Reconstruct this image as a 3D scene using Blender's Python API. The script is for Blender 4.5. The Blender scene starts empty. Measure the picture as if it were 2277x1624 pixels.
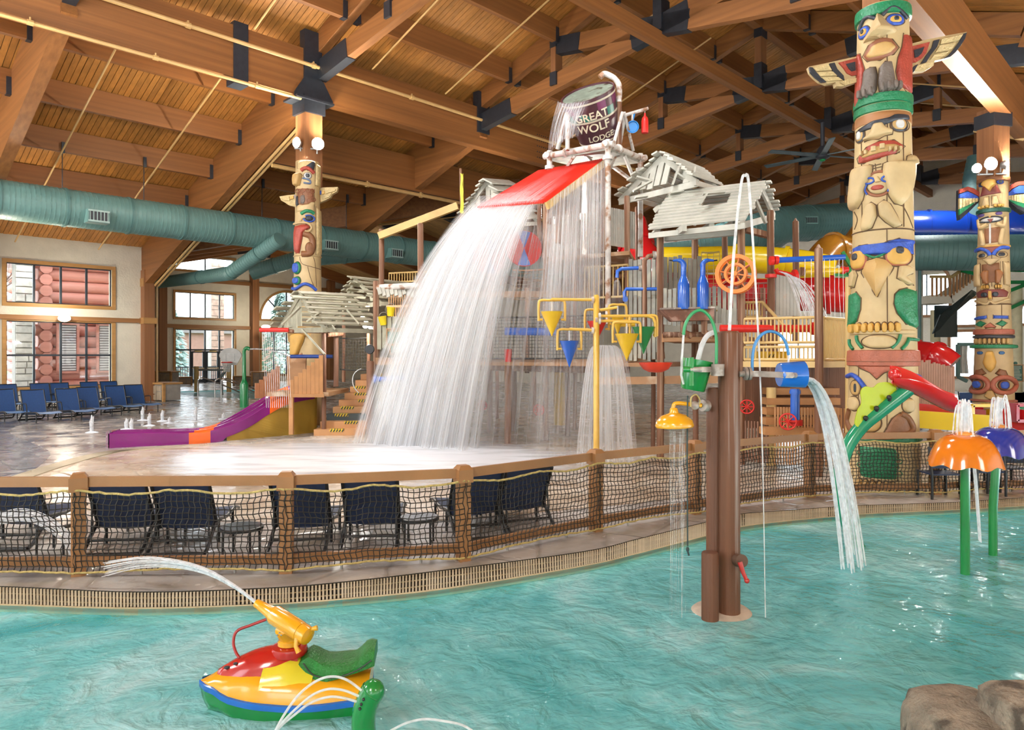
import bpy, bmesh, math, random
from mathutils import Vector, Matrix, geometry
random.seed(7)
V = Vector
PI = math.pi
SC = bpy.context.scene
COL = SC.collection
F, CX, HY = 1600.0, 1138.5, 788.0

# ------------------------------------------------------------------ camera, sky, lamps, exposure
cam_data = bpy.data.cameras.new('camera')
cam = bpy.data.objects.new('camera', cam_data)
COL.objects.link(cam)
cam.location = (0, 0, 2)
cam.rotation_euler = (PI/2, 0, 0)
cam_data.sensor_width = 36
cam_data.lens = 36*F/2277
cam_data.shift_y = -24/2277
cam_data.clip_end = 400
SC.camera = cam
SC.view_settings.view_transform = 'Standard'
SC.view_settings.look = 'None'
SC.view_settings.gamma = 1
SC.view_settings.use_curve_mapping = False
SC.view_settings.exposure = 0.02

world = bpy.data.worlds.new('overcast_sky')
SC.world = world
world.use_nodes = True
wn = world.node_tree.nodes['Background']
wn.inputs[0].default_value = (0.86, 0.93, 1.0, 1)
wn.inputs[1].default_value = 6.6
SC.cycles.max_bounces = 6
SC.cycles.diffuse_bounces = 3
SC.cycles.glossy_bounces = 2
SC.cycles.transparent_max_bounces = 16
SC.cycles.use_adaptive_sampling = True
SC.cycles.adaptive_threshold = .15
SC.cycles.use_light_tree = False
SC.cycles.sample_clamp_indirect = 4
SC.cycles.caustics_reflective = False
SC.cycles.caustics_refractive = False


def lamp(kind, loc, power, color, target=None, size=1.0, spot=100, blend=.6, name='lamp_or_fill'):
    ld = bpy.data.lights.new(name, kind)
    ld.energy = power
    ld.color = color
    if kind == 'AREA':
        ld.size = size
    else:
        ld.shadow_soft_size = size
    if kind == 'SPOT':
        ld.spot_size = math.radians(spot)
        ld.spot_blend = blend
    o = bpy.data.objects.new(name, ld)
    COL.objects.link(o)
    o.location = loc
    if target is not None:
        o.rotation_euler = (V(target)-V(loc)).to_track_quat('-Z', 'Y').to_euler()
    return o


WARM = (1, .88, .69)
WHITE = (1, .97, .93)
COOL = (.96, .98, 1)


def UV(u, v, z=0.0):
    """building grid: u runs along the hall, v across it"""
    return V((.698*u-.716*v, .716*u+.698*v, z))


# the hall's flood lamps on the columns behind the viewer, shining into the hall
lamp('AREA', UV(-7, -2, 7.5), 800, WHITE, UV(11, 6, 3.0), 3.0)
lamp('AREA', UV(-6, 12, 8.0), 1050, WHITE, UV(11, 14, 3.0), 3.0)
lamp('AREA', UV(-4, 22, 6.5), 900, WHITE, UV(9, 25, 3.0), 3.0)
lamp('AREA', UV(2, -8, 7.0), 450, WHITE, UV(16, 4, 3.0), 3.0)
for uu, vv, zz_ in ((26, 15, 9.6), (33, 8, 9.6), (38, 18, 9.0), (30, 24, 8.0)):  # unseen high spots added to brighten the dark far hall
    lamp('SPOT', UV(uu, vv, zz_), 700, COOL, UV(uu+1, vv, 0), .2, 150, .8)
for vv in (4, 14, 24):  # added spots, no fixtures, lifting the unlit end wall
    lamp('SPOT', UV(37, vv, 8.2), 520, WHITE, UV(45, vv, 4), .2, 130, .9)
# unseen area lights added above the frame to brighten the play area
lamp('AREA', UV(4, 11, 10.4), 520, COOL, UV(13, 14, 0), 2.0)
lamp('AREA', UV(9, 7, 10.2), 330, COOL, UV(13, 9, 0), 2.0)


# ------------------------------------------------------------------ helpers
def P(px, py, d):
    return V(((px-CX)/F*d, d, 2+(HY-py)/F*d))


def G(px, py, z=0.0):
    d = (2-z)*F/(py-HY)
    return V(((px-CX)/F*d, d, z))


class MB:
    """collects shapes and links them as one mesh object"""
    def __init__(s):
        s.v = []
        s.f = []

    def add(s, vs, fs):
        n = len(s.v)
        s.v.extend([V(p) for p in vs])
        s.f.extend([tuple(i+n for i in f) for f in fs])
        return s

    def box(s, c, sx, sy, sz, rot=None):
        m = rot or Matrix.Identity(3)
        c = V(c)
        vs = [c+m @ V((x*sx/2, y*sy/2, z*sz/2)) for z in (-1, 1) for y in (-1, 1) for x in (-1, 1)]
        return s.add(vs, [(0, 2, 3, 1), (4, 5, 7, 6), (0, 1, 5, 4), (2, 6, 7, 3), (0, 4, 6, 2), (1, 3, 7, 5)])

    def beam(s, a, b, w, h, up=(0, 0, 1), off=0.0):
        """bar from a to b, w across, h along up; off shifts along up"""
        a, b = V(a), V(b)
        t = (b-a).normalized()
        up = V(up)
        side = t.cross(up)
        if side.length < 1e-5:
            side = t.cross(V((0, 1, 0)))
        side.normalize()
        n = side.cross(t).normalized()
        o = n*off
        vs = []
        for p in (a, b):
            for y, x in ((-1, -1), (-1, 1), (1, 1), (1, -1)):
                vs.append(p+o+side*(x*w/2)+n*(y*h/2))
        return s.add(vs, [(3, 2, 1, 0), (4, 5, 6, 7), (0, 1, 5, 4), (1, 2, 6, 5), (2, 3, 7, 6), (3, 0, 4, 7)])

    def tube(s, pts, r, n=10, caps=True, closed=False, flat=None):
        pts = [V(p) for p in pts]
        k = len(pts)
        rs = list(r) if hasattr(r, '__len__') else [r]*k
        base = len(s.v)
        prev = None
        for i, p in enumerate(pts):
            if closed:
                t = pts[(i+1) % k]-pts[i-1]
            else:
                t = pts[min(i+1, k-1)]-pts[max(i-1, 0)]
            if t.length < 1e-9:
                t = V((0, 0, 1))
            t.normalize()
            if prev is None:
                a = V((0, 0, 1)) if abs(t.z) < .9 else V((0, 1, 0))
                x = t.cross(a).normalized()
            else:
                x = prev-t*prev.dot(t)
                if x.length < 1e-6:
                    x = t.cross(V((0, 0, 1)))
                x.normalize()
            prev = x
            y = t.cross(x)
            for j in range(n):
                q = 2*PI*j/n
                s.v.append(p+(x*math.cos(q)+y*math.sin(q))*rs[i])
        for i in range(k if closed else k-1):
            for j in range(n):
                a = base+i*n+j
                b = base+i*n+(j+1) % n
                c = base+((i+1) % k)*n+(j+1) % n
                d = base+((i+1) % k)*n+j
                s.f.append((a, d, c, b))
        if caps and not closed:
            s.f.append(tuple(base+j for j in range(n)))
            s.f.append(tuple(base+(k-1)*n+j for j in reversed(range(n))))
        return s

    def cyl(s, a, b, r, r2=None, n=14):
        return s.tube([a, b], [r, r if r2 is None else r2], n)

    def lathe(s, prof, o, axis=(0, 0, 1), n=20, up=None):
        """prof = [(radius, distance along axis)]"""
        o, ax = V(o), V(axis).normalized()
        a = V((0, 0, 1)) if abs(ax.z) < .9 else V((1, 0, 0))
        x = ax.cross(a).normalized()
        y = ax.cross(x)
        base = len(s.v)
        for r, h in prof:
            for j in range(n):
                q = 2*PI*j/n
                s.v.append(o+ax*h+(x*math.cos(q)+y*math.sin(q))*max(r, 1e-4))
        for i in range(len(prof)-1):
            for j in range(n):
                s.f.append((base+i*n+j, base+i*n+(j+1) % n, base+(i+1)*n+(j+1) % n, base+(i+1)*n+j))
        s.f.append(tuple(base+j for j in reversed(range(n))))
        k = base+(len(prof)-1)*n
        s.f.append(tuple(k+j for j in range(n)))
        return s

    def prism(s, poly, m, t):
        """2-d polygon (x, y) put through matrix m and thickened by t along its local z"""
        n = len(poly)
        vs = [m @ V((x, y, 0)) for x, y in poly]+[m @ V((x, y, t)) for x, y in poly]
        fs = [tuple(reversed(range(n))), tuple(range(n, 2*n))]
        fs += [(i, (i+1) % n, n+(i+1) % n, n+i) for i in range(n)]
        return s.add(vs, fs)

    def strip(s, rows, t=0.0):
        """grid surface from rows of points; t gives it thickness along the normal of each row start"""
        nr, nc = len(rows), len(rows[0])
        base = len(s.v)
        for r in rows:
            s.v.extend([V(p) for p in r])
        fs = [(base+i*nc+j, base+i*nc+j+1, base+(i+1)*nc+j+1, base+(i+1)*nc+j) for i in range(nr-1) for j in range(nc-1)]
        s.f.extend(fs)
        if t:
            b2 = len(s.v)
            for i in range(nr):
                for j in range(nc):
                    p = s.v[base+i*nc+j]
                    du = s.v[base+min(i+1, nr-1)*nc+j]-s.v[base+max(i-1, 0)*nc+j]
                    dv = s.v[base+i*nc+min(j+1, nc-1)]-s.v[base+i*nc+max(j-1, 0)]
                    nn = du.cross(dv)
                    if nn.length > 1e-9:
                        nn.normalize()
                    s.v.append(p+nn*t)
            s.f.extend([tuple(reversed([q-base+b2 for q in f])) for f in fs])
            edge = [(0, j) for j in range(nc)]+[(i, nc-1) for i in range(1, nr)]+[(nr-1, j) for j in range(nc-2, -1, -1)]+[(i, 0) for i in range(nr-2, 0, -1)]
            for q in range(len(edge)):
                a, b = edge[q], edge[(q+1) % len(edge)]
                ia, ib = a[0]*nc+a[1], b[0]*nc+b[1]
                s.f.append((base+ib, base+ia, b2+ia, b2+ib))
        return s

    def ball(s, c, rx, ry=None, rz=None, n=14, m=9, rot=None):
        ry = rx if ry is None else ry
        rz = rx if rz is None else rz
        c = V(c)
        R = rot or Matrix.Identity(3)
        base = len(s.v)
        for i in range(m+1):
            a = PI*i/m
            for j in range(n):
                q = 2*PI*j/n
                s.v.append(c+R @ V((rx*math.sin(a)*math.cos(q), ry*math.sin(a)*math.sin(q), -rz*math.cos(a))))
        for i in range(m):
            for j in range(n):
                s.f.append((base+i*n+j, base+i*n+(j+1) % n, base+(i+1)*n+(j+1) % n, base+(i+1)*n+j))
        return s

    def build(s, name, mat, parent=None, smooth=None, kind=None, at=None, label=None):
        """world-space shapes become one object; its origin goes to its parent's origin or to at"""
        me = bpy.data.meshes.new(name)
        org = V(at) if at is not None else V((0, 0, 0))
        q = parent
        base = V((0, 0, 0))
        while q is not None:
            base = base+V(q.location)
            q = q.parent
        if parent is None and at is None and s.v:
            lo = [min(p[i] for p in s.v) for i in range(3)]
            hi = [max(p[i] for p in s.v) for i in range(3)]
            org = V(((lo[0]+hi[0])/2, (lo[1]+hi[1])/2, lo[2]))
        if parent is not None and at is None:
            org = base
        me.from_pydata([tuple(p-org) for p in s.v], [], s.f)
        me.materials.append(mat)
        if smooth is not None:
            me.polygons.foreach_set('use_smooth', [True]*len(me.polygons))
            me.set_sharp_from_angle(angle=math.radians(smooth))
        me.update()
        o = bpy.data.objects.new(name, me)
        COL.objects.link(o)
        if parent is not None:
            o.parent = parent
        o.location = org-base
        if kind:
            o['kind'] = kind
        if label:
            o['label'] = label
        return o


def tag(o, label=None, cat=None, group=None, kind=None):
    if label:
        o['label'] = label
    if cat:
        o['category'] = cat
    if group:
        o['group'] = group
    if kind:
        o['kind'] = kind
    return o


def empty(name, loc, label=None, cat=None, group=None, kind=None, rz=0.0):
    o = bpy.data.objects.new(name, None)
    COL.objects.link(o)
    o.location = loc
    o.rotation_euler.z = rz
    o.empty_display_size = .1
    return tag(o, label, cat, group, kind)


def kids(o):
    return [c for c in bpy.data.objects if c.parent == o]


def copy_tree(o, parent=None, loc=None, rz=None):
    c = o.copy()
    COL.objects.link(c)
    c.parent = parent
    if loc is not None:
        c.location = loc
    if rz is not None:
        c.rotation_euler.z = rz
    for ch in TREE.get(o.name, kids(o)):
        copy_tree(ch, c)
    return c


TREE = {}


def rz3(a):
    return Matrix.Rotation(a, 3, 'Z')


def arc(c, r, a0, a1, n, ax=(1, 0, 0), ay=(0, 0, 1)):
    c, ax, ay = V(c), V(ax), V(ay)
    return [c+ax*(r*math.cos(a0+(a1-a0)*i/n))+ay*(r*math.sin(a0+(a1-a0)*i/n)) for i in range(n+1)]


def spline(pts, n=8, closed=False):
    """Catmull-Rom through points of any dimension"""
    pts = [V(p) for p in pts]
    out = []
    k = len(pts)
    rng = range(k) if closed else range(k-1)
    for i in rng:
        if closed:
            p0, p1, p2, p3 = pts[i-1], pts[i], pts[(i+1) % k], pts[(i+2) % k]
        else:
            p0, p1, p2, p3 = pts[max(i-1, 0)], pts[i], pts[i+1], pts[min(i+2, k-1)]
        for j in range(n):
            t = j/n
            out.append(.5*((2*p1)+(p2-p0)*t+(2*p0-5*p1+4*p2-p3)*t*t+(3*p1-p0-3*p2+p3)*t**3))
    if not closed:
        out.append(pts[-1])
    return out


def lerp(a, b, t):
    return a+(b-a)*t


# ------------------------------------------------------------------ materials
MATS = {}


def M(name, col, rough=.5, var=.12, scale=4.0, bump=0.0, bscale=30.0, metal=0.0, grain=None, island=0.0, wear=None, wearamt=.5, coat=0.0, alpha=None, stretch=None):
    """one procedural material: noise-varied colour, optional wood grain along an axis, wear colour, bump and per-piece variation"""
    if name in MATS:
        return MATS[name]
    m = bpy.data.materials.new(name)
    m.use_nodes = True
    nt = m.node_tree
    N, L = nt.nodes, nt.links
    b = N['Principled BSDF']
    b.inputs['Roughness'].default_value = rough
    b.inputs['Metallic'].default_value = metal
    if coat:
        b.inputs['Coat Weight'].default_value = coat
        b.inputs['Coat Roughness'].default_value = .08
    tc = N.new('ShaderNodeTexCoord')
    mp = N.new('ShaderNodeMapping')
    L.new(tc.outputs['Object'], mp.inputs[0])
    if grain is not None:
        rz, axis = grain
        mp0 = N.new('ShaderNodeMapping')
        mp0.vector_type = 'TEXTURE'
        mp0.inputs['Rotation'].default_value = (0, 0, rz)
        L.new(tc.outputs['Object'], mp0.inputs[0])
        L.new(mp0.outputs[0], mp.inputs[0])
        sc = [9.0, 9.0, 9.0]
        sc['xyz'.index(axis)] = .2
        mp.inputs['Scale'].default_value = sc
    elif stretch:
        mp.inputs['Scale'].default_value = stretch
    no = N.new('ShaderNodeTexNoise')
    no.inputs['Scale'].default_value = scale
    no.inputs['Detail'].default_value = 5
    L.new(mp.outputs[0], no.inputs['Vector'])
    rp = N.new('ShaderNodeValToRGB')
    c = V(col[:3])
    lo, hi = c*(1-var), c*(1+var)
    rp.color_ramp.elements[0].position = .3
    rp.color_ramp.elements[1].position = .7
    rp.color_ramp.elements[0].color = (*lo, 1)
    rp.color_ramp.elements[1].color = (min(hi[0], 1), min(hi[1], 1), min(hi[2], 1), 1)
    L.new(no.outputs['Fac'], rp.inputs[0])
    out = rp.outputs[0]
    if wear is not None:
        nw = N.new('ShaderNodeTexNoise')
        nw.inputs['Scale'].default_value = scale*.7+1
        nw.inputs['Detail'].default_value = 8
        L.new(mp.outputs[0], nw.inputs['Vector'])
        rw = N.new('ShaderNodeValToRGB')
        rw.color_ramp.elements[0].position = .62-.25*wearamt
        rw.color_ramp.elements[1].position = .72-.2*wearamt
        L.new(nw.outputs['Fac'], rw.inputs[0])
        mx = N.new('ShaderNodeMix')
        mx.data_type = 'RGBA'
        L.new(rw.outputs[0], mx.inputs[0])
        L.new(out, mx.inputs[6])
        mx.inputs[7].default_value = (*wear[:3], 1)
        out = mx.outputs[2]
    if island:
        ge = N.new('ShaderNodeNewGeometry')
        hs = N.new('ShaderNodeHueSaturation')
        mr = N.new('ShaderNodeMapRange')
        mr.inputs[3].default_value = 1-island
        mr.inputs[4].default_value = 1+island
        L.new(ge.outputs['Random Per Island'], mr.inputs[0])
        L.new(mr.outputs[0], hs.inputs['Value'])
        L.new(out, hs.inputs['Color'])
        out = hs.outputs[0]
    L.new(out, b.inputs['Base Color'])
    if bump:
        nb = N.new('ShaderNodeTexNoise')
        nb.inputs['Scale'].default_value = bscale
        nb.inputs['Detail'].default_value = 4
        L.new(mp.outputs[0] if (grain or stretch) else tc.outputs['Object'], nb.inputs['Vector'])
        bu = N.new('ShaderNodeBump')
        bu.inputs['Strength'].default_value = bump
        bu.inputs['Distance'].default_value = .03
        L.new(nb.outputs['Fac'], bu.inputs['Height'])
        L.new(bu.outputs[0], b.inputs['Normal'])
    if alpha is not None:
        b.inputs['Alpha'].default_value = alpha
    MATS[name] = m
    return m


def emit(name, col, strength):
    m = bpy.data.materials.new(name)
    m.use_nodes = True
    b = m.node_tree.nodes['Principled BSDF']
    b.inputs['Base Color'].default_value = (.9, .9, .9, 1)
    b.inputs['Emission Color'].default_value = (*col, 1)
    b.inputs['Emission Strength'].default_value = strength
    MATS[name] = m
    return m


def water_mat(name, dens=.5, sx=40.0, sz=1.2, col=(.93, .95, .98), lo=.35, hi=.75, edge=False, axis='z'):
    """streaky falling water: white scattering threads with gaps between them"""
    m = bpy.data.materials.new(name)
    m.use_nodes = True
    nt = m.node_tree
    N, L = nt.nodes, nt.links
    b = N['Principled BSDF']
    b.inputs['Base Color'].default_value = (*col, 1)
    b.inputs['Roughness'].default_value = .35
    b.inputs['Subsurface Weight'].default_value = 0
    out = N['Material Output']
    tr = N.new('ShaderNodeBsdfTransparent')
    tl = N.new('ShaderNodeBsdfTranslucent')
    tl.inputs[0].default_value = (*col, 1)
    m1 = N.new('ShaderNodeMixShader')
    m1.inputs[0].default_value = .5
    L.new(b.outputs[0], m1.inputs[1])
    L.new(tl.outputs[0], m1.inputs[2])
    tc = N.new('ShaderNodeTexCoord')
    mp = N.new('ShaderNodeMapping')
    mp.inputs['Scale'].default_value = (sx, sx, sz) if axis == 'z' else ((sz, sx, sx) if axis == 'x' else (sx, sx, sx))
    L.new(tc.outputs['UV'] if axis == 'uv' else tc.outputs['Object'], mp.inputs[0])
    if axis == 'uv':
        mp.inputs['Scale'].default_value = (sx, sz, 1)
    no = N.new('ShaderNodeTexNoise')
    no.inputs['Scale'].default_value = 1
    no.inputs['Detail'].default_value = 3
    L.new(mp.outputs[0], no.inputs['Vector'])
    mr = N.new('ShaderNodeMapRange')
    mr.inputs[1].default_value = lo
    mr.inputs[2].default_value = hi
    mr.inputs[3].default_value = 0
    mr.inputs[4].default_value = dens
    L.new(no.outputs['Fac'], mr.inputs[0])
    fac = mr.outputs[0]
    if edge:
        at = N.new('ShaderNodeAttribute')
        at.attribute_name = 'thin'
        mu = N.new('ShaderNodeMath')
        mu.operation = 'MULTIPLY'
        L.new(fac, mu.inputs[0])
        L.new(at.outputs['Fac'], mu.inputs[1])
        fac = mu.outputs[0]
    m2 = N.new('ShaderNodeMixShader')
    L.new(fac, m2.inputs[0])
    L.new(tr.outputs[0], m2.inputs[1])
    L.new(m1.outputs[0], m2.inputs[2])
    L.new(m2.outputs[0], out.inputs[0])
    MATS[name] = m
    return m


GU = math.atan2(.716, .698)        # heading of the u axis
glulam = M('glulam wood', (.26, .10, .026), .55, .22, 1.0, .1, 8, grain=(GU, 'x'))
glulam_v = M('glulam wood across', (.28, .11, .03), .55, .22, 1.0, .1, 8, grain=(GU, 'y'))
post_wood = M('column wood', (.27, .115, .045), .5, .2, 1.0, .1, 8, grain=(0, 'z'))
trim_wood = M('trim wood', (.30, .14, .05), .5, .15, 1.0, grain=(GU, 'x'))
oak = M('oak trim', (.45, .24, .08), .45, .15, 1.0, grain=(GU, 'x'))
plank_wood = M('roof plank wood', (.44, .19, .042), .5, .2, 1.0, .15, 6, grain=(GU, 'y'), island=.16)
black_steel = M('black steel', (.022, .026, .034), .45, .15, 8)
stucco = M('stucco', (.72, .68, .57), .85, .06, 2, .6, 14)
window_bar = M('window bar', (.03, .04, .055), .4)
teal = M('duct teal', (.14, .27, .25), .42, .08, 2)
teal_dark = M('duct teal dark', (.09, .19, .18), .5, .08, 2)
cream_pipe = M('sprinkler pipe', (.60, .38, .15), .4, .08)
steel = M('stainless steel', (.6, .6, .6), .22, .08, 5, metal=1)
galv = M('galvanised steel', (.35, .35, .34), .4, .2, 12, metal=.7)


def glass_mat():
    m = bpy.data.materials.new('window glass')
    m.use_nodes = True
    N, L = m.node_tree.nodes, m.node_tree.links
    tr = N.new('ShaderNodeBsdfTransparent')
    tr.inputs[0].default_value = (.96, .98, .98, 1)
    gl = N.new('ShaderNodeBsdfGlossy')
    gl.inputs['Roughness'].default_value = .02
    mx = N.new('ShaderNodeMixShader')
    mx.inputs[0].default_value = .06
    L.new(tr.outputs[0], mx.inputs[1])
    L.new(gl.outputs[0], mx.inputs[2])
    L.new(mx.outputs[0], N['Material Output'].inputs[0])
    return m


glass = glass_mat()


# ================================================================== SETTING
UR = V((.698, .716, 0))
VR = V((-.716, .698, 0))
GROT = rz3(GU)


def ubox(mb, u0, u1, v0, v1, z0, z1):
    return mb.box(UV((u0+u1)/2, (v0+v1)/2, (z0+z1)/2), u1-u0, v1-v0, z1-z0, GROT)


def zr(v):
    return 14.0-.34*abs(v-11.3)


def zg(u):
    return 10.1-.24*abs(u-24)


def vval(u):
    return 11.3+(14-zg(u))/.34


S = 'structure'
# ---- roof deck of narrow boards (thousands across the frame: joined, but real boards)
U0, U1 = -8.0, 45.0
mb = MB()
w = .16
u = U0
while u < U1:
    dz = random.uniform(-.006, .006)
    uc = u+w/2
    ve = 33.2 if (uc < 11.2 or uc > 36.8) else vval(uc)+.15
    for a, b in ((11.3, ve), (11.3, -12)):
        mb.beam(UV(uc, a, zr(a)+dz), UV(uc, b, zr(b)+dz), w-.016, .05)
    u += w
ceil = mb.build('ceiling', plank_wood)
tag(ceil, 'sloping ceiling of narrow honey-brown wooden boards over the hall', kind=S)
mb = MB()
for a, b in ((11.3, 33.2), (11.3, -12)):
    z = .06
    q = [UV(U0, a, zr(a)+z), UV(U1, a, zr(a)+z), UV(U1, b, zr(b)+z), UV(U0, b, zr(b)+z)]
    if b > 11.3:
        q = [UV(U0, a, zr(a)+z), UV(11.2, a, zr(a)+z), UV(11.2, b, zr(b)+z), UV(U0, b, zr(b)+z)]
        mb.add([UV(11.2, a, zr(a)+z), UV(24, a, zr(a)+z), UV(24, vval(24), zg(24)+z), UV(11.2, vval(11.2), zg(11.2)+z)], [(0, 1, 2, 3)])
        mb.add([UV(24, a, zr(a)+z), UV(36.8, a, zr(a)+z), UV(36.8, vval(36.8), zg(36.8)+z), UV(24, vval(24), zg(24)+z)], [(0, 1, 2, 3)])
        mb.add([UV(36.8, a, zr(a)+z), UV(U1, a, zr(a)+z), UV(U1, b, zr(b)+z), UV(36.8, b, zr(b)+z)], [(0, 1, 2, 3)])
    mb.add(q, [(0, 1, 2, 3)])
mb.add([UV(24, 22.4, zg(24)+.06), UV(24, 50.3, zg(24)+.06), UV(11.2, 50.3, zg(11.2)+.06), UV(11.2, 32, zg(11.2)+.06)], [(0, 1, 2, 3)])
mb.add([UV(24, 22.4, zg(24)+.06), UV(24, 50.3, zg(24)+.06), UV(36.8, 50.3, zg(36.8)+.06), UV(36.8, 32, zg(36.8)+.06)], [(0, 1, 2, 3)])
o = mb.build('roof_sheathing', M('roof sheathing', (.12, .06, .03), .8), kind=S)
mb = MB()
plank_wood2 = M('cross roof plank wood', (.46, .27, .10), .5, .22, 1.0, .15, 6, grain=(GU, 'x'), island=.18)
v = 22.6
while v < 50.2:
    vc = v+.09
    for sgn in (-1, 1):
        ue = 24+sgn*12.8
        if vc < vval(11.2):
            zz = 14-.34*(vc-11.3)
            ue = 24+sgn*min(12.8, (10.1-zz)/.24)
        if abs(ue-24) > .2:
            mb.beam(UV(24, vc, zg(24)), UV(ue, vc, zg(ue)), .164, .05)
    v += .18
tag(mb.build('ceiling_alcove', plank_wood2), 'lower cross-gabled ceiling of boards over the pool alcove', kind=S)

# ---- beams
UL = [-8, -1.6, 4.7, 11.2, 17.7, 24, 30.3, 36.6, 42.9]


def steel_plate(mb, a, b, w, h, up=(0, 0, 1), off=0.0):
    return mb.beam(a, b, w, h, up, off)


for name, v, z0, z1, ua, ub, lab in (
        ('girder', 18.9, 9.4, 10.8, -8, 45, 'deep glulam girder above the column with the twin floodlights'),
        ('girder', 3.7, 7.85, 8.95, 9, 45, 'glulam girder running onto the black-capped post of the smaller totem'),
        ('girder', 22.6, 8.4, 9.75, 11.4, 37, 'glulam header beam behind the lit totem column')):
    o = ubox(MB(), ua, ub, v-.18, v+.18, z0, z1).build(name, glulam)
    tag(o, lab, kind=S)
    if v == 18.9:
        m2 = MB()
        ubox(m2, 8.55, 8.95, v-.23, v+.23, z0-.16, z1+.1)
        m2.build('steel_strap', black_steel, o)
        for uc in (10.9, 17.7, 24.0):
            m2 = MB()
            ubox(m2, uc-.28, uc+.28, v-.25, v+.02, 9.9, 11.35)
            m2.build('steel_plate', black_steel, o)
        m2 = MB()
        for k in range(7):
            for j in range(5):
                m2.cyl(UV(20.6+k*.12, v-.2, 9.62+j*.22), UV(20.6+k*.12, v-.17, 9.62+j*.22), .022, n=6)
        m2.build('bolt_heads', black_steel, o, kind='stuff')
    if v == 22.6:
        m2 = MB()
        for k in range(7):
            for j in range(6):
                m2.cyl(UV(24.6+k*.14, v-.2, 8.62+j*.17), UV(24.6+k*.14, v-.17, 8.62+j*.17), .022, n=6)
        m2.build('bolt_heads', black_steel, o, kind='stuff')
        m2 = MB()
        ubox(m2, 24.9, 25.25, v-.28, v-.17, 9.4, 9.85)
        m2.build('steel_hanger', black_steel, o)
tag(ubox(MB(), 0, 45, 11.18, 11.42, 10.75, 11.15).build('tie_beam', glulam), 'level wooden tie beam linking the truss joints along the hall', kind=S)
tag(ubox(MB(), -8, 45, 11.15, 11.45, 13.3, 13.95).build('ridge_beam', glulam), 'ridge beam under the peak of the wooden roof', kind=S)

for i, uu in enumerate(UL):
    # aisle rafters
    for sgn in (1, -1):
        a, b = (18.9, 33) if sgn > 0 else (3.7, -11.8)
        if sgn > 0 and 11.5 < uu < 36.5:
            b = vval(uu)
        dep = 1.6 if sgn > 0 else .9
        o = MB().beam(UV(uu, a, zr(a)-dep/2-.1), UV(uu, b, zr(b)-dep/2-.1), .34, dep).build('rafter', glulam_v)
        tag(o, 'big sloping glulam rafter carrying the roof beams', kind=S)
    # truss
    t = empty('roof_truss', UV(uu, 11.3, 10.1), 'scissor truss of glulam timbers joined by black steel plates', kind=S)
    for sgn in (1, -1):
        def q(dv, z):
            return UV(uu+sgn*.0, 11.3+sgn*dv, z)
        MB().beam(q(7.6, zr(18.9)-.38), q(0, 14-.38), .26, .6).build('top_chord', glulam_v, t)
        MB().beam(q(7.6, 10.25), q(-3.9, 11.95), .24, .52).build('lower_chord', glulam_v, t)
        MB().beam(q(3.94, 10.78), q(3.94, 12.2), .2, .34, UR).build('strut', post_wood, t)
        mp = MB()
        mp.beam(q(7.7, 10.235), q(5.9, 10.5), .28, .56)
        mp.beam(q(.95, 11.23), q(-.95, 11.52), .28, .56)
        mp.beam(q(3.94, 10.68), q(3.94, 11.1), .26, .38, UR)
        mp.beam(q(3.94, 11.9), q(3.94, 12.4), .26, .38, UR)
        mp.beam(q(-2.9, 11.8), q(-3.9, 11.95), .28, .54)
        mp.build('steel_plate', black_steel, t)
    MB().beam(UV(uu, 11.3, 11.3), UV(uu, 11.3, 13.7), .24, .4, UR).build('king_post', post_wood, t)
    m2 = MB()
    m2.beam(UV(uu, 11.3, 11.2), UV(uu, 11.3, 12.1), .28, .44, UR)
    m2.beam(UV(uu, 11.3, 13.0), UV(uu, 11.3, 13.5), .28, .44, UR)
    m2.build('steel_plate', black_steel, t)
    # purlins of the bay up to the next frame
    if i+1 < len(UL):
        ua, ub = uu+.16, UL[i+1]-.16
        for v in (13.0, 15.1, 17.2, 21.3, 23.6, 25.85, 28.07, 30.3, 9.6, 7.4, 5.3, 1.5, -.8, -3, -5.3, -7.6):
            if v > 20 and uu > 11:
                zz = zr(v)
                if max(zg(max(ua, 11.2)) if ua < 24 else 0, zg(ub) if ub > 11.2 and ub < 24 else 0, zg(24) if ua <= 24.2 <= ub else 0) > zz+.4 or (ua >= 23.9 and zg(ua) > zz):
                    continue
            if uu > 36 and v > 20:
                continue
            dep = .68
            zc = zr(v)-dep/2-.03
            o = MB().box(UV((ua+ub)/2, v, zc), ub-ua, .17, dep, GROT).build('purlin', glulam)
            tag(o, kind=S)
            m2 = MB()
            for ue in (ua+.06, ub-.06):
                m2.box(UV(ue, v, zc-dep*.18), .14, .2, dep*.72, GROT)
            m2.build('steel_hanger', black_steel, o)
# valley beams and gable rafters of the alcove
for sgn in (-1, 1):
    o = MB().beam(UV(24, 22.8, 9.6), UV(24+sgn*12.6, vval(11.2), 6.6), .3, .9).build('valley_beam', glulam_v)
    tag(o, 'diagonal valley beam of the alcove roof', kind=S)
    for v in (29, 34, 39, 44, 49.3):
        ue = 24+sgn*12.6
        if v < 32:
            ue = 24+sgn*min(12.6, (10.1-(14-.34*(v-11.3)))/.24)
        o = MB().beam(UV(24, v, zg(24)-.4), UV(ue, v, zg(ue)-.4), .25, .75).build('alcove_rafter', glulam)
        tag(o, kind=S)
        m2 = MB()
        m2.beam(UV(24+sgn*.2, v, zg(24)-.42), UV(24+sgn*1.3, v, zg(24)-.7), .29, .8)
        m2.build('steel_plate', black_steel, o)
tag(ubox(MB(), 23.85, 24.15, 22.7, 50, 9.3, 10.05).build('ridge_beam', glulam_v), 'ridge beam of the alcove roof', kind=S)

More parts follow.
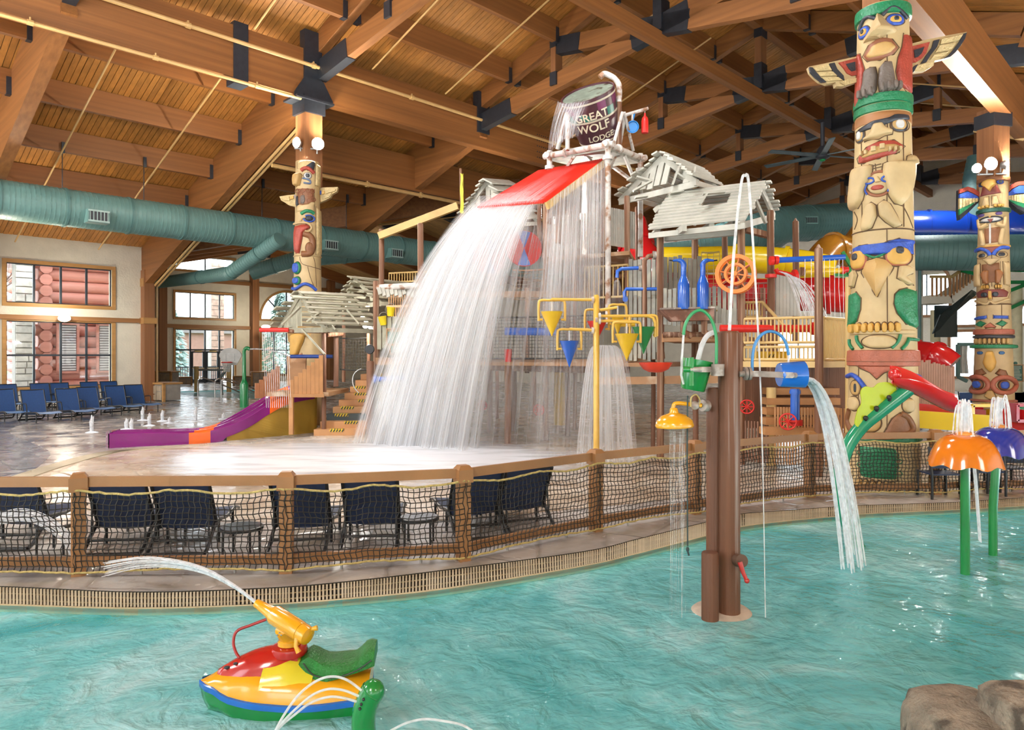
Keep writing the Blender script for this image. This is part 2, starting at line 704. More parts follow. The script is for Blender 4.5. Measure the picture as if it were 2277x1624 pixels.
# ---- walls
def wall_cells(mb, us, zs, v0, v1, holes, endwall=False):
    us = sorted(set(us+[h[0] for h in holes]+[h[1] for h in holes]))
    zs = sorted(set(zs+[h[2] for h in holes]+[h[3] for h in holes]))
    for i in range(len(us)-1):
        for j in range(len(zs)-1):
            uc, zc = (us[i]+us[i+1])/2, (zs[j]+zs[j+1])/2
            if any(h[0] < uc < h[1] and h[2] < zc < h[3] for h in holes):
                continue
            if endwall:
                ubox(mb, v0, v1, us[i], us[i+1], zs[j], zs[j+1])
            else:
                ubox(mb, us[i], us[i+1], v0, v1, zs[j], zs[j+1])
    return mb


def window(n, u0, u1, z0, z1, v, cols, rows, lab, fw=.14, bar=.075, open_cells=(), endwall=False):
    """framed window in a wall at v: timber casing, dark bars, one pane per light"""
    def bx(m, a, b, c0, c1, za, zb):
        return ubox(m, c0, c1, a, b, za, zb) if endwall else ubox(m, a, b, c0, c1, za, zb)
    cen = UV(v, (u0+u1)/2, z0) if endwall else UV((u0+u1)/2, v, z0)
    t = empty('window_%d' % n, cen, lab, kind=S)
    m = MB()
    bx(m, u0-fw, u1+fw, v-.06, v+.12, z1, z1+fw)
    bx(m, u0-fw, u1+fw, v-.06, v+.12, z0-fw, z0)
    bx(m, u0-fw, u0, v-.06, v+.12, z0, z1)
    bx(m, u1, u1+fw, v-.06, v+.12, z0, z1)
    m.build('casing', oak, t)
    m = MB()
    for i in range(cols+1):
        uu = lerp(u0, u1, i/cols)
        bx(m, uu-bar/2, uu+bar/2, v+.05, v+.13, z0, z1)
    for j in range(len(rows)):
        bx(m, u0, u1, v+.05, v+.13, rows[j]-bar/2, rows[j]+bar/2)
    m.build('sash', window_bar, t)
    zz = [z0]+[r for r in rows if z0+.1 < r < z1-.1]+[z1]
    for i in range(cols):
        for j in range(len(zz)-1):
            if (i, j) in open_cells:
                continue
            m = MB()
            bx(m, lerp(u0, u1, i/cols)+.02, lerp(u0, u1, (i+1)/cols)-.02, v+.085, v+.095, zz[j]+.02, zz[j+1]-.02)
            m.build('pane', glass, t)
    return t


mb = MB()
wall_cells(mb, [-3, 11.1], [0, 6.7], 33, 33.35, [(6.19, 9.86, 3.99, 5.52), (6.19, 9.86, .72, 3.29)])
tag(mb.build('wall_left', stucco), 'cream stucco side wall with the big windows behind the sun loungers', kind=S)
window(1, 6.19, 9.86, 3.99, 5.52, 33, 4, [3.99, 5.52], 'upper four-pane window showing red log siding')
window(2, 6.19, 9.86, .72, 3.29, 33, 4, [.72, 1.96, 3.29], 'lower eight-pane window behind the blue sun loungers')
m = MB()
ubox(m, -3, 11.0, 32.85, 33.1, 3.34, 3.52)
tag(m.build('trim_1', trim_wood), 'brown timber trim beam between the two log-view windows', kind=S)
m = MB()
ubox(m, 11.0, 11.42, 32.55, 33.0, 0, 5.6)
tag(m.build('column_corner', post_wood), 'square timber column at the corner of the stucco wall', kind=S)
m = MB()
ubox(m, 10.95, 11.5, 32.5, 33.05, 3.3, 3.56)
ubox(m, 10.97, 11.02, 32.6, 33.02, 4.9, 5.25)
tag(m.build('trim_2', oak), kind=S)

RH = [(18.85, 22.9, 4.5, 6.2), (18.85, 22.9, 0.0, 3.7), (24.97, 29.0, 0.5, 3.7), (24.97, 29.0, 4.6, 6.65), (18.85, 22.9, 7.75, 8.7)]
mb = MB()
wall_cells(mb, [11.2, 36.9], [-.1, 7.0, 8.8], 50, 50.4, RH)
# gable top and arch spandrels
def vface(mb, poly, v, t):
    n = len(poly)
    vs = [UV(a, v, z) for a, z in poly]+[UV(a, v+t, z) for a, z in poly]
    fs = [tuple(range(n)), tuple(reversed(range(n, 2*n)))]+[(i, n+i, n+(i+1) % n, (i+1) % n) for i in range(n)]
    return mb.add(vs, fs)
vface(mb, [(11.2, 8.8), (36.9, 8.8), (36.9, 8.9), (24, 10.2), (11.2, 8.9)], 50, .4)
uc, r = 26.985, 2.05
for sg in (-1, 1):
    pts = [(uc+sg*r, 4.6)]+[(uc+sg*r*math.cos(a*PI/16), 4.6+r*math.sin(a*PI/16)) for a in range(1, 9)]+[(uc, 6.75), (uc+sg*r*1.01, 6.75)]
    vface(mb, pts, 50, .4)
tag(mb.build('wall_alcove', stucco), 'cream stucco back wall of the pool alcove with glazed doors', kind=S)
window(3, 18.85, 22.9, 4.5, 6.2, 50, 4, [4.5, 6.2], 'four-pane window above the glass double doors')
window(5, 18.85, 22.9, 7.75, 8.7, 50, 2, [7.75, 8.7], 'low gable window near the alcove roof')
window(6, 24.97, 29.0, .5, 3.7, 50, 4, [.5, 2.3, 3.7], 'tall window below the arched window')
t = empty('window_7', UV(uc, 50, 4.6), 'half-round arched window beside the small plank roof', kind=S)
m = MB()
outer = [(uc+(r+.16)*math.cos(a*PI/20), 4.6+(r+.16)*math.sin(a*PI/20)) for a in range(21)]
inner = [(uc+r*math.cos(a*PI/20), 4.6+r*math.sin(a*PI/20)) for a in range(20, -1, -1)]
for a in range(20):
    vface(m, [outer[a], outer[a+1], inner[19-a], inner[20-a]], 49.93, .2)
ubox(m, uc-r-.16, uc+r+.16, 49.93, 50.13, 4.46, 4.6)
m.build('casing', oak, t)
m = MB()
ubox(m, uc-.05, uc+.05, 50.05, 50.13, 4.6, 4.6+r)
for a in (.25, .75):
    m.beam(UV(uc, 50.09, 4.6), UV(uc+r*math.cos(a*PI), 50.09, 4.6+r*math.sin(a*PI)), .08, .08)
m.build('sash', window_bar, t)
for k in range(4):
    m = MB()
    vface(m, [(uc, 4.6)]+[(uc+r*math.cos((k+a/5)*PI/4), 4.6+r*math.sin((k+a/5)*PI/4)) for a in range(6)], 50.09, .01)
    m.build('pane', glass, t)
# glazed door front: side lights, transoms and the double doors
t = empty('window_4', UV(20.9, 50, 0), 'glazed front with sidelights round the double doors', kind=S)
m = MB()
for a, b in ((18.71, 18.85), (22.9, 23.04)):
    ubox(m, a, b, 49.94, 50.12, .45, 3.84)
ubox(m, 18.71, 23.04, 49.94, 50.12, 3.7, 3.84)
m.build('casing', oak, t)
m = MB()
us = [18.85, 19.86, 20.87, 21.88, 22.9]
for x in us:
    ubox(m, x-.05, x+.05, 50.05, 50.15, 0, 3.7)
for z in (2.3, 3.7):
    ubox(m, 18.85, 22.9, 50.05, 50.15, z-.05, z+.05)
m.build('sash', window_bar, t)
for i in range(4):
    z0 = 2.3
    ubox(MB(), us[i]+.05, us[i+1]-.05, 50.09, 50.1, z0, 3.68).build('pane', glass, t)
    if i in (0, 3):
        ubox(MB(), us[i]+.05, us[i+1]-.05, 50.09, 50.1, .5, z0).build('pane', glass, t)
for k, i in enumerate((1, 2)):
    d = empty('door_%d' % (k+1), UV(us[i]+.5, 50, 0), 'dark-framed glass door leaf with a push bar, %s leaf of the pair' % ('hoop-side' if k else 'corner-side'), kind=S)
    m = MB()
    a, b = us[i]+.06, us[i+1]-.06
    ubox(m, a, a+.12, 50.02, 50.1, .02, 2.22)
    ubox(m, b-.12, b, 50.02, 50.1, .02, 2.22)
    ubox(m, a, b, 50.02, 50.1, .02, .28)
    ubox(m, a, b, 50.02, 50.1, 2.1, 2.22)
    m.build('door_frame', window_bar, d)
    ubox(MB(), a+.12, b-.12, 50.055, 50.065, .28, 2.1).build('pane', glass, d)
    ubox(MB(), a+.05, b-.05, 49.94, 49.99, 1.0, 1.07).build('push_bar', M('brass bar', (.55, .42, .2), .4), d)
    ubox(MB(), a+.2, b-.2, 49.95, 50.02, 2.16, 2.26).build('door_closer', M('brass bar', (.55, .42, .2), .4), d)
for n, uu in ((3, 17.9), (4, 24.3), (5, 30.6)):
    tag(ubox(MB(), uu-.25, uu+.25, 49.5, 50, 0, zg(uu)-.7).build('column_alcove', post_wood), 'square timber column on the alcove wall', kind=S)
m = MB()
ubox(m, 11.2, 36.8, 49.85, 50.05, 3.78, 4.02)
tag(m.build('trim_3', trim_wood), kind=S)
m = MB()
ubox(m, 11.2, 36.8, 49.85, 50.05, 6.95, 7.2)
tag(m.build('trim_4', trim_wood), kind=S)
mb = MB()
ubox(mb, 11.15, 11.3, 33, 50.2, 0, 7.2)
ubox(mb, 36.8, 37.1, 33, 50.2, 0, 7.2)
ubox(mb, 36.8, 45, 33, 33.3, 0, 6.7)
tag(mb.build('wall_alcove_side', stucco), kind=S)

# far end wall across the hall with arched windows
mb = MB()
EH = [(10.4, 12.6, 4.2, 7.0), (7.9, 10.3, 3.6, 5.0), (7.9, 10.3, .8, 3.2), (5.0, 7.2, 3.6, 5.0), (13.6, 16.0, .8, 3.4), (17.5, 20, .8, 3.4)]
wall_cells(mb, [-12, 33.3], [-.1, 6.6], 45, 45.3, EH, True)
def eface(mb, poly, u, t):
    n = len(poly)
    vs = [UV(u, a, z) for a, z in poly]+[UV(u+t, a, z) for a, z in poly]
    fs = [tuple(reversed(range(n))), tuple(range(n, 2*n))]+[(i, (i+1) % n, n+(i+1) % n, n+i) for i in range(n)]
    return mb.add(vs, fs)
eface(mb, [(-12, 6.6), (33.3, 6.6), (33.3, 6.7), (11.3, 14.1), (-12, 6.2)], 45, .3)
for h in (EH[0], EH[1], EH[3]):
    c, rr, z1 = (h[0]+h[1])/2, (h[1]-h[0])/2, h[3]
    for sg in (-1, 1):
        eface(mb, [(c+sg*rr, z1-rr)]+[(c+sg*rr*math.cos(a*PI/12), z1-rr+rr*math.sin(a*PI/12)) for a in range(1, 7)]+[(c+sg*rr, z1)], 45, .3)
tag(mb.build('wall_end', stucco), 'pale far end wall with arched windows behind the slides', kind=S)
for n, h in enumerate(EH):
    c, rr, z1 = (h[0]+h[1])/2, (h[1]-h[0])/2, h[3]
    t = empty('window_%d' % (8+n), UV(45, c, h[2]), 'bright %s in the far end wall' % ('arched window high up', 'arched window by the stairs', 'square window under the arch', 'arched window by the small totem', 'square window behind the fort', 'square window past the fort legs')[n], kind=S)
    m = MB()
    if n in (0, 1, 3):
        for a in range(12):
            p = [(c+(rr+d)*math.cos((a+e)*PI/12), z1-rr+(rr+d)*math.sin((a+e)*PI/12)) for d, e in ((0, 0), (.14, 0), (.14, 1), (0, 1))]
            eface(m, p, 44.92, .2)
        zt = z1-rr
    else:
        ubox(m, 44.92, 45.1, h[0]-.14, h[1]+.14, h[3], h[3]+.14)
        zt = h[3]
    ubox(m, 44.92, 45.1, h[0]-.14, h[0], h[2]-.14, zt)
    ubox(m, 44.92, 45.1, h[1], h[1]+.14, h[2]-.14, zt)
    ubox(m, 44.92, 45.1, h[0]-.14, h[1]+.14, h[2]-.14, h[2])
    m.build('casing', trim_wood, t)
    m = MB()
    ubox(m, 45.08, 45.09, h[0]+.02, h[1]-.02, h[2]+.02, h[3]-.02)
    m.build('pane', glass, t)
    m = MB()
    ubox(m, 45.05, 45.12, c-.03, c+.03, h[2], h[3])
    m.build('sash', window_bar, t)
ubm = MB()
ubox(ubm, -8, 45, -12.3, -12, -.1, 6.4)
tag(ubm.build('wall_right', stucco), 'stucco side wall past the smaller totem', kind=S)

# wall behind the viewer, with its tall windows
mb = MB()
wall_cells(mb, [-12, 33.3], [-.6, 6.4], -8.3, -8, [(a, a+3.2, .8, 5.2) for a in (-7, 3, 13, 24)], True)
eface(mb, [(-12, 6.4), (33.3, 6.4), (33.3, 6.7), (11.3, 14.1), (-12, 6.2)], -8.3, .3)
tag(mb.build('wall_back', stucco), 'stucco wall with tall windows behind the viewer', kind=S)

# ---- floor, pool
WE = [(-700, 1330), (-300, 1342), (0, 1347), (307, 1355), (600, 1346), (781, 1333), (1000, 1310), (1300, 1260), (1420, 1232), (1570, 1193), (1648, 1173), (1750, 1160), (1858, 1150), (1910, 1145), (2119, 1135), (2277, 1126), (2600, 1105)]
GB = [(-700, 1290), (-300, 1300), (0, 1304), (307, 1316), (600, 1307), (781, 1292), (1000, 1266), (1300, 1226), (1420, 1198), (1570, 1161), (1648, 1143), (1750, 1135), (1858, 1127), (1910, 1124), (2119, 1117), (2277, 1107), (2600, 1088)]
we = spline([G(*p) for p in WE], 10)
gb = spline([G(*p) for p in GB], 10)


def stone_mat(name, c1, c2, c3, rough, scale, crack=.35, spec=.5):
    m = bpy.data.materials.new(name)
    m.use_nodes = True
    N, L = m.node_tree.nodes, m.node_tree.links
    b = N['Principled BSDF']
    tc = N.new('ShaderNodeTexCoord')
    n1 = N.new('ShaderNodeTexNoise')
    n1.inputs['Scale'].default_value = scale
    n1.inputs['Detail'].default_value = 8
    n1.inputs['Distortion'].default_value = .6
    L.new(tc.outputs['Object'], n1.inputs['Vector'])
    rp = N.new('ShaderNodeValToRGB')
    e = rp.color_ramp.elements
    e[0].position, e[1].position = .32, .68
    e[0].color, e[1].color = (*c1, 1), (*c3, 1)
    x = e.new(.5)
    x.color = (*c2, 1)
    L.new(n1.outputs['Fac'], rp.inputs[0])
    vo = N.new('ShaderNodeTexVoronoi')
    vo.feature = 'DISTANCE_TO_EDGE'
    vo.inputs['Scale'].default_value = 1.1
    nd = N.new('ShaderNodeTexNoise')
    nd.inputs['Scale'].default_value = 2
    ad = N.new('ShaderNodeMix')
    ad.data_type = 'VECTOR'
    ad.inputs[0].default_value = .12
    L.new(tc.outputs['Object'], nd.inputs['Vector'])
    L.new(tc.outputs['Object'], ad.inputs[4])
    L.new(nd.outputs['Color'], ad.inputs[5])
    L.new(ad.outputs[1], vo.inputs['Vector'])
    cr = N.new('ShaderNodeMapRange')
    cr.inputs[1].default_value, cr.inputs[2].default_value = 0, .03
    L.new(vo.outputs['Distance'], cr.inputs[0])
    mx = N.new('ShaderNodeMix')
    mx.data_type = 'RGBA'
    mx.blend_type = 'MULTIPLY'
    mr = N.new('ShaderNodeMapRange')
    mr.inputs[3].default_value, mr.inputs[4].default_value = crack, 0
    L.new(cr.outputs[0], mr.inputs[0])
    L.new(mr.outputs[0], mx.inputs[0])
    L.new(rp.outputs[0], mx.inputs[6])
    mx.inputs[7].default_value = (.25, .2, .17, 1)
    L.new(mx.outputs[2], b.inputs['Base Color'])
    n2 = N.new('ShaderNodeTexNoise')
    n2.inputs['Scale'].default_value = 1.3
    n2.inputs['Detail'].default_value = 4
    L.new(tc.outputs['Object'], n2.inputs['Vector'])
    r2 = N.new('ShaderNodeMapRange')
    r2.inputs[1].default_value, r2.inputs[2].default_value = .35, .65
    r2.inputs[3].default_value, r2.inputs[4].default_value = rough*.35, rough*1.3
    L.new(n2.outputs['Fac'], r2.inputs[0])
    L.new(r2.outputs[0], b.inputs['Roughness'])
    n3 = N.new('ShaderNodeTexNoise')
    n3.inputs['Scale'].default_value = 5
    n3.inputs['Detail'].default_value = 6
    L.new(tc.outputs['Object'], n3.inputs['Vector'])
    ma = N.new('ShaderNodeMath')
    ma.operation = 'MULTIPLY'
    L.new(n3.outputs['Fac'], ma.inputs[0])
    L.new(cr.outputs[0], ma.inputs[1])
    bu = N.new('ShaderNodeBump')
    bu.inputs['Strength'].default_value = .35
    bu.inputs['Distance'].default_value = .03
    L.new(ma.outputs[0], bu.inputs['Height'])
    L.new(bu.outputs[0], b.inputs['Normal'])
    MATS[name] = m
    return m


deck_mat = stone_mat('stamped deck', (.26, .24, .225), (.39, .365, .345), (.51, .485, .46), .26, 1.3)
dark_deck = stone_mat('blue grey stamped deck', (.09, .10, .13), (.16, .165, .20), (.28, .28, .30), .3, 1.6)
pad_mat = stone_mat('splash pad', (.36, .27, .19), (.50, .41, .31), (.62, .56, .48), .28, 1.0, .2)

# deck: one sheet beyond the gutter, with the alcove pool cut out of it
hole = [G(x, y) for x, y in ((362, 872), (470, 868.5), (610, 866), (660, 868), (640, 884), (600, 888), (545, 887), (470, 884), (420, 880))]
bm = bmesh.new()
outer = gb+[V((60, 12, 0)), V((75, 60, 0)), V((0, 75, 0)), V((-45, 60, 0)), V((-30, 8, 0))]
ov = [bm.verts.new(p) for p in outer]
hv = [bm.verts.new(p) for p in hole]
es = [bm.edges.new((ov[i], ov[(i+1) % len(ov)])) for i in range(len(ov))]
es += [bm.edges.new((hv[i], hv[(i+1) % len(hv)])) for i in range(len(hv))]
bmesh.ops.triangle_fill(bm, use_beauty=True, use_dissolve=False, edges=es)
for f in bm.faces:
    if f.normal.z < 0:
        f.normal_flip()
me = bpy.data.meshes.new('floor')
bm.to_mesh(me)
bm.free()
me.materials.append(deck_mat)
floor = bpy.data.objects.new('floor', me)
COL.objects.link(floor)
tag(floor, 'wet stamped-concrete deck around the pools', kind=S)


def flat(name, pts, mat, z, lab=None, parent=None, t=.0):
    m = MB()
    n = len(pts)
    m.add([V((p[0], p[1], z)) for p in pts]+[V((p[0], p[1], z-.02)) for p in pts], [tuple(range(n))]+[(i, n+i, n+(i+1) % n, (i+1) % n) for i in range(n)])
    bmm = m
    o = bmm.build(name, mat, parent)
    if o.data.polygons[0].normal.z < 0:
        o.data.flip_normals()
    return o


o = flat('floor_dark', spline([G(x, y) for x, y in ((-500, 1000), (-150, 915), (60, 893), (200, 889), (330, 893), (420, 902), (300, 912), (170, 925), (60, 942), (20, 960), (70, 985), (110, 1005), (100, 1025), (60, 1052), (-60, 1090), (-500, 1200))], 6, True), dark_deck, .006)
tag(o, 'curving band of darker blue-grey deck by the sun loungers', kind=S)
o = flat('floor_splash', spline([G(x, y) for x, y in ((10, 1085), (95, 1052), (170, 1030), (290, 1003), (430, 994), (640, 978), (900, 950), (1300, 920), (1700, 930), (1900, 985), (2000, 1060), (1700, 1090), (1300, 1130), (900, 1160), (300, 1150))], 6, True), pad_mat, .008)
tag(o, 'tan splash pad floor under the play fort', kind=S)
ring = spline([G(x, y, .01) for x, y in ((-30, 1090), (61, 1057), (130, 1035), (215, 1012), (292, 1000), (420, 992), (560, 985))], 14)
m = MB()
for i in range(len(ring)-1):
    a, b = ring[i], ring[i+1]
    t = (b-a).normalized()
    nn = V((t.y, -t.x, 0))
    k = max(2, int((b-a).length/.07))
    for j in range(k):
        p = lerp(a, b, j/k)
        m.beam(p-nn*.17, p+nn*.17, .045, .02)
o = m.build('trim_grating', M('grating plastic', (.50, .44, .32), .45))
tag(o, 'pale drain grating curving round the splash pad', kind=S)
# pool
pool_mat = M('pool plaster', (.12, .50, .50), .6, .1, 1.5)
m = MB()
z0 = -.5
pl = we
n = len(pl)
for i in range(n-1):
    a, b = pl[i], pl[i+1]
    m.add([V((a.x, a.y, 0)), V((b.x, b.y, 0)), V((b.x, b.y, z0)), V((a.x, a.y, z0))], [(0, 1, 2, 3)])
    m.add([V((a.x, a.y, z0)), V((b.x, b.y, z0)), V((b.x, -4, z0)), V((a.x, -4, z0))], [(0, 1, 2, 3)])
tag(m.build('floor_pool', pool_mat), 'turquoise basin of the activity pool', kind=S)


def pool_water(name, foam=.35):
    mt = bpy.data.materials.new(name)
    mt.use_nodes = True
    N, L = mt.node_tree.nodes, mt.node_tree.links
    b = N['Principled BSDF']
    tc = N.new('ShaderNodeTexCoord')
    n1 = N.new('ShaderNodeTexNoise')
    n1.inputs['Scale'].default_value = .55
    n1.inputs['Detail'].default_value = 9
    n1.inputs['Roughness'].default_value = .68
    n1.inputs['Distortion'].default_value = .8
    L.new(tc.outputs['Object'], n1.inputs['Vector'])
    rp = N.new('ShaderNodeValToRGB')
    e = rp.color_ramp.elements
    e[0].position, e[1].position = .34, .72
    e[0].color, e[1].color = (.05, .32, .36, 1), (.60, .81, .86, 1)
    x = e.new(.52)
    x.color = (.20, .56, .60, 1)
    x = e.new(.84)
    x.color = (.86, .94, .95, 1)  # pale stop paints white streaks and sparkle into the water colour
    L.new(n1.outputs['Fac'], rp.inputs[0])
    L.new(rp.outputs[0], b.inputs['Base Color'])
    b.inputs['Roughness'].default_value = .03
    b.inputs['IOR'].default_value = 1.33
    tr = N.new('ShaderNodeBsdfTransparent')
    tr.inputs[0].default_value = (.45, .9, .9, 1)
    mx = N.new('ShaderNodeMixShader')
    mx.inputs[0].default_value = .72
    L.new(tr.outputs[0], mx.inputs[1])
    L.new(b.outputs[0], mx.inputs[2])
    L.new(mx.outputs[0], N['Material Output'].inputs[0])
    n2 = N.new('ShaderNodeTexNoise')
    n2.inputs['Scale'].default_value = 3.2
    n2.inputs['Detail'].default_value = 4
    n2.inputs['Distortion'].default_value = 1.2
    L.new(tc.outputs['Object'], n2.inputs['Vector'])
    n3 = N.new('ShaderNodeTexNoise')
    n3.inputs['Scale'].default_value = 10
    n3.inputs['Detail'].default_value = 3
    n3.inputs['Distortion'].default_value = .8
    L.new(tc.outputs['Object'], n3.inputs['Vector'])
    ma = N.new('ShaderNodeMath')
    ma.operation = 'MULTIPLY_ADD'
    ma.inputs[1].default_value = .28
    L.new(n3.outputs['Fac'], ma.inputs[0])
    L.new(n2.outputs['Fac'], ma.inputs[2])
    bu = N.new('ShaderNodeBump')
    bu.inputs['Strength'].default_value = .9
    bu.inputs['Distance'].default_value = .06
    L.new(ma.outputs[0], bu.inputs['Height'])
    L.new(bu.outputs[0], b.inputs['Normal'])
    MATS[name] = mt
    return mt


m = MB()
for i in range(n-1):
    a, b = pl[i], pl[i+1]
    m.add([V((a.x, a.y, -.05)), V((b.x, b.y, -.05)), V((b.x, -4, -.05)), V((a.x, -4, -.05))], [(0, 1, 2, 3)])
o = m.build('water_pool', pool_water('pool water'))
if o.data.polygons[0].normal.z < 0:
    o.data.flip_normals()
tag(o, 'rippled turquoise water of the activity pool', kind=S)
m = MB()
hp = [V((p.x, p.y, 0)) for p in hole]
for i in range(len(hp)):
    a, b = hp[i], hp[(i+1) % len(hp)]
    m.add([a, b, b-V((0, 0, .5)), a-V((0, 0, .5))], [(0, 1, 2, 3)])
m.add([p-V((0, 0, .5)) for p in hp], [tuple(range(len(hp)))])
tag(m.build('floor_alcove_pool', pool_mat), kind=S)
o = flat('water_alcove', hp, MATS['pool water'], -.03)
tag(o, 'small turquoise pool in front of the glass doors', kind=S)
# overflow gutter: dark channel, lip and slats
m = MB()
for i in range(n-1):
    m.add([gb[i]+V((0, 0, -.03)), gb[i+1]+V((0, 0, -.03)), we[i+1]+V((0, 0, -.03)), we[i]+V((0, 0, -.03))], [(0, 1, 2, 3)])
for i in range(n-1):
    m.add([gb[i]+V((0, 0, .001)), gb[i+1]+V((0, 0, .001)), gb[i+1]-V((0, 0, .06)), gb[i]-V((0, 0, .06))], [(0, 1, 2, 3)])
gut = m.build('trim_gutter', M('gutter shadow', (.03, .028, .02), .8))
tag(gut, 'overflow gutter round the edge of the activity pool', kind=S)
m = MB()
grat = M('gutter grating', (.40, .35, .24), .6, .12, 3, island=.1)
for i in range(n-1):
    a, b = we[i], we[i+1]
    c, d = gb[i], gb[i+1]
    k = max(1, int(round((b-a).length/.0275)))
    for j in range(k):
        p, q = lerp(a, b, j/k), lerp(c, d, j/k)
        m.beam(p+(q-p).normalized()*.05, q-(q-p).normalized()*.03, .0165, .025, off=-.012)
m.build('grating_slats', grat, gut, kind='stuff')
m = MB()
lip = [lerp(we[i], gb[i], .06) for i in range(n)]
m.strip([[p+V((0, 0, .004)) for p in we], [p+V((0, 0, .004)) for p in lip], [p+V((0, 0, -.05)) for p in lip]])
m.strip([[p+V((0, 0, .004)) for p in we], [p+V((0, 0, -.12)) for p in we]])
gi = [lerp(gb[i], we[i], .05) for i in range(n)]
for f in (.36, .68):
    m.tube([lerp(we[i], gb[i], f)+V((0, 0, -.012)) for i in range(n)], .008, 5)
m.build('gutter_lip', M('gutter lip', (.44, .37, .22), .6), gut)

# ---- outside, seen through the glass
grass = M('lawn', (.20, .30, .08), .9, .3, .6)
o = MB()
ubox(o, -25, 60, 53, 130, -.4, -.3)
ubox(o, -25, 11, 33.4, 53, -.3, -.2)
tag(o.build('ground_outside', grass), 'green lawn outside the windows', kind=S)
log_mat = M('red log stain', (.62, .25, .20), .55, .12, .8, grain=(GU, 'x'))
cab = empty('log_cabin', UV(9.5, 38, 0), 'red log building outside the side windows', 'building')
for k in range(13):
    z = .15+k*.48
    m = MB()
    m.cyl(UV(7.75+(k % 2)*.1, 36.0, z), UV(10.9, 36.0, z), .25, n=12)
    m.build('log', log_mat, cab, 40)
    m = MB()
    m.cyl(UV(8.1, 35.6, z+.24), UV(8.1, 42, z+.24), .24, n=10)
    m.build('log_end', log_mat, cab, 40)
for uu in (8.55, 10.1):
    f = MB()
    ubox(f, uu, uu+.72, 35.68, 35.78, 1.25, 3.3)
    f = f.build('shutter', M('louvre grey', (.38, .34, .36), .6), cab)
    m = MB()
    for k in range(18):
        ubox(m, uu+.05, uu+.67, 35.6, 35.7, 1.3+k*.11, 1.36+k*.11)
    m.build('louvres', M('louvre light', (.62, .58, .60), .6), f, kind='stuff')
    m = MB()
    for a, b, c, d in ((uu-.07, uu+.02, 1.2, 3.35), (uu+.7, uu+.79, 1.2, 3.35), (uu-.07, uu+.79, 1.17, 1.26), (uu-.07, uu+.79, 3.28, 3.37)):
        ubox(m, a, b, 35.56, 35.7, c, d)
    m.build('shutter_frame', log_mat, f)
m = MB()
ubox(m, 5.5, 10.9, 35.0, 41, 6.1, 6.3)
m.build('eave', M('eave white', (.7, .7, .72), .6), cab)
river = M('river stone', (.62, .58, .54), .8, .25, 3, .3, 12, island=.25)
mortar = M('mortar', (.33, .31, .28), .9)


def stone_wall(parent, u0, u1, v, z0, z1, size, mat, endwall=False, n=None, seed=1, name='stone'):
    """irregular flat stones, each its own piece, laid on a face at v"""
    rr = random.Random(seed)
    z = z0
    while z < z1-.05:
        h = min(size*rr.uniform(.6, 1.0), z1-z)
        if z1-z-h < size*.35:
            h = z1-z
        a = u0
        while a < u1-.05:
            w = min(size*rr.uniform(.8, 1.7), u1-a)
            if u1-a-w < size*.4:
                w = u1-a
            g = .02
            q = [(a+g, z+g), (a+w/2, z+g*rr.uniform(.6, 1.8)), (a+w-g, z+g), (a+w-g*rr.uniform(.6, 2), z+h/2), (a+w-g, z+h-g), (a+w/2, z+h-g*rr.uniform(.5, 1.6)), (a+g, z+h-g), (a+g*rr.uniform(.6, 2), z+h/2)]
            m = MB()
            if endwall:
                eface(m, q, v-rr.uniform(.03, .07), .1)
            else:
                vface(m, q, v-rr.uniform(.03, .07), .1)
            m.build(name, mat, parent)
            a += w
        z += h


def stone_pillar(name, u0, u1, v0, v1, z1, lab, mat=river, size=.38):
    t = empty(name, UV((u0+u1)/2, (v0+v1)/2, 0), lab, 'pillar')
    ubox(MB(), u0, u1, v0, v1, 0, z1).build('core', mortar, t)
    stone_wall(t, u0, u1, v0, 0, z1, size, mat, seed=int(u0*10))
    return t


stone_pillar('stone_pillar', 6.95, 7.6, 35.4, 36.0, 6.1, 'grey river-stone pillar at the corner of the log building')
stone_pillar('stone_pillar', 23.4, 24.4, 55, 56, 9, 'reddish stone pillar outside the glass doors', M('red fieldstone', (.50, .34, .28), .8, .25, 3, .3, 12, island=.3), .5)


def tree(name, u, v, h, lab, bare=True, seed=1):
    rr = random.Random(seed)
    t = empty(name, UV(u, v, 0), lab, 'tree')
    m = MB()
    base = UV(u, v, -.3)
    m.tube([base, base+V((.1, 0, h*.5)), base+V((0, .1, h))], [.16, .11, .03], 7)
    tips = []
    for k in range(16):
        z = h*rr.uniform(.3, .95)
        a = rr.uniform(0, 6.28)
        L = h*.28*(1.15-z/h)+.4
        p = base+V((0, 0, z))
        q = p+V((math.cos(a)*L, math.sin(a)*L, L*rr.uniform(.4, 1)))
        m.tube([p, lerp(p, q, .5)+V((0, 0, .1)), q], [.05, .03, .012], 5)
        for e in range(3):
            m.tube([lerp(p, q, .6), q+V((rr.uniform(-.6, .6), rr.uniform(-.6, .6), rr.uniform(.1, .7)))], [.018, .006], 4)
    m.build('trunk', M('bark', (.42, .38, .36), .9, .3, 6), t)
    if not bare:
        m = MB()
        for k in range(1500):
            z = rr.uniform(.06, 1)
            a = rr.uniform(0, 6.28)
            rad = (1.05-z)*h*.3*math.sqrt(rr.random())
            p = base+V((math.cos(a)*rad, math.sin(a)*rad, z*h-rad*.25))
            d = V((math.cos(a), math.sin(a), -.4))*.55
            s = V((-math.sin(a), math.cos(a), .3))*.18
            m.add([p-s, p+s, p+d], [(0, 1, 2)])
        m.build('needles', M('spruce needles', (.28, .40, .36), .8, .3, 2), t, kind='stuff')
    return t


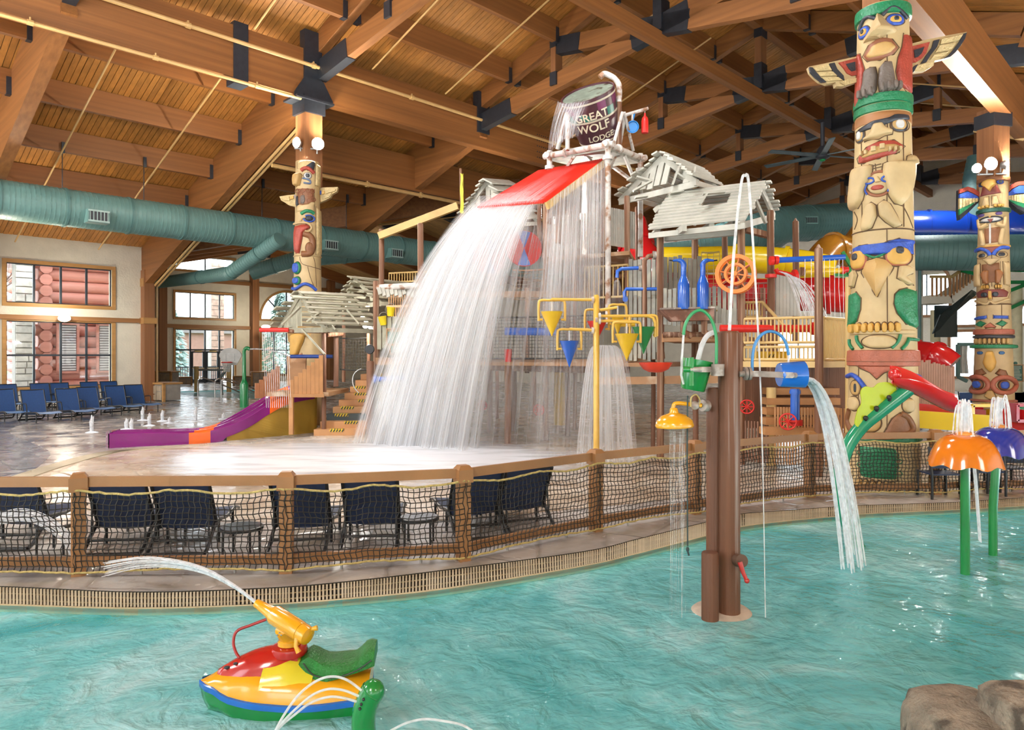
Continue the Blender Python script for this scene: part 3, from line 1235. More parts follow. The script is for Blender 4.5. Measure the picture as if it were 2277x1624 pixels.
tree('bare_tree', 6.2, 37.5, 9, 'bare tree outside beside the stone pillar', True, 3)
tree('bare_tree', 19.0, 66, 10, 'thin bare tree behind the alcove window', True, 5)
tree('bare_tree', 23.5, 70, 10, 'forked bare tree behind the alcove window near the stone pillar', True, 8)
tree('spruce_tree', 26, 70, 6.6, 'blue-green spruce behind the glass doors', False, 2)
tree('spruce_tree', 35, 66, 8.5, 'spruce filling the arched window', False, 4)
fe = empty('garden_fence', UV(21, 54, 0), 'low dark picket fence outside the glass doors', 'fence')
for k in range(46):
    m = MB()
    ubox(m, 17.5+k*.16, 17.55+k*.16, 54, 54.05, -.3, 1.1)
    m.build('picket', window_bar, fe)
m = MB()
ubox(m, 17.5, 24.9, 53.98, 54.07, 1.0, 1.08)
ubox(m, 17.5, 24.9, 53.98, 54.07, 0, .08)
m.build('fence_rail', window_bar, fe)
cab2 = empty('brown_shed', UV(31, 74, 0), 'reddish shed outside behind the alcove windows', 'building')
ubox(MB(), 16, 40, 76, 80, -.3, 4.2).build('shed_wall', M('shed red', (.30, .16, .13), .8), cab2)
ubox(MB(), 15.5, 40.5, 75.5, 80.5, 4.2, 4.5).build('shed_roof', M('shed roof', (.2, .17, .17), .8), cab2)


# ================================================================== DUCTS, PIPES, COLUMNS, LAMPS
def duct(name, pts, r, lab, ribs=.11, bands=(), mat=teal, n=20, cat='duct'):
    """round spiral duct with raised seams"""
    t = empty(name, pts[0], lab, cat)
    path = [V(p) for p in pts]
    MB().tube(path, r, n).build('duct_pipe', mat, t, 40)
    m = MB()
    for i in range(len(path)-1):
        a, b = path[i], path[i+1]
        L = (b-a).length
        k = int(L/ribs)
        tt = (b-a).normalized()
        for j in range(k):
            p = a+tt*((j+.5)*L/k)
            m.tube([p-tt*.012, p+tt*.012], r+.008, n, caps=True)
    m.build('spiral_seam', mat, t, kind='stuff')
    for c in bands:
        i, f = int(c), c-int(c)
        p = lerp(path[i], path[i+1], f)
        tt = (path[i+1]-path[i]).normalized()
        MB().tube([p-tt*.035, p+tt*.035], r+.03, n).build('duct_band', teal_dark, t, 40)
    return t


zd = 6.6
dv = 25.8
bands = []
dA, dB = UV(1.5, dv, zd), UV(30, dv, zd)
for u in (3.1, 4.6, 6.35, 8.2, 9.9, 11.6, 13.4, 15.3, 17.3, 19.2, 21.2, 23.2, 25.2, 27.2):
    bands.append((u-1.5)/28.5)
du = duct('air_duct', [dA, dB], .59, 'thick teal spiral air duct hung across the hall below the roof', .13, bands)
for u in (7.1, 15.4, 18.6, 9.9+13):
    c = UV(u, dv-.62, zd-.28)
    m = MB()
    m.box(c, .62, .42, .4, GROT)
    o = m.build('air_vent', teal, du)
    m = MB()
    m.box(c-VR*.212, .54, .02, .28, GROT)
    m.build('vent_recess', black_steel, o)
    m = MB()
    for k in range(6):
        m.box(c-VR*.222+UR*(-.25+k*.1), .02, .03, .3, GROT)
    for zz in (-.16, .16):
        m.box(c-VR*.225+V((0, 0, zz)), .6, .03, .05, GROT)
    m.build('vent_slats', M('vent slat', (.33, .45, .42), .45), o)
for u in (6.3, 8.7, 12.9, 16.6, 20.4):
    m = MB()
    m.cyl(UV(u, dv, zd+.55), UV(u, dv, zr(dv)-.55), .014, n=6)
    m.box(UV(u, dv-.1, zr(dv)-.62), .09, .06, .34, GROT)
    m.build('hanger_rod', black_steel, du)
p1 = P(622, 532, 26.6)
p2 = P(512, 608, 28.0)
p3 = P(330, 632, 38.5)
duct('branch_duct', [p1, lerp(p1, p2, .8), p2, lerp(p2, p3, .1), p3], .27, 'narrow teal duct elbowing down from the thick duct', .12, (0.5, 3.2))
duct('branch_duct', [P(560, 606, 33), P(660, 577, 33), P(860, 562, 36)], .36, 'teal duct running behind the wooden-lit totem column', .12, (0.5, 1.5))
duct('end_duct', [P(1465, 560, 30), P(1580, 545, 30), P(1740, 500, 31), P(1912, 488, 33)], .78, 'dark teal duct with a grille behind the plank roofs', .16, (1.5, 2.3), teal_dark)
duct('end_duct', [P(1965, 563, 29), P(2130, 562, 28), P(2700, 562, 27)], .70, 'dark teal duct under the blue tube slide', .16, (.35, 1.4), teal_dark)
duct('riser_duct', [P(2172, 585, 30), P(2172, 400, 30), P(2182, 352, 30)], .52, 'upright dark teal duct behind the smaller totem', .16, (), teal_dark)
duct('elbow_duct', [P(1690, 560, 32), P(1740, 525, 32), P(1765, 492, 32)], .38, 'grey-teal elbow duct below the big plank roof', .12, (), M('grey teal', (.17, .24, .25), .4))
duct('elbow_duct', [P(1590, 560, 31.5), P(1660, 556, 31.5), P(1694, 560, 31.5)], .42, 'ribbed teal duct stub seen between the fort posts', .1, (), teal_dark)
c = P(1800, 490, 30.6)
g = empty('duct_grille', c, 'rectangular grille with dark slots on the dark teal duct', 'vent')
MB().box(c, .7, .1, .34).build('grille_frame', teal, g)
m = MB()
for k in range(9):
    m.box(c+V((-.28+k*.07, -.06, 0)), .04, .02, .22)
m.build('grille_slots', black_steel, g)

# sprinkler pipes
def pipe(name, pts, r, lab, group=None, mat=cream_pipe):
    o = MB().tube(pts, r, 8).build(name, mat, None, 40)
    return tag(o, lab, 'pipe', group)


def joints(o, a, b, r, k):
    m = MB()
    t = (V(b)-V(a)).normalized()
    for i in range(k):
        p = lerp(V(a), V(b), (i+.5)/k)
        m.tube([p-t*.06, p+t*.06], r*1.45, 8)
        m.tube([p, p+V((0, 0, .12))], r*.5, 5)
    m.build('coupling', cream_pipe, o, kind='stuff')


a, b = UV(2, 18.62, 10.35), UV(34, 18.62, 10.3)
joints(pipe('sprinkler_main', [a, b], .055, 'yellowish sprinkler main along the face of the deep girder'), a, b, .055, 9)
a, b = UV(0, 18.65, 9.3), UV(10.5, 18.65, 9.3)
joints(pipe('sprinkler_main', [a, b], .045, 'yellowish sprinkler pipe under the deep girder'), a, b, .045, 4)
a, b = UV(11.5, 22.3, 8.25), UV(34, 22.3, 8.25)
joints(pipe('sprinkler_main', [a, b], .07, 'yellowish pipe along the foot of the header beam'), a, b, .07, 9)
for k, (s, dz) in enumerate(((.24, 0), (.38, .02))):
    pipe('rafter_pipe', [UV(11.2+s, 19.2, zr(19.2)-1.8), UV(11.2+s, 32.6, zr(32.6)-1.8), UV(11.2+s, 32.75, 5.0), UV(11.2+s, 32.75, .2)], .05, 'cream pipe running down the big corner rafter, %s of the pair' % ('inner' if k else 'outer'))
ORD = ('first', 'second', 'third', 'fourth', 'fifth', 'sixth', 'seventh', 'eighth', 'ninth', 'tenth', 'eleventh', 'twelfth')
for i, u in enumerate((1.0, 3.2, 6.18, 8.94, 12.7, 15.6, 19.2, 22.2)):
    if u < 11:
        pipe('branch_pipe', [UV(u, 19.0, zr(19)-1.0), UV(u, 31.5, zr(31.5)-1.0)], .028, 'thin cream sprinkler branch slanting under the lower roof, %s towards the corner rafter' % ORD[i], 'sprinkler branches under the lower roof')
    pipe('branch_pipe', [UV(u, 18.3, zr(18.3)-.95), UV(u, 12.2, zr(12.2)-.95)], .028, 'thin cream sprinkler branch slanting up under the high roof, %s along the girder' % ORD[i], 'sprinkler branches under the high roof')
for i, u in enumerate((26, 29, 32, 35)):
    pipe('branch_pipe', [UV(u, 10.4, zr(10.4)-.95), UV(u, 2, zr(2)-.95)], .028, 'thin cream sprinkler branch beyond the roof ridge, %s one back' % ORD[i], 'sprinkler branches beyond the ridge')
for i, u in enumerate((14, 15.9, 18.5)):
    pipe('branch_pipe', [UV(24, 27, 8.9), UV(u, 27+1.5, zg(u)-.9)], .026, 'thin cream branch pipe in the alcove roof, %s from the corner' % ORD[i], 'sprinkler branches in the alcove roof')
pipe('right_rafter_pipe', [P(2165, 290, 20), P(2277, 310, 19.5)], .05, 'pipe along the roof edge by the smaller totem lamps')

# columns carrying the totems, with floodlights
def flood(parent, c, aim, r, power, energy_spot=105):
    """lamp head: bowl, lit lens and its own light"""
    c, aim = V(c), V(aim).normalized()
    m = MB()
    m.lathe([(r*.35, -r*1.1), (r*.6, -r*.9), (r, -.02), (r*1.05, 0), (r*.95, 0)], c, aim, 16)
    m.tube([c-aim*r, c-aim*r-V((0, 0, r*1.5))], r*.15, 6)
    h = m.build('lamp_housing', M('lamp housing', (.5, .5, .48), .35, metal=.6), parent, 40)
    MB().lathe([(r*.93, .0), (r*.8, .03), (.001, .05)], c, aim, 16).build('lamp_lens', MATS.get('lamp glow') or emit('lamp glow', (1, .95, .86), 1400), h, 60)
    lamp('SPOT', c+aim*.12, power, WARM, c+aim*5, .12, energy_spot, .8)


p = UV(10.9, 18.9)
col = empty('timber_column', (p.x, p.y, 0), 'square timber column with a black steel cap above the owl-winged totem', 'column')
MB().box((p.x, p.y, 8.1), .55, .55, 3.0, GROT).build('column_shaft', post_wood, col)
m = MB()
m.box((p.x, p.y, 9.2), .68, .68, .5, GROT)
m.prism([(-.62, 9.3), (.62, 9.3), (.62, 9.45), (.3, 9.95), (-.3, 9.95), (-.62, 9.45)], Matrix.Translation(V((p.x, p.y, 0))-VR*.26) @ Matrix.Rotation(GU, 4, 'Z') @ Matrix.Rotation(PI/2, 4, 'X'), .03)
m.box((p.x, p.y, 9.33), 1.2, .8, .06, GROT)
m.build('steel_cap', black_steel, col)
fl = empty('floodlight_pair', P(683, 318, 20.6), 'pair of glowing floodlights on the timber column over the distant totem', 'floodlight')
flood(fl, P(659, 317, 20.6), (-.5, -.75, -.05), .15, 130)
flood(fl, P(707, 320, 20.6), (.35, -.85, -.05), .17, 130)
MB().cyl(P(655, 330, 20.75), P(711, 331, 20.75), .03, n=8).build('lamp_bracket', galv, fl)
# up-lights that wash the roof from the column head
for dx, dy in ((-1.2, .9), (1.0, 1.4)):
    lamp('SPOT', V((p.x+dx*.4, p.y-.5, 8.2)), 420, WARM, V((p.x+dx*4, p.y+dy*2, 13)), .2, 140, .8)
for uu, vv in ((3, 18.0), (18, 18.3), (25, 18.3), (16, 4.3), (27, 4.3), (4, 5), (34, 11)):  # up-lights added without fixtures to brighten the high roof
    lamp('SPOT', UV(uu, vv, 7.6), 210, WARM, UV(uu, vv+.5, 14), .25, 150, .9)
for uu, vv in ((5, 27), (18, 33), (24, 40), (2, 30)):  # more fixtureless up-lights added for the aisle and alcove ceilings
    lamp('SPOT', UV(uu, vv, 4.2), 560, WARM, UV(uu, vv+.5, 14), .25, 150, .9)
p = UV(11.6, 3.56)
RB = V((5.55, 10.8, 0))
p2 = P(1967, 0, 10.8)
tag(MB().box((p2.x, p2.y, 8.3), .44, .44, 2.6, rz3(.1)).build('timber_post', post_wood), 'light timber post rising from the top of the big totem', 'column')
p3 = P(2208, 330, 17.7)
col = empty('timber_column', (p3.x, p3.y, 0), 'timber post with a black steel collar above the smaller totem', 'column')
MB().box((p3.x, p3.y, 7.0), .48, .48, 2.0, rz3(.25)).build('column_shaft', post_wood, col)
MB().box((p3.x, p3.y, 7.72), .56, .56, .34, rz3(.25)).build('steel_collar', black_steel, col)
fl = empty('floodlight_cluster', P(2205, 365, 17.2), 'three bright floodlights round the post of the smaller totem', 'floodlight')
flood(fl, P(2204, 364, 17.1), (0, -.9, -.05), .15, 100)
flood(fl, P(2172, 374, 17.3), (-.8, -.5, -.05), .11, 100)
flood(fl, P(2238, 366, 17.3), (.8, -.45, -.05), .12, 100)
MB().cyl(P(2172, 388, 17.45), P(2238, 386, 17.45), .03, n=8).build('lamp_bracket', galv, fl)
# wall lamps
for px, py, d, pw, lab in ((143, 708, 28.3, 160, 'round glowing wall lamp between the two log-view windows'), (591, 727, 50.5, 260, 'glowing wall lamp beside the arched window')):
    o = empty('wall_lamp', P(px, py, d), lab, 'lamp')
    MB().ball(P(px, py, d), .24 if d < 40 else .32, .16, .14).build('lamp_shade', MATS.get('wall glow') or emit('wall glow', (1, .88, .66), 9), o, 60)
    MB().box(P(px, py, d)+V((0, .12, -.04)), .3, .12, .1).build('lamp_base', galv, o)
    lamp('POINT', P(px, py-14, d-.8), pw, WARM, None, .15)


# ================================================================== TOTEMS
cream = M('totem cream', (.52, .38, .19), .5, .12, 3, .25, 9)
cream2 = M('totem stipple cream', (.58, .44, .21), .45, .15, 12, .8, 34)
tan = M('totem tan', (.50, .31, .11), .5, .12, 3, .25, 12)
ochre = M('totem ochre', (.58, .33, .07), .5, .12, 4)
t_black = M('totem black', (.03, .035, .045), .35, .2, 8, .3, 20)
t_grey = M('totem foot grey', (.14, .11, .09), .5, .15, 8, .5, 25)
t_red = M('totem red', (.36, .055, .035), .4, .15, 8, .5, 25)
t_brick = M('totem brick red', (.40, .12, .07), .5, .12, 8, .5, 20)
t_maroon = M('totem maroon', (.20, .045, .035), .45, .12, 6)
t_green = M('totem green', (.015, .20, .085), .35, .15, 8, .6, 22)
t_blue = M('totem blue', (.03, .09, .45), .4, .2, 10, .5, 30)
t_brown = M('totem brown', (.22, .09, .035), .5, .15, 4, .4, 16)
t_white = M('totem white', (.55, .55, .53), .5)
t_lip = M('totem lip brown', (.27, .10, .05), .5, .12, 5, .2, 14)
groove = M('totem groove', (.12, .07, .035), .8)


class Totem:
    def __init__(s, name, pxc, d, ybot, prof, lab, mat=cream, base_ybot=None):
        s.pxc, s.d = pxc, d
        s.C = P(pxc, HY, d)
        s.C.z = 0
        n = V((-s.C.x, -s.C.y, 0)).normalized()
        s.n = n
        s.e = V((-n.y, n.x, 0))
        if s.e.x < 0:
            s.e = -s.e
        s.prof = prof                    # [(y pixel, radius m)]
        s.o = empty(name, s.C, lab, 'totem pole')
        s.lines = MB()
        pr = [(r, s.z(y)) for y, r in prof]
        pr.sort(key=lambda q: q[1])
        MB().lathe(pr, s.C, (0, 0, 1), 36).build('pole', mat, s.o, 40)

    def z(s, y):
        return 2+(HY-y)/F*s.d

    def r(s, y):
        pr = s.prof
        if y <= pr[0][0]:
            return pr[0][1]
        for (y0, r0), (y1, r1) in zip(pr, pr[1:]):
            if y <= y1:
                return lerp(r0, r1, (y-y0)/max(1e-6, y1-y0))
        return pr[-1][1]

    def S(s, px, y, out=0.0):
        r = s.r(y)
        k = (px-s.pxc)/F*(s.d-r*.6)/r
        a = math.asin(max(-1, min(1, k))) if abs(k) < 1 else math.copysign(PI/2+min(.9, (abs(k)-1)*2.2), k)
        return s.C+(s.e*math.sin(a)+s.n*math.cos(a))*(r+out)+V((0, 0, s.z(y)))

    def relief(s, poly, h, name, mat, rows=14, cols=12, power=4, tip=None, lab=None):
        """raised pillow following a pixel outline (one span per row)"""
        ys = [p[1] for p in poly]
        y0, y1 = min(ys)+.3, max(ys)-.3
        g = []
        k = len(poly)
        for i in range(rows+1):
            y = lerp(y0, y1, i/rows)
            xs = []
            for a in range(k):
                (xa, ya), (xb, yb) = poly[a], poly[(a+1) % k]
                if (ya-y)*(yb-y) <= 0 and abs(yb-ya) > 1e-6:
                    xs.append(xa+(xb-xa)*(y-ya)/(yb-ya))
            if len(xs) < 2:
                continue
            xa, xb = min(xs), max(xs)
            row = []
            for j in range(cols+1):
                t = j/cols
                e = (1-abs(2*t-1)**power)*(1-abs(2*i/rows-1)**(power*2)) if tip is None else (1-abs(2*t-1))*tip(i/rows)
                row.append(s.S(lerp(xa, xb, t), y, -.012+(h+.012)*max(0, e)**.5 if tip is None else -.01+h*max(0, e)))
            g.append(row)
        m = MB()
        m.strip(g)
        if (xb-xa) > 0 and y1-y0 > 8 and h < .2:
            s.lines.tube([s.S(x, y, .0) for x, y in poly], .011*s.r(y0)/.45, 5, closed=True)  # dark raised outline adds carved-edge shading as colour
        o = m.build(name, mat, s.o, 50, label=lab)
        # outward facing
        c = o.data.polygons[len(o.data.polygons)//2]
        if c.normal.dot(s.n) < 0:
            o.data.flip_normals()
        return o

    def ell(s, cx, cy, rx, ry, h, name, mat, **k):
        return s.relief([(cx+rx*math.cos(a*PI/12), cy+ry*math.sin(a*PI/12)) for a in range(24)], h, name, mat, **k)

    def stroke(s, pts, r, name, mat, out=0.0, closed=False, n=5):
        q = spline([V((x, y, 0)) for x, y in pts], n, closed)
        return MB().tube([s.S(p.x, p.y, out) for p in q], r, 8, closed=closed).build(name, mat, s.o, 50)

    def ring(s, cx, cy, rx, ry, r, name, mat, out=0.0):
        return s.stroke([(cx+rx*math.cos(a*PI/6), cy+ry*math.sin(a*PI/6)) for a in range(12)], r, name, mat, out, True, 4)

    def band(s, y0, y1, h, name, mat):
        r0, r1 = s.r(y0), s.r(y1)
        return MB().lathe([(r1-.02, s.z(y1)-.01), (r1+h, s.z(y1)+.01), (r1+h*1.1, (s.z(y0)+s.z(y1))/2), (r0+h, s.z(y0)-.01), (r0-.02, s.z(y0)+.01)], s.C, (0, 0, 1), 36).build(name, mat, s.o, 50)

    def grooves(s, lines, r=.008):
        m = s.lines
        for l in lines:
            q = spline([V((x, y, 0)) for x, y in l], 5)
            m.tube([s.S(p.x, p.y, .002) for p in q], r, 6)
        return m.build('groove_and_shading', groove, s.o, kind='stuff')

    def wing(s, outline, feathers, dd=0.0, t=.1, base=cream):
        """flat carved wing beside the pole; feathers = [(polygon, material, proud)]"""
        def pr(poly, d, th, m):
            f = [P(x, y, d) for x, y in poly]
            k = len(f)
            vs = f+[q+V((0, th, 0)) for q in f]
            ar = sum((f[i].x*f[(i+1) % k].z-f[(i+1) % k].x*f[i].z) for i in range(k))
            fs = [tuple(range(k)), tuple(reversed(range(k, 2*k)))]+[(i, k+i, k+(i+1) % k, (i+1) % k) for i in range(k)]
            if ar < 0:
                fs = [tuple(reversed(q)) for q in fs]
            return m.add(vs, fs)
        w = pr(outline, s.d+dd, t, MB()).build('wing', base, s.o)
        for poly, mat, h in feathers:
            pr(poly, s.d+dd-h, h+.01, MB()).build('feather', mat, w)
        return w


# ---- the big totem
T = Totem('totem_pole', 1963, 10.8, 1090, [(24, .345), (240, .372), (420, .40), (600, .425), (800, .462), (965, .485), (1000, .50), (1088, .50)], 'huge cream totem pole with green collars by the orange mushroom')
T.band(26, 52, .035, 'green_collar', t_green)
for side, dx in ((1, 0), (-1, 0)):
    pass
T.stroke([(1917, 70), (1924, 54), (1934, 50), (1946, 57), (1953, 62)], .03, 'eyebrow', t_black, .012)
T.stroke([(1962, 56), (1972, 46), (1981, 41), (1992, 45), (2009, 61)], .03, 'eyebrow', t_black, .012)
for cx, cy, rx, ry in ((1987, 68, 19, 13), (1926, 80, 12, 14)):
    T.ell(cx, cy, rx, ry, .03, 'eye_rim', t_blue)
    T.ell(cx, cy, rx*.66, ry*.62, .045, 'eye', ochre)
    T.ell(cx, cy-1, rx*.3, ry*.42, .06, 'pupil', t_black)
T.relief([(1949, 51), (1958, 51), (1976, 74), (1993, 88), (1990, 96), (1972, 100), (1957, 107), (1940, 100), (1923, 106), (1922, 96), (1936, 78)], .24, 'beak', cream, 16, 14, tip=lambda t: .25+.95*t if t < .82 else 1.03-(t-.82)*3.2)
T.relief([(1922, 132), (1934, 113), (1958, 103), (1982, 110), (1995, 128), (1985, 143), (1958, 153), (1932, 148)], .045, 'lips', t_lip)
T.relief([(1929, 137), (1940, 120), (1960, 114), (1980, 118), (1990, 129), (1980, 141), (1957, 147), (1936, 144)], .07, 'mouth', tan)
T.relief([(2003, 96), (2018, 90), (2020, 150), (2020, 225), (2008, 220), (1992, 205), (1988, 180), (1992, 150), (2000, 125)], .045, 'breast_panel', t_red)
T.relief([(1911, 115), (1918, 122), (1927, 160), (1926, 190), (1918, 228), (1908, 244), (1909, 180)], .045, 'breast_panel', t_red)
T.relief([(1927, 172), (1937, 162), (1949, 165), (1953, 185), (1951, 215), (1945, 227), (1922, 228), (1920, 215), (1925, 195)], .085, 'foot', t_grey)
T.relief([(1956, 170), (1968, 156), (1980, 160), (1984, 180), (1988, 205), (1994, 217), (1985, 222), (1956, 224), (1953, 200)], .085, 'foot', t_grey)
for x, y in ((1924, 218), (1933, 219), (1943, 218), (1962, 214), (1973, 212), (1984, 211), (1991, 213)):
    T.ell(x, y, 4.5, 11, .11, 'toe', t_grey, rows=8, cols=6)
T.band(222, 243, .03, 'green_collar', t_green)
T.band(244, 262, .024, 'green_collar', t_green)
T.band(263, 286, .006, 'brown_brow', M('totem forehead', (.36, .16, .06), .5, .12, 3))
T.relief([(1909, 292), (1940, 282), (1957, 287), (1985, 273), (2014, 270), (2017, 282), (1988, 288), (1960, 297), (1948, 297), (1928, 296), (1911, 306)], .035, 'eyebrow', t_black, 12, 16)
for cx, cy, rx, ry in ((1996, 295, 19, 16), (1918, 306, 10, 16)):
    T.ell(cx, cy, rx, ry, .012, 'eye_socket', t_black)
    T.ell(cx-1, cy-1, rx*.82, ry*.82, .024, 'eye', tan)
    T.ell(cx-1, cy-1, rx*.5, ry*.66, .04, 'pupil', t_white)
T.relief([(1946, 290), (1962, 288), (1970, 302), (1983, 308), (1982, 316), (1966, 318), (1955, 324), (1942, 321), (1926, 323), (1926, 318), (1938, 308)], .11, 'nose', cream, 12, 12)
T.relief([(1911, 354), (1930, 336), (1957, 327), (1985, 328), (2007, 341), (1990, 358), (1955, 366), (1925, 370), (1914, 366)], .05, 'lips', t_red)
T.relief([(1922, 356), (1938, 344), (1960, 337), (1985, 337), (1997, 343), (1980, 353), (1950, 357), (1928, 361)], .075, 'mouth', tan)
for x, y in ((1948, 345), (1962, 342)):
    T.relief([(x-6, y-8), (x+6, y-8), (x+6, y+9), (x-6, y+9)], .115, 'tooth', cream, 5, 5)
for x in (1926, 1934, 1974, 1983, 1991):
    T.relief([(x-3, 342), (x+4, 341), (x+4, 356), (x-3, 357)], .10, 'tooth', cream, 4, 4)
T.relief([(2010, 362), (2019, 355), (2026, 365), (2025, 400), (2020, 430), (2012, 452), (2000, 470), (1985, 466), (1975, 450), (1966, 425), (1960, 400), (1963, 378), (1972, 374), (1985, 395), (1998, 415), (2006, 395)], .10, 'arm', cream, 20, 10)
T.relief([(1902, 372), (1908, 372), (1911, 400), (1914, 420), (1922, 395), (1936, 375), (1944, 378), (1942, 400), (1930, 425), (1924, 450), (1914, 466), (1900, 466), (1898, 440)], .10, 'arm', cream, 20, 10)
T.ring(1955, 420, 27, 26, .022, 'small_face_rim', t_lip)
T.ell(1955, 419, 25, 24, .03, 'small_face', cream)
for cx in (1938, 1970):
    T.ring(cx, 412, 9, 6, .014, 'small_eye', t_blue, .035)
T.stroke([(1934, 418), (1930, 430), (1934, 441)], .012, 'tear', t_blue, .03)
T.stroke([(1972, 418), (1974, 430), (1972, 440)], .012, 'tear', t_blue, .03)
T.ell(1953, 429, 14, 6, .06, 'small_mouth', t_red)
T.relief([(1945, 404), (1955, 403), (1962, 418), (1948, 420)], .07, 'small_nose', cream, 6, 6)
T.relief([(1928, 466), (1940, 458), (1950, 466), (1952, 490), (1942, 515), (1922, 520), (1920, 505)], .07, 'leg', cream)
T.relief([(1952, 466), (1965, 456), (1978, 466), (1990, 490), (2000, 512), (1985, 518), (1968, 505), (1955, 490)], .07, 'leg', cream)
T.band(517, 521, .012, 'carved_ring', groove)
T.relief([(1898, 552), (1915, 549), (1932, 549), (1951, 557), (1972, 546), (1995, 540), (2026, 541), (2027, 573), (2008, 562), (1985, 559), (1968, 566), (1948, 575), (1930, 570), (1912, 562), (1899, 570)], .04, 'brow_band', t_blue, 14, 22)
T.stroke([(1905, 566), (1925, 568), (1947, 579), (1970, 570), (1990, 563)], .018, 'brow_trim', t_green, .012)
for cx, cy, rx, ry, px, py in ((1915, 580, 17, 22, 1912, 573), (1993, 578, 26, 21, 1993, 566)):
    T.ell(cx, cy, rx+2.5, ry+2, .035, 'eye_rim', t_brick)
    T.ell(cx, cy, rx, ry, .05, 'eye', ochre)
    T.ell(px, py, 7 if rx < 20 else 9, 9, .07, 'pupil', t_black)
T.relief([(1922, 588), (1935, 582), (1952, 581), (1968, 582), (1985, 594), (1984, 604), (1952, 665), (1948, 660), (1920, 610)], .17, 'beak', tan, 18, 14, tip=lambda t: min(1, .5+t*1.6)*(1.0-.35*t))
T.relief([(1993, 600), (2008, 596), (2024, 604), (2022, 614), (2006, 622), (2024, 640), (2012, 640), (1990, 626)], .06, 'cheek_curl', cream, 12, 8)
T.relief([(1899, 608), (1908, 600), (1913, 614), (1906, 640), (1898, 640)], .06, 'cheek_curl', cream, 10, 6)
T.relief([(1986, 660), (1995, 650), (2010, 646), (2029, 648), (2030, 733), (2008, 724), (1990, 700), (1984, 680)], .06, 'wing_panel', t_green)
T.relief([(1896, 652), (1910, 650), (1920, 665), (1919, 690), (1912, 715), (1895, 733)], .06, 'wing_panel', t_green)
for x in (1904, 1916, 1929, 1941, 1953, 1966, 1978, 1990):
    T.ell(x, 731, 6.2, 12, .075, 'claw', ochre, rows=8, cols=6)
T.relief([(1892, 735), (2032, 735), (2032, 746), (1892, 746)], .035, 'foot_ledge', cream, 6, 20)
T.ell(1956, 761, 36, 15, .06, 'belly', cream)
for pts in ([(1897, 755), (1898, 766), (1905, 777)], [(1912, 747), (1914, 760), (1924, 775)], [(1996, 746), (1992, 760), (1980, 775)], [(2010, 755), (2030, 757)], [(2012, 756), (2006, 768), (1998, 777)]):
    T.stroke(pts, .024, 'green_stripe', t_green, .02)
T.band(779, 814, .03, 'red_band', t_brick)
T.relief([(1905, 812), (2020, 812), (1985, 820), (1965, 828), (1951, 842), (1938, 828), (1918, 819)], .035, 'band_point', t_brick, 10, 20)
T.band(803, 805, .034, 'carved_ring', groove)
for sg, ex in ((-1, 1908), (1, 2004)):
    T.stroke([(1892 if sg < 0 else 2033, 838), (1902 if sg < 0 else 2022, 834), (1915 if sg < 0 else 2000, 842), (1928 if sg < 0 else 1983, 860)], .035, 'eyebrow', t_blue, .015)
    T.ell(ex, 862, 11 if sg < 0 else 13, 17, .025, 'eye', tan)
    T.ell(ex-2*sg, 862, 3, 11, .04, 'pupil', t_black)
    T.ell(1905 if sg < 0 else 2012, 897, 12, 16, .06, 'cheek', cream)
T.stroke([(1896, 912), (1892, 940), (1905, 958), (1950, 966), (1990, 962), (2020, 950), (2012, 925), (1998, 915)], .05, 'mouth_rim', t_brown, .0)
T.relief([(1962, 960), (1980, 925), (1997, 912), (2010, 922), (2022, 955), (1995, 962)], .03, 'mouth_corner', t_brown)
T.ell(1935, 935, 26, 22, .05, 'chin', tan)
T.band(966, 976, .03, 'green_ring', t_green)
T.relief([(1915, 985), (1992, 985), (1992, 1057), (1915, 1057)], .03, 'scale_panel', t_green, 8, 12)
for k in range(4):
    for j in range(6):
        T.ring(1921+j*13+(k % 2)*6, 1002+k*13, 6.5, 5, .006, 'scale', t_green, .03)
for x in (1918, 1930, 1943, 1956, 1969, 1982):
    T.ell(x, 1072, 6.5, 14, .06, 'claw', tan, rows=8, cols=6)
T.band(1078, 1090, .07, 'plinth', M('plinth concrete', (.40, .34, .26), .8))
T.grooves([[(1971, 60), (1972, 250)], [(1972, 290), (1971, 480)], [(1971, 520), (1972, 740)], [(1920, 300), (1922, 520)], [(2003, 285), (2004, 515)], [(1972, 780), (1971, 965)], [(1915, 786), (1914, 965)], [(1944, 472), (1935, 500)], [(1905, 470), (1912, 490), (1906, 510)], [(2002, 470), (2012, 490), (2022, 515)], [(1935, 381), (1960, 378)], [(1936, 387), (1962, 384)], [(1948, 376), (1950, 395)]])
T.wing([(2020, 99), (2060, 88), (2110, 78), (2150, 71), (2146, 84), (2138, 100), (2126, 115), (2114, 126), (2096, 131), (2078, 135), (2076, 146), (2060, 156), (2022, 162)],
       [([(2024, 104), (2068, 93), (2060, 118), (2050, 130), (2038, 138), (2026, 140)], t_red, .03),
        ([(2033, 111), (2056, 104), (2050, 118), (2042, 126), (2035, 128)], t_black, .045),
        ([(2077, 90), (2090, 87), (2084, 104), (2070, 122), (2060, 138), (2048, 141), (2062, 120), (2073, 105)], t_black, .03),
        ([(2094, 87), (2142, 76), (2134, 88), (2122, 92), (2092, 98)], cream2, .035),
        ([(2090, 101), (2126, 95), (2120, 106), (2110, 112), (2080, 117)], cream2, .035),
        ([(2078, 121), (2112, 114), (2102, 124), (2070, 132)], cream2, .035),
        ([(2142, 75), (2150, 72), (2146, 86), (2136, 102), (2124, 117), (2112, 127), (2096, 131), (2110, 122), (2124, 106), (2134, 92)], t_black, .03),
        ([(2036, 148), (2060, 140), (2076, 138), (2072, 147), (2056, 154), (2030, 160)], cream2, .03),
        ([(2024, 158), (2034, 146), (2042, 142), (2032, 160)], t_black, .035)])
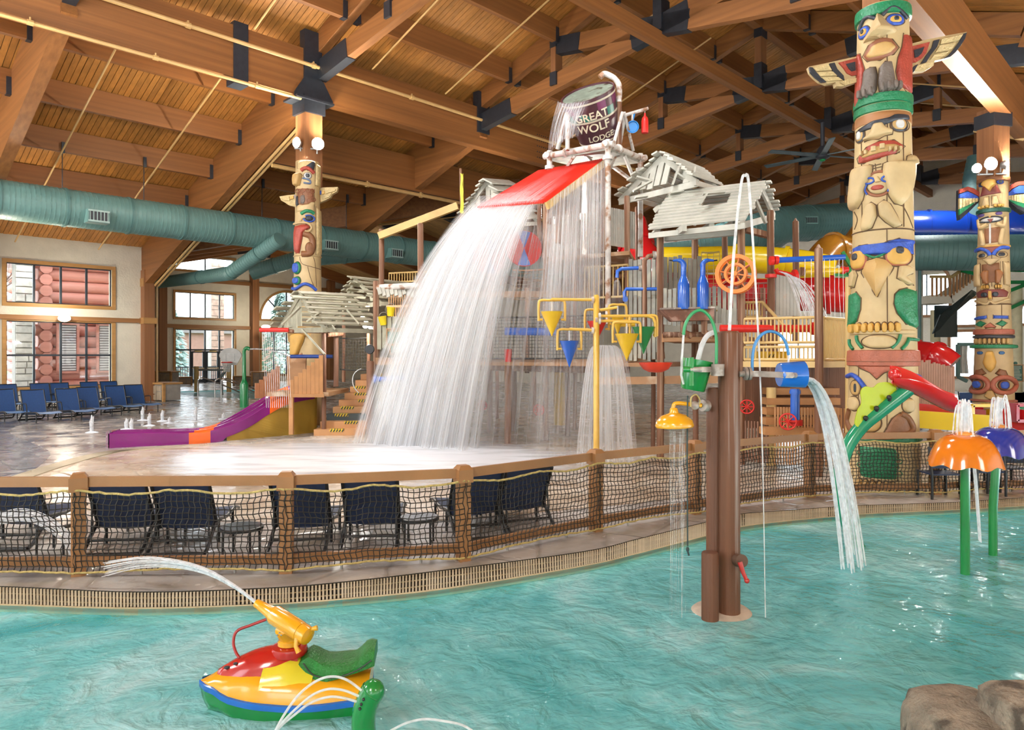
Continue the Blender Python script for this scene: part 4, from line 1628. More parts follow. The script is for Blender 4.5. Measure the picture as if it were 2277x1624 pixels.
T.wing([(1912, 124), (1870, 133), (1830, 142), (1799, 148), (1803, 160), (1812, 170), (1824, 180), (1840, 186), (1858, 183), (1860, 192), (1878, 192), (1912, 180)],
       [([(1908, 128), (1866, 139), (1876, 150), (1884, 162), (1896, 168), (1908, 166)], t_red, .03),
        ([(1902, 137), (1882, 142), (1888, 152), (1894, 158), (1903, 156)], t_black, .045),
        ([(1845, 141), (1856, 139), (1862, 153), (1876, 168), (1878, 178), (1866, 172), (1852, 158)], t_black, .03),
        ([(1842, 142), (1808, 150), (1815, 158), (1850, 156)], cream2, .035),
        ([(1852, 159), (1817, 161), (1824, 169), (1862, 168)], cream2, .035),
        ([(1864, 171), (1827, 172), (1836, 180), (1874, 178)], cream2, .035),
        ([(1800, 149), (1807, 150), (1816, 161), (1826, 173), (1838, 182), (1828, 183), (1812, 171), (1802, 160)], t_black, .03),
        ([(1908, 173), (1884, 176), (1868, 183), (1880, 190), (1908, 182)], cream2, .03)])

# ---- distant totem on the timber column
T = Totem('totem_pole', 684, 20.5, 900, [(362, .33), (470, .345), (570, .37), (640, .385), (760, .40), (960, .42)], 'distant cream totem pole under the timber column with twin floodlights')
T.relief([(662, 366), (690, 362), (705, 366), (696, 378), (680, 384), (662, 380)], .04, 'crest', cream2)
T.relief([(676, 378), (697, 362), (700, 370), (698, 382), (684, 386)], .05, 'crown_patch', t_black, 6, 8)
T.stroke([(671, 386), (676, 382), (686, 381), (697, 390)], .055, 'eyebrow', t_red, .015)
T.ell(684, 397, 9, 7, .03, 'eye', t_white)
T.ell(684, 397, 5, 5, .05, 'pupil', t_black)
T.relief([(659, 394), (668, 391), (673, 396), (671, 404), (668, 418), (660, 420), (658, 404)], .16, 'beak', tan)
T.stroke([(674, 403), (688, 407), (689, 414), (676, 413)], .025, 'beak_line', M('totem slate', (.10, .15, .25), .4), .02)
T.relief([(701, 366), (711, 368), (711, 420), (700, 418)], .05, 'nape_panel', cream2)
T.relief([(661, 424), (699, 424), (699, 456), (676, 463), (660, 458)], .03, 'breast_panel', t_brown)
T.relief([(668, 442), (678, 437), (681, 452), (676, 462), (668, 460)], .05, 'breast_patch', t_grey, 6, 6)
T.relief([(661, 440), (665, 438), (666, 460), (660, 464)], .05, 'breast_patch', t_black, 6, 5)
for cx, cy in ((664, 430), (674, 430), (684, 430), (693, 430), (669, 439), (688, 440), (695, 448), (687, 452)):
    T.ring(cx, cy, 4.5, 4, .012, 'breast_scale', t_lip, .03)
T.relief([(660, 464), (685, 460), (692, 453), (699, 455), (700, 475), (660, 476)], .05, 'ear_ridge', cream)
T.stroke([(671, 481), (680, 475), (690, 475), (697, 479)], .05, 'eyebrow', t_green, .02)
T.ring(687, 491, 11, 7, .022, 'eye_rim', t_blue, .02)
T.ell(687, 490, 8, 6, .05, 'eye', t_black)
T.stroke([(668, 500), (672, 491), (680, 487)], .035, 'nostril', cream, .02)
T.relief([(657, 504), (680, 503), (690, 508), (688, 516), (676, 518), (672, 540), (667, 568), (659, 568), (657, 540)], .10, 'beak', t_red)
T.stroke([(658, 502), (682, 501), (691, 510), (687, 519), (679, 519)], .03, 'beak_lip', cream, .05)
T.stroke([(676, 524), (690, 530), (695, 545), (690, 566), (672, 569)], .09, 'leg', t_brown, .0)
T.ell(688, 556, 9, 13, .09, 'knee', t_brown)
T.relief([(702, 462), (713, 468), (714, 572), (702, 572)], .05, 'back_panel', cream2)
T.band(570, 573, .025, 'carved_ring', cream)
T.ell(662, 599, 8.5, 14, .06, 'shield_rim', t_green)
T.ell(661, 599, 7, 12, .09, 'shield', t_blue)
T.ell(662, 627, 8, 9.5, .06, 'shield_rim', t_green)
T.ell(661, 627, 6.8, 7.5, .09, 'shield', t_blue)
T.stroke([(650, 641), (660, 645), (676, 635), (690, 638), (701, 647)], .045, 'brow_band', t_blue, .03)
T.relief([(651, 650), (668, 648), (664, 662), (650, 668)], .05, 'lip', t_red)
T.stroke([(648, 758), (655, 740), (672, 736), (690, 744)], .12, 'beak', tan, .04)
T.relief([(648, 745), (662, 738), (680, 745), (676, 760), (664, 790), (652, 796)], .12, 'beak', ochre)
T.relief([(652, 795), (672, 785), (680, 830), (652, 840)], .08, 'breast', M('totem pink', (.45, .20, .11), .5, .15, 8, .5, 25))
T.grooves([[(667, 575), (672, 590), (690, 596), (712, 600)], [(684, 596), (690, 620), (702, 650)], [(696, 575), (700, 590), (703, 640)]])
T.wing([(701, 419), (720, 417), (751, 416), (749, 426), (738, 432), (734, 440), (722, 446), (712, 450), (701, 454)],
       [([(703, 425), (714, 424), (714, 432), (703, 434)], t_blue, .04), ([(703, 437), (710, 436), (710, 443), (703, 444)], t_blue, .04), ([(703, 446), (707, 446), (707, 450), (703, 451)], t_blue, .04), ([(716, 424), (721, 424), (721, 431), (716, 432)], ochre, .04), ([(724, 421), (747, 419), (744, 425), (724, 431)], cream2, .04), ([(722, 433), (738, 428), (732, 438), (722, 441)], cream2, .04)], .12, .14, cream2)
T.wing([(661, 432), (640, 434), (621, 437), (625, 446), (633, 450), (641, 456), (658, 460), (661, 458)],
       [([(655, 434), (661, 433), (661, 442), (656, 443)], t_blue, .04), ([(645, 436), (652, 435), (652, 442), (645, 443)], ochre, .04), ([(624, 439), (642, 437), (644, 446), (630, 446)], cream2, .04)], .12, .14, cream2)

# ---- smaller totem by the slides
T = Totem('totem_pole', 2209, 17.7, 960, [(398, .30), (470, .315), (560, .335), (680, .36), (760, .39), (860, .43), (960, .46)], 'smaller totem pole with rainbow wings beside the blue tube slide')
T.band(398, 408, .05, 'cap_ring', t_brown)
for cx in (2188, 2221):
    T.ell(cx, 411, 7, 5, .03, 'eye', t_blue)
    T.ell(cx, 411, 4, 4, .05, 'pupil', t_black)
T.relief([(2192, 410), (2203, 403), (2213, 408), (2214, 417), (2207, 423), (2203, 431), (2197, 421), (2191, 416)], .2, 'beak', ochre)
T.relief([(2188, 416), (2216, 415), (2225, 436), (2182, 439)], .03, 'breast_panel', t_maroon)
T.relief([(2193, 442), (2201, 440), (2202, 462), (2186, 464)], .07, 'leg', cream)
T.relief([(2206, 440), (2215, 441), (2221, 463), (2205, 462)], .07, 'leg', cream)
for x in (2187, 2193, 2199, 2212, 2218, 2223):
    T.ell(x, 463, 3.2, 4, .09, 'toe', ochre, rows=5, cols=5)
T.band(467, 476, .045, 'green_collar', M('totem dark green', (.02, .10, .07), .4, .12, 6, .4, 22))
for cx in (2186, 2219):
    T.ell(cx, 480, 7, 4, .03, 'eye', M('totem violet', (.10, .06, .20), .4))
T.ring(2204, 492, 21, 6, .018, 'lip', t_black, .01)
T.ell(2204, 492, 20, 5, .02, 'teeth', t_white)
T.relief([(2196, 490), (2211, 490), (2204, 500)], .07, 'tongue', t_maroon, 6, 6)
T.relief([(2199, 484), (2207, 484), (2203, 489)], .08, 'nose', ochre, 5, 5)
T.relief([(2190, 510), (2224, 508), (2220, 545), (2192, 546)], .02, 'belly', t_brown)
T.stroke([(2203, 502), (2203, 545)], .022, 'belly_line', t_white, .02)
for sg in (-1, 1):
    T.stroke([(2206+sg*24, 488), (2206+sg*21, 507), (2206+sg*8, 502)], .05, 'arm', cream, .01)
    T.stroke([(2206+sg*20, 515), (2206+sg*16, 540), (2206+sg*17, 546)], .06, 'leg', cream, .01)
T.band(548, 553, .02, 'ochre_ring', ochre)
T.relief([(2180, 552), (2230, 551), (2214, 562), (2204, 568), (2194, 563)], .05, 'crest', t_maroon, 8, 12)
for sg in (-1, 1):
    T.stroke([(2206+sg*28, 556), (2206+sg*18, 555), (2206+sg*7, 562), (2206+sg*3, 571)], .045, 'eyebrow', t_blue, .03)
    T.ell(2206+sg*18, 570, 11, 6.5, .03, 'eye_socket', cream)
    T.ell(2206+sg*17, 570, 7, 5, .05, 'eye', t_black)
T.relief([(2188, 579), (2223, 578), (2212, 588), (2203, 594), (2196, 587)], .12, 'beak', cream, 8, 10)
T.relief([(2185, 588), (2222, 586), (2222, 632), (2186, 634)], .02, 'breast', t_brown)
for sg in (-1, 1):
    T.relief([(2206+sg*5, 604), (2206+sg*14, 602), (2206+sg*20, 612), (2206+sg*12, 635), (2206+sg*6, 634)], .09, 'leg', M('totem leg brown', (.30, .12, .04), .45, .1, 4))
    for k in (0, 1, 2):
        T.ell(2206+sg*(7+k*4), 640, 2.4, 5, .08, 'claw', ochre, rows=5, cols=4)
T.relief([(2174, 585), (2184, 585), (2186, 640), (2174, 636)], .07, 'wing_panel', cream)
T.relief([(2226, 585), (2236, 585), (2238, 640), (2228, 636)], .07, 'wing_panel', cream)
T.relief([(2172, 652), (2185, 645), (2228, 645), (2240, 652), (2236, 664), (2176, 664)], .03, 'mask', t_maroon)
for cx in (2193, 2212):
    T.ell(cx, 657, 6.5, 6, .06, 'eye', t_black)
T.relief([(2199, 647), (2207, 647), (2207, 668), (2199, 668)], .06, 'nose', ochre, 6, 5)
T.stroke([(2174, 668), (2195, 678), (2203, 672), (2212, 677), (2236, 668)], .03, 'muzzle', cream, .02)
T.band(677, 680, .02, 'carved_ring', groove)
T.relief([(2171, 706), (2197, 702), (2198, 710), (2172, 713)], .05, 'eyebrow', t_blue, 5, 8)
T.relief([(2208, 702), (2237, 704), (2238, 712), (2208, 710)], .05, 'eyebrow', t_blue, 5, 8)
for cx in (2185, 2224):
    T.relief([(cx-12, 722), (cx, 714), (cx+11, 720), (cx+2, 728)], .04, 'eye', t_green, 8, 8)
T.relief([(2192, 728), (2203, 719), (2214, 728), (2212, 731), (2194, 731)], .10, 'nose', t_brick, 6, 8)
T.band(733, 745, .045, 'lip_band', t_brick)
T.band(746, 753, .05, 'lip_band', t_black)
for x in (2178, 2186, 2194, 2202, 2210, 2218, 2226, 2233):
    T.ell(x, 759, 3.6, 8, .06, 'tooth', tan, rows=6, cols=5)
T.band(767, 775, .10, 'green_collar', t_green)
for sg in (-1, 1):
    T.ell(2204+sg*20, 785, 6, 4, .03, 'eye', M('totem teal blue', (.02, .12, .30), .3))
T.relief([(2198, 780), (2208, 780), (2215, 805), (2212, 818), (2204, 828), (2196, 818), (2192, 806)], .2, 'beak', ochre)
for sg in (-1, 1):
    T.relief([(2204+sg*8, 830), (2204+sg*16, 820), (2204+sg*28, 824), (2204+sg*32, 835), (2204+sg*18, 836)], .05, 'brow', t_brown, 8, 8)
    T.ring(2204+sg*24, 855, 20, 17, .06, 'goggle_rim', t_brick, .03)
    T.ell(2204+sg*24, 855, 11, 11, .05, 'eye_socket', t_brown)
    T.ell(2204+sg*24, 855, 8.5, 9, .08, 'eye', t_blue)
T.relief([(2199, 866), (2208, 866), (2214, 880), (2204, 888), (2192, 880)], .1, 'nose', tan)
T.band(888, 893, .05, 'red_ring', t_brick)
m = MB()
c = T.C
for sg in (-1, 1):
    T.grooves([[(2206, 560), (2206, 640)], [(2224, 680), (2225, 760)]]) if sg > 0 else None
    o = MB().ball(c+T.n*.55+T.e*sg*.45+V((0, 0, .62)), .16, .5, .16, rot=rz3(.6*sg)).build('foot', t_green, T.o, 50)
T.wing([(2236, 427), (2250, 412), (2264, 405), (2285, 403), (2305, 410), (2300, 470), (2277, 476), (2262, 466), (2250, 455), (2236, 446)],
       [([(2236, 424), (2250, 410), (2264, 404), (2285, 402), (2290, 410), (2265, 412), (2250, 420), (2240, 430)], t_red, .04),
        ([(2240, 431), (2252, 421), (2268, 413), (2290, 412), (2290, 428), (2262, 430), (2240, 438)], t_blue, .04)]
       + [([(2237+k*6, 436-k*.6), (2242+k*6, 435-k*.6), (2242+k*6, 443+k*1.5), (2237+k*6, 442+k*1.5)], cream2, .05) for k in range(9)]
       + [([(2240, 443), (2290, 455), (2290, 466), (2262, 457)], t_green, .04), ([(2246, 450), (2290, 467), (2290, 478), (2262, 464)], t_black, .045)], .1, .14, t_black)
T.wing([(2178, 428), (2166, 420), (2152, 416), (2134, 422), (2133, 470), (2135, 489), (2152, 474), (2166, 460), (2178, 448)],
       [([(2178, 427), (2166, 419), (2152, 415), (2134, 421), (2134, 430), (2152, 424), (2166, 430), (2178, 438)], t_red, .04),
        ([(2176, 438), (2164, 431), (2152, 426), (2134, 432), (2134, 440), (2176, 443)], t_blue, .04)]
       + [([(2134+k*7, 441), (2140+k*7, 441), (2140+k*7, 468-k*4), (2134+k*7, 470-k*4)], cream2, .05) for k in range(6)]
       + [([(2134, 465), (2170, 448), (2160, 458), (2134, 478)], t_green, .055)], .1, .14, t_black)


# ================================================================== POOL-SIDE FENCE
fence_wood = M('fence wood', (.31, .145, .05), .5, .15, 2, .15, 20)
cap_wood = M('fence cap', (.30, .14, .05), .5, .12, 3)
cord = M('net cord', (.018, .016, .013), .7)
rope_m = M('edging rope', (.46, .36, .13), .8, .25, 30, .6, 60)
FP = [(-290, 1282), (175, 1279), (637, 1273), (1030, 1246), (1325, 1181), (1545, 1143), (1800, 1106), (2080, 1099), (2300, 1092), (2520, 1085)]
fp = [G(x, y) for x, y in FP]
fence = empty('pool_fence', fp[3], 'low wooden post fence hung with black netting round the activity pool', 'fence')
rr = random.Random(11)
for i, p in enumerate(fp):
    a = fp[max(i-1, 0)]
    b = fp[min(i+1, len(fp)-1)]
    ang = math.atan2((b-a).y, (b-a).x)+(.45 if i == 1 else 0)
    R = rz3(ang)
    o = MB().box(p+V((0, 0, .40)), .115, .115, .8, R).build('post', fence_wood, fence)
    m = MB()
    h = .075
    m.add([p+R @ V((x*h, y*h, z)) for z in (.76, .885) for x, y in ((-1, -1), (1, -1), (1, 1), (-1, 1))]+[p+R @ V((x*h*.62, y*h*.62, .925)) for x, y in ((-1, -1), (1, -1), (1, 1), (-1, 1))],
          [(3, 2, 1, 0), (8, 9, 10, 11)]+[(k, (k+1) % 4, 4+(k+1) % 4, 4+k) for k in range(4)]+[(4+k, 4+(k+1) % 4, 8+(k+1) % 4, 8+k) for k in range(4)])
    m.build('post_cap', cap_wood, o)
for i in range(len(fp)-1):
    a, b = fp[i], fp[i+1]
    t = (b-a).normalized()
    nn = V((t.y, -t.x, 0))          # towards the pool
    MB().beam(a+V((0, 0, .845)), b+V((0, 0, .845)), .04, .09).build('rail', fence_wood, fence)
    MB().beam(a+V((0, 0, .12)), b+V((0, 0, .12)), .04, .085).build('rail', fence_wood, fence)
    L = (b-a).length
    nx, nz = max(4, int(L/.052)), 14
    m = MB()
    grid = []
    sag = [rr.uniform(-.01, .01) for _ in range(nx+1)]
    for k in range(nz+1):
        row = []
        for j in range(nx+1):
            f = j/nx
            top = .79-.045*math.sin(f*2*PI)**2*.8-.015
            bot = .035+.03*math.sin(f*PI)
            z = lerp(bot, top, k/nz)+sag[j]*.5+rr.uniform(-.004, .004)
            off = .07+.03*math.sin(f*PI)*math.sin(k/nz*PI)+rr.uniform(-.003, .003)
            sh = .012*math.sin(k*.9+j*.25)+(.006 if k % 2 else -.006)
            row.append(a+t*(f*L+sh)+nn*off+V((0, 0, z)))
        grid.append(row)
    for k in range(nz+1):
        m.tube(grid[k], .0052, 3, False)
    for j in range(nx+1):
        m.tube([grid[k][j] for k in range(nz+1)], .0052, 3, False)
    m.build('net', cord, fence, kind='stuff')
    m = MB()
    m.tube(grid[-1], .011, 6)
    m.build('rope', rope_m, fence)
    m = MB()
    m.tube(grid[0], .010, 6)
    m.build('rope', rope_m, fence)
m = MB()
for i in range(1, 8):
    p = fp[i]
    b = fp[min(i+1, len(fp)-1)]
    for f in (.3, .75):
        q = lerp(p, b, f)
        m.cyl(q, q+V((0, 0, .1)), .012, n=6)
m.build('rail_feet', galv, fence, kind='stuff')

# ================================================================== LOUNGERS AND TABLES
lounge_frame = M('lounger frame', (.012, .013, .015), .35, .1)
sling_navy = M('navy sling', (.016, .03, .075), .6, .15, 40, .2, 200)
sling_blue = M('blue sling', (.012, .06, .20), .55, .12, 40, .2, 200)
strap_blue = M('pale blue sling', (.10, .22, .46), .5, .12, 40)


def make_lounger(label, group, htop, sling, seat_mat, w=.56, lf=1.2, sz=.0):
    t = empty('sun_lounger', (0, 0, 0), label, 'sun lounger', group)
    x = w/2
    for s in (-1, 1):
        m = MB()
        m.tube(spline([(s*x, lf, .27-sz), (s*x, lf*.8, .31-sz), (s*x, lf*.42, .28-sz), (s*x, .05, .26), (s*x, -.12, .18), (s*x, -.28, .06), (s*x, -.40, .025)], 5), .02, 8)
        m.build('side_rail', lounge_frame, t, 50)
        for y in (lf*.8, .15):
            MB().tube([(s*(x-.02), y, .28-sz), (s*(x-.02), y, 0)], .016, 8).build('leg', lounge_frame, t, 50)
        MB().tube([(s*x, .02, .20), (s*x, -.09, .2+(htop-.2)*.45), (s*x, -.25, htop)], .018, 8).build('back_post', lounge_frame, t, 50)
        MB().tube([(s*x*.93, -.15, .2+(htop-.2)*.6), (s*x*.93, -.2, .12)], .010, 6).build('back_stay', lounge_frame, t, 50)
        if sling is sling_blue:
            MB().tube(spline([(s*(x+.02), -.14, .5), (s*(x+.03), .1, .53), (s*(x+.03), .32, .52), (s*(x+.02), .36, .30)], 4), .016, 6).build('armrest', lounge_frame, t, 50)
    m = MB()
    m.tube([(-x, -.40, .025), (x, -.40, .025)], .022, 8)
    m.build('foot_bar', lounge_frame, t, 50)
    m = MB()
    m.tube([(-x, -.2, .12), (x, -.2, .12)], .014, 8)
    m.build('cross_bar', lounge_frame, t, 50)
    m = MB()
    prof = spline([(0, lf, .28-sz), (0, lf*.8, .315-sz), (0, lf*.46, .27-sz), (0, .2, .26-sz), (0, .02, .20)], 5)
    m.strip([[(-x+.015, p.y, p.z), (0, p.y, p.z-.02), (x-.015, p.y, p.z)] for p in prof], .008)
    m.build('seat_sling', seat_mat, t, 60)
    m = MB()
    prof = spline([(0, .02, .20), (0, -.09, .2+(htop-.2)*.45), (0, -.25, htop)], 6)
    m.strip([[(-x+.015, p.y, p.z), (0, p.y-.012, p.z-.006), (x-.015, p.y, p.z)] for p in prof], .008)
    m.build('back_sling', sling, t, 60)
    m = MB()
    m.tube([(-x, -.25, htop), (x, -.25, htop)], .016, 8)
    m.build('top_bar', lounge_frame, t, 50)
    TREE[t.name] = kids(t)
    return t


near = [(-5, 1228, 6, 'dark sun lounger cut off by the edge of the photo, behind the net'),
        (242, 1240, 6, 'dark sun lounger just past the first fence post, behind the net'),
        (388, 1240, 6, 'dark sun lounger with sunlit blue back between two fence posts'),
        (655, 1238, 4, 'dark sun lounger right behind the second fence post'),
        (818, 1230, 4, 'dark sun lounger beside the round table with a pale top rim'),
        (1075, 1203, 20, 'dark sun lounger right behind the third fence post'),
        (1190, 1188, 22, 'dark sun lounger at the far end of the poolside row')]
first = None
for px, py, rz, lab in near:
    p = G(px, py)
    if first is None:
        first = make_lounger(lab, 'loungers along the fence', .71, sling_navy, sling_navy, .56, .85, .05)
        o = first
    else:
        o = copy_tree(first)
    o['label'] = lab
    # origin sits at the hinge: shift so that the foot bar stands on the seen spot
    a = math.radians(rz)
    o.location = p+V((-math.sin(a)*.4, math.cos(a)*.4, 0))
    o.rotation_euler.z = a
far = [(10, 934, 0, 'first lounger of the front row, cut by the photo edge'), (78, 936, 0, 'second in the front row'), (154, 931, 0, 'third in the front row'), (199, 925, 0, 'fourth in the front row'), (261, 919, 0, 'fifth in the front row'), (303, 915, 0, 'sixth in the front row, nearest the stone planter'),
       (19, 913, 1, 'first in the back row'), (93, 909, 1, 'second in the back row'), (137, 907, 1, 'third in the back row'), (203, 903, 1, 'fourth in the back row'), (247, 901, 1, 'fifth in the back row')]
first = None
for px, py, row, lab in far:
    p = G(px, py)
    lab = 'blue window lounger, '+lab
    if first is None:
        first = make_lounger(lab, 'blue loungers by the window', .92, sling_blue, strap_blue, .62)
        o = first
    else:
        o = copy_tree(first)
    o['label'] = lab
    o.location = p
    o.rotation_euler.z = math.radians(-128)


def make_table(label):
    t = empty('side_table', (0, 0, 0), label, 'table', 'round side tables')
    MB().lathe([(.195, .262), (.21, .265), (.21, .29), (.20, .295)], (0, 0, 0), n=24).build('table_rim', lounge_frame, t, 40)
    MB().lathe([(.196, .286), (.196, .297)], (0, 0, 0), n=24).build('tabletop', M('table glass', (.10, .11, .13), .12, .2, 20), t, 40)
    for k in range(4):
        a = PI/4+k*PI/2
        MB().tube([(math.cos(a)*.185, math.sin(a)*.185, .27), (math.cos(a)*.19, math.sin(a)*.19, 0)], .012, 7).build('leg', lounge_frame, t, 50)
    TREE[t.name] = kids(t)
    return t


first = None
for px, py, lab in ((130, 1226, 'small round table at the first fence post, pale sheen on top'), (537, 1236, 'small round table between two loungers and the second fence post'), (932, 1211, 'small round table between a lounger and the third fence post')):
    o = make_table(lab) if first is None else copy_tree(first)
    first = first or o
    o['label'] = lab
    o.location = G(px, py)

# ================================================================== POOL TOYS
gloss_y = M('toy yellow', (.72, .34, .01), .22, .06, 3, coat=.5)
gloss_ly = M('toy lemon', (.66, .55, .03), .22, .06, 3, coat=.5)
gloss_r = M('toy red', (.42, .012, .008), .2, .08, 3, coat=.5)
gloss_g = M('toy green', (.006, .20, .035), .2, .08, 3, coat=.5)
gloss_b = M('toy blue', (.008, .12, .50), .2, .08, 3, coat=.5)
gloss_o = M('toy orange', (.72, .20, .012), .22, .08, 3, coat=.5)
rubber = M('black rubber', (.02, .02, .022), .5)
jet = water_mat('jet water', .68, 9, 9, lo=.05, hi=.55, axis='xyz')


def loft(mb, secs, closed_ends=True):
    n = len(secs[0])
    b = len(mb.v)
    for s in secs:
        mb.v.extend([V(p) for p in s])
    for i in range(len(secs)-1):
        for j in range(n-1):
            mb.f.append((b+i*n+j, b+i*n+j+1, b+(i+1)*n+j+1, b+(i+1)*n+j))
    if closed_ends:
        mb.f.append(tuple(b+j for j in reversed(range(n))))
        mb.f.append(tuple(b+(len(secs)-1)*n+j for j in range(n)))
    return mb


sk = V((-1.80, 4.16, 0))
SR = rz3(.10)
def sk_p(x, y, z):
    return sk+SR @ V((x, y, z))
craft = empty('spray_craft', sk_p(.48, 0, -.05), 'yellow toy watercraft with a red hood and green saddle in the pool', 'water toy')


def interp(tab, t):
    for (a, x), (b, y) in zip(tab, tab[1:]):
        if t <= b:
            f = (t-a)/(b-a)
            f = f*f*(3-2*f)
            return lerp(x, y, f)
    return tab[-1][1]


LW = [(0, .015), (.06, .075), (.2, .145), (.4, .195), (.7, .20), (1, .175)]
LZ = [(0, .11), (.3, .045), (.6, .02), (1, .03)]
TZ = [(0, .115), (.12, .165), (.3, .205), (.55, .19), (.75, .15), (1, .13)]
secs, low, rim = [], [], []
for i in range(21):
    t = i/20
    w, z0, z1 = interp(LW, t), interp(LZ, t), interp(TZ, t)
    secs.append([sk_p(t*.97, -w*math.cos(a*PI/12), z0+(z1-z0)*math.sin(a*PI/12)**.7) for a in range(13)])
    low.append([sk_p(t*.97+.05*(1-t)*math.sin(a*PI/12), w*math.cos(a*PI/12)*.985, z0-.02-.15*math.sin(a*PI/12)**.6) for a in range(13)])
    rim.append((t, w, z0))
loft(MB(), secs).build('deck', gloss_y, craft, 60)
loft(MB(), low).build('lower_hull', gloss_g, craft, 60)
m = MB()
for s in (-1, 1):
    m.strip([[sk_p(t*.97-.004*(1 if t == 0 else 0), s*(w*.985), z-.024), sk_p(t*.97, s*(w+.012), z-.02), sk_p(t*.97, s*(w+.012), z+.012), sk_p(t*.97, s*(w*.985), z+.016)] for t, w, z in rim])
m.build('rub_rail', gloss_b, craft, 60)
# red hood
secs = []
for i in range(17):
    t = i/16
    x = lerp(.10, .56, t)
    w = .115*math.sin(PI*min(1, .08+t*.75))**.8+.01
    zc = lerp(.135, .225, t)
    h = .03+.075*math.sin(PI*min(1, .05+t*.8))
    secs.append([sk_p(x, -w*math.cos(a*PI/10), zc+h*math.sin(a*PI/10)-.035*(1-math.sin(a*PI/10))) for a in range(11)])
loft(MB(), secs).build('hood', gloss_r, craft, 60)
MB().lathe([(.10, -.02), (.105, .0), (.10, .025), (.085, .03)], sk_p(.50, 0, .27), (0, 0, 1), 24).build('hood_collar', gloss_r, craft, 50)
m = MB()
m.ball(sk_p(.16, -.045, .20), .018, .012, .01)
m.ball(sk_p(.21, -.055, .225), .014, .010, .008)
m.build('hood_vents', rubber, craft, 60, kind='stuff')
secs = []
for i in range(9):
    t = i/8
    x = lerp(.36, .64, t)
    w = lerp(.185, .165, t)
    zt = lerp(.25, .27, t)-.07*max(0, t-.5)*2
    secs.append([sk_p(x+.03*(1-abs(a-6)/6), -w*math.cos(a*PI/12), .045+(zt-.045)*math.sin(a*PI/12)**.8) for a in range(13)])
loft(MB(), secs).build('side_panel', gloss_ly, craft, 60)
# saddle
secs = []
for i in range(15):
    t = i/14
    x = lerp(.56, 1.0, t)
    w = lerp(.10, .13, min(1, t*2.2))-.02*max(0, t-.8)*5
    zt = interp([(0, .22), (.12, .27), (.4, .215), (.7, .22), (.92, .29), (1, .285)], t)
    zb = lerp(.08, .20, t)
    secs.append([sk_p(x, -w, zb), sk_p(x, -w*1.04, lerp(zb, zt, .5)), sk_p(x, -w*.85, zt-.01), sk_p(x, -w*.4, zt), sk_p(x, w*.4, zt), sk_p(x, w*.85, zt-.01), sk_p(x, w*1.04, lerp(zb, zt, .5)), sk_p(x, w, zb)])
loft(MB(), secs).build('saddle', M('saddle green', (.008, .17, .02), .3, .15, 30, .5, 90), craft, 50)
m = MB()
m.tube(spline([sk_p(.60, -.112, .235), sk_p(.66, -.125, .17), sk_p(.78, -.137, .155), sk_p(.9, -.137, .19), sk_p(.985, -.125, .24)], 5), .0035, 6)
m.build('saddle_seam', rubber, craft)
# water gun
gb_ = sk_p(.50, 0, .27)
MB().lathe([(.055, -.02), (.058, .03), (.066, .035), (.066, .06), (.058, .065), (.055, .10)], gb_, (0, 0, 1), 20).build('turret', gloss_y, craft, 50)
pv = P(628, 1398, 4.16)
m = MB()
m.tube([gb_+V((0, 0, .07)), pv], [.055, .045], 14)
m.ball(gb_+V((0, 0, .10)), .058)
m.build('gun_neck', gloss_y, craft, 50)
m = MB()
q = P(617, 1413, 4.09)
for dx, dz in ((0, 0), (.012, .012), (.022, 0), (.005, -.03)):
    m.ball(q+V((dx, 0, dz)), .006, n=8, m=5)
m.build('gun_bolts', steel, craft, kind='stuff')
A, B = P(682, 1414, 4.10), P(571, 1342, 4.30)
ax = (B-A).normalized()
L = (B-A).length
MB().lathe([(.02, -.02), (.05, -.01), (.054, .01), (.054, .045)], A, ax, 20).build('gun_end_cap', gloss_y, craft, 50)
MB().lathe([(.054, .048), (.056, .06), (.056, L*.62), (.050, L*.65)], A, ax, 20).build('gun_body', gloss_y, craft, 50)
MB().lathe([(.046, L*.63), (.036, L*.75), (.026, L*.97), (.028, L*.98), (.026, L)], A, ax, 20).build('nozzle', gloss_y, craft, 50)
m = MB()
m.tube([A+ax*.03, A+ax*.02+V((.05, 0, .03)), A+ax*.02+V((.075, 0, .035))], [.014, .012, .016], 8)
m.build('grip', gloss_y, craft, 50)
m = MB()
m.tube([A+ax*.06+V((0, -.05, -.02)), A+ax*.05+V((-.01, -.06, -.06)), A+ax*.04+V((0, -.06, -.09))], [.014, .012, .016], 8)
m.build('grip', gloss_y, craft, 50)
m = MB()
m.tube(spline([P(592, 1378, 4.22), P(560, 1390, 4.2), P(527, 1404, 4.18), P(519, 1428, 4.15), P(524, 1450, 4.12), P(533, 1464, 4.10)], 6), .0085, 8)
m.build('hose', M('hose red', (.30, .015, .015), .35), craft, 50)
# jet from the gun
m = MB()
q = spline([B, P(520, 1304, 4.7), P(455, 1270, 5.2), P(385, 1254, 5.7), P(310, 1252, 6.1), P(235, 1266, 6.35)], 8)
for k in range(22):
    a, b = rr.uniform(0, 6.28), rr.uniform(.2, 1)
    m.tube([p+V((0, math.cos(a)*b, math.sin(a)*b))*(.004+.085*(i/len(q))**1.7) for i, p in enumerate(q)], [.007*(1-.55*i/len(q)) for i in range(len(q))], 5, False)
tag(m.build('water_jet', jet, None, 60, kind='stuff'), 'arching jet from the nozzle of the yellow toy watercraft', 'water')
m = MB()
q = spline([P(-60, 1150, 6.9), P(0, 1153, 6.9), P(40, 1147, 6.9), P(75, 1152, 6.85), P(110, 1168, 6.8), P(150, 1200, 6.7), P(170, 1240, 6.6)], 6)
for k in range(26):
    a, b = rr.uniform(0, 6.28), rr.uniform(.2, 1)
    m.tube([p+V((0, math.cos(a)*b, math.sin(a)*b))*.075 for p in q], .004, 5, False)
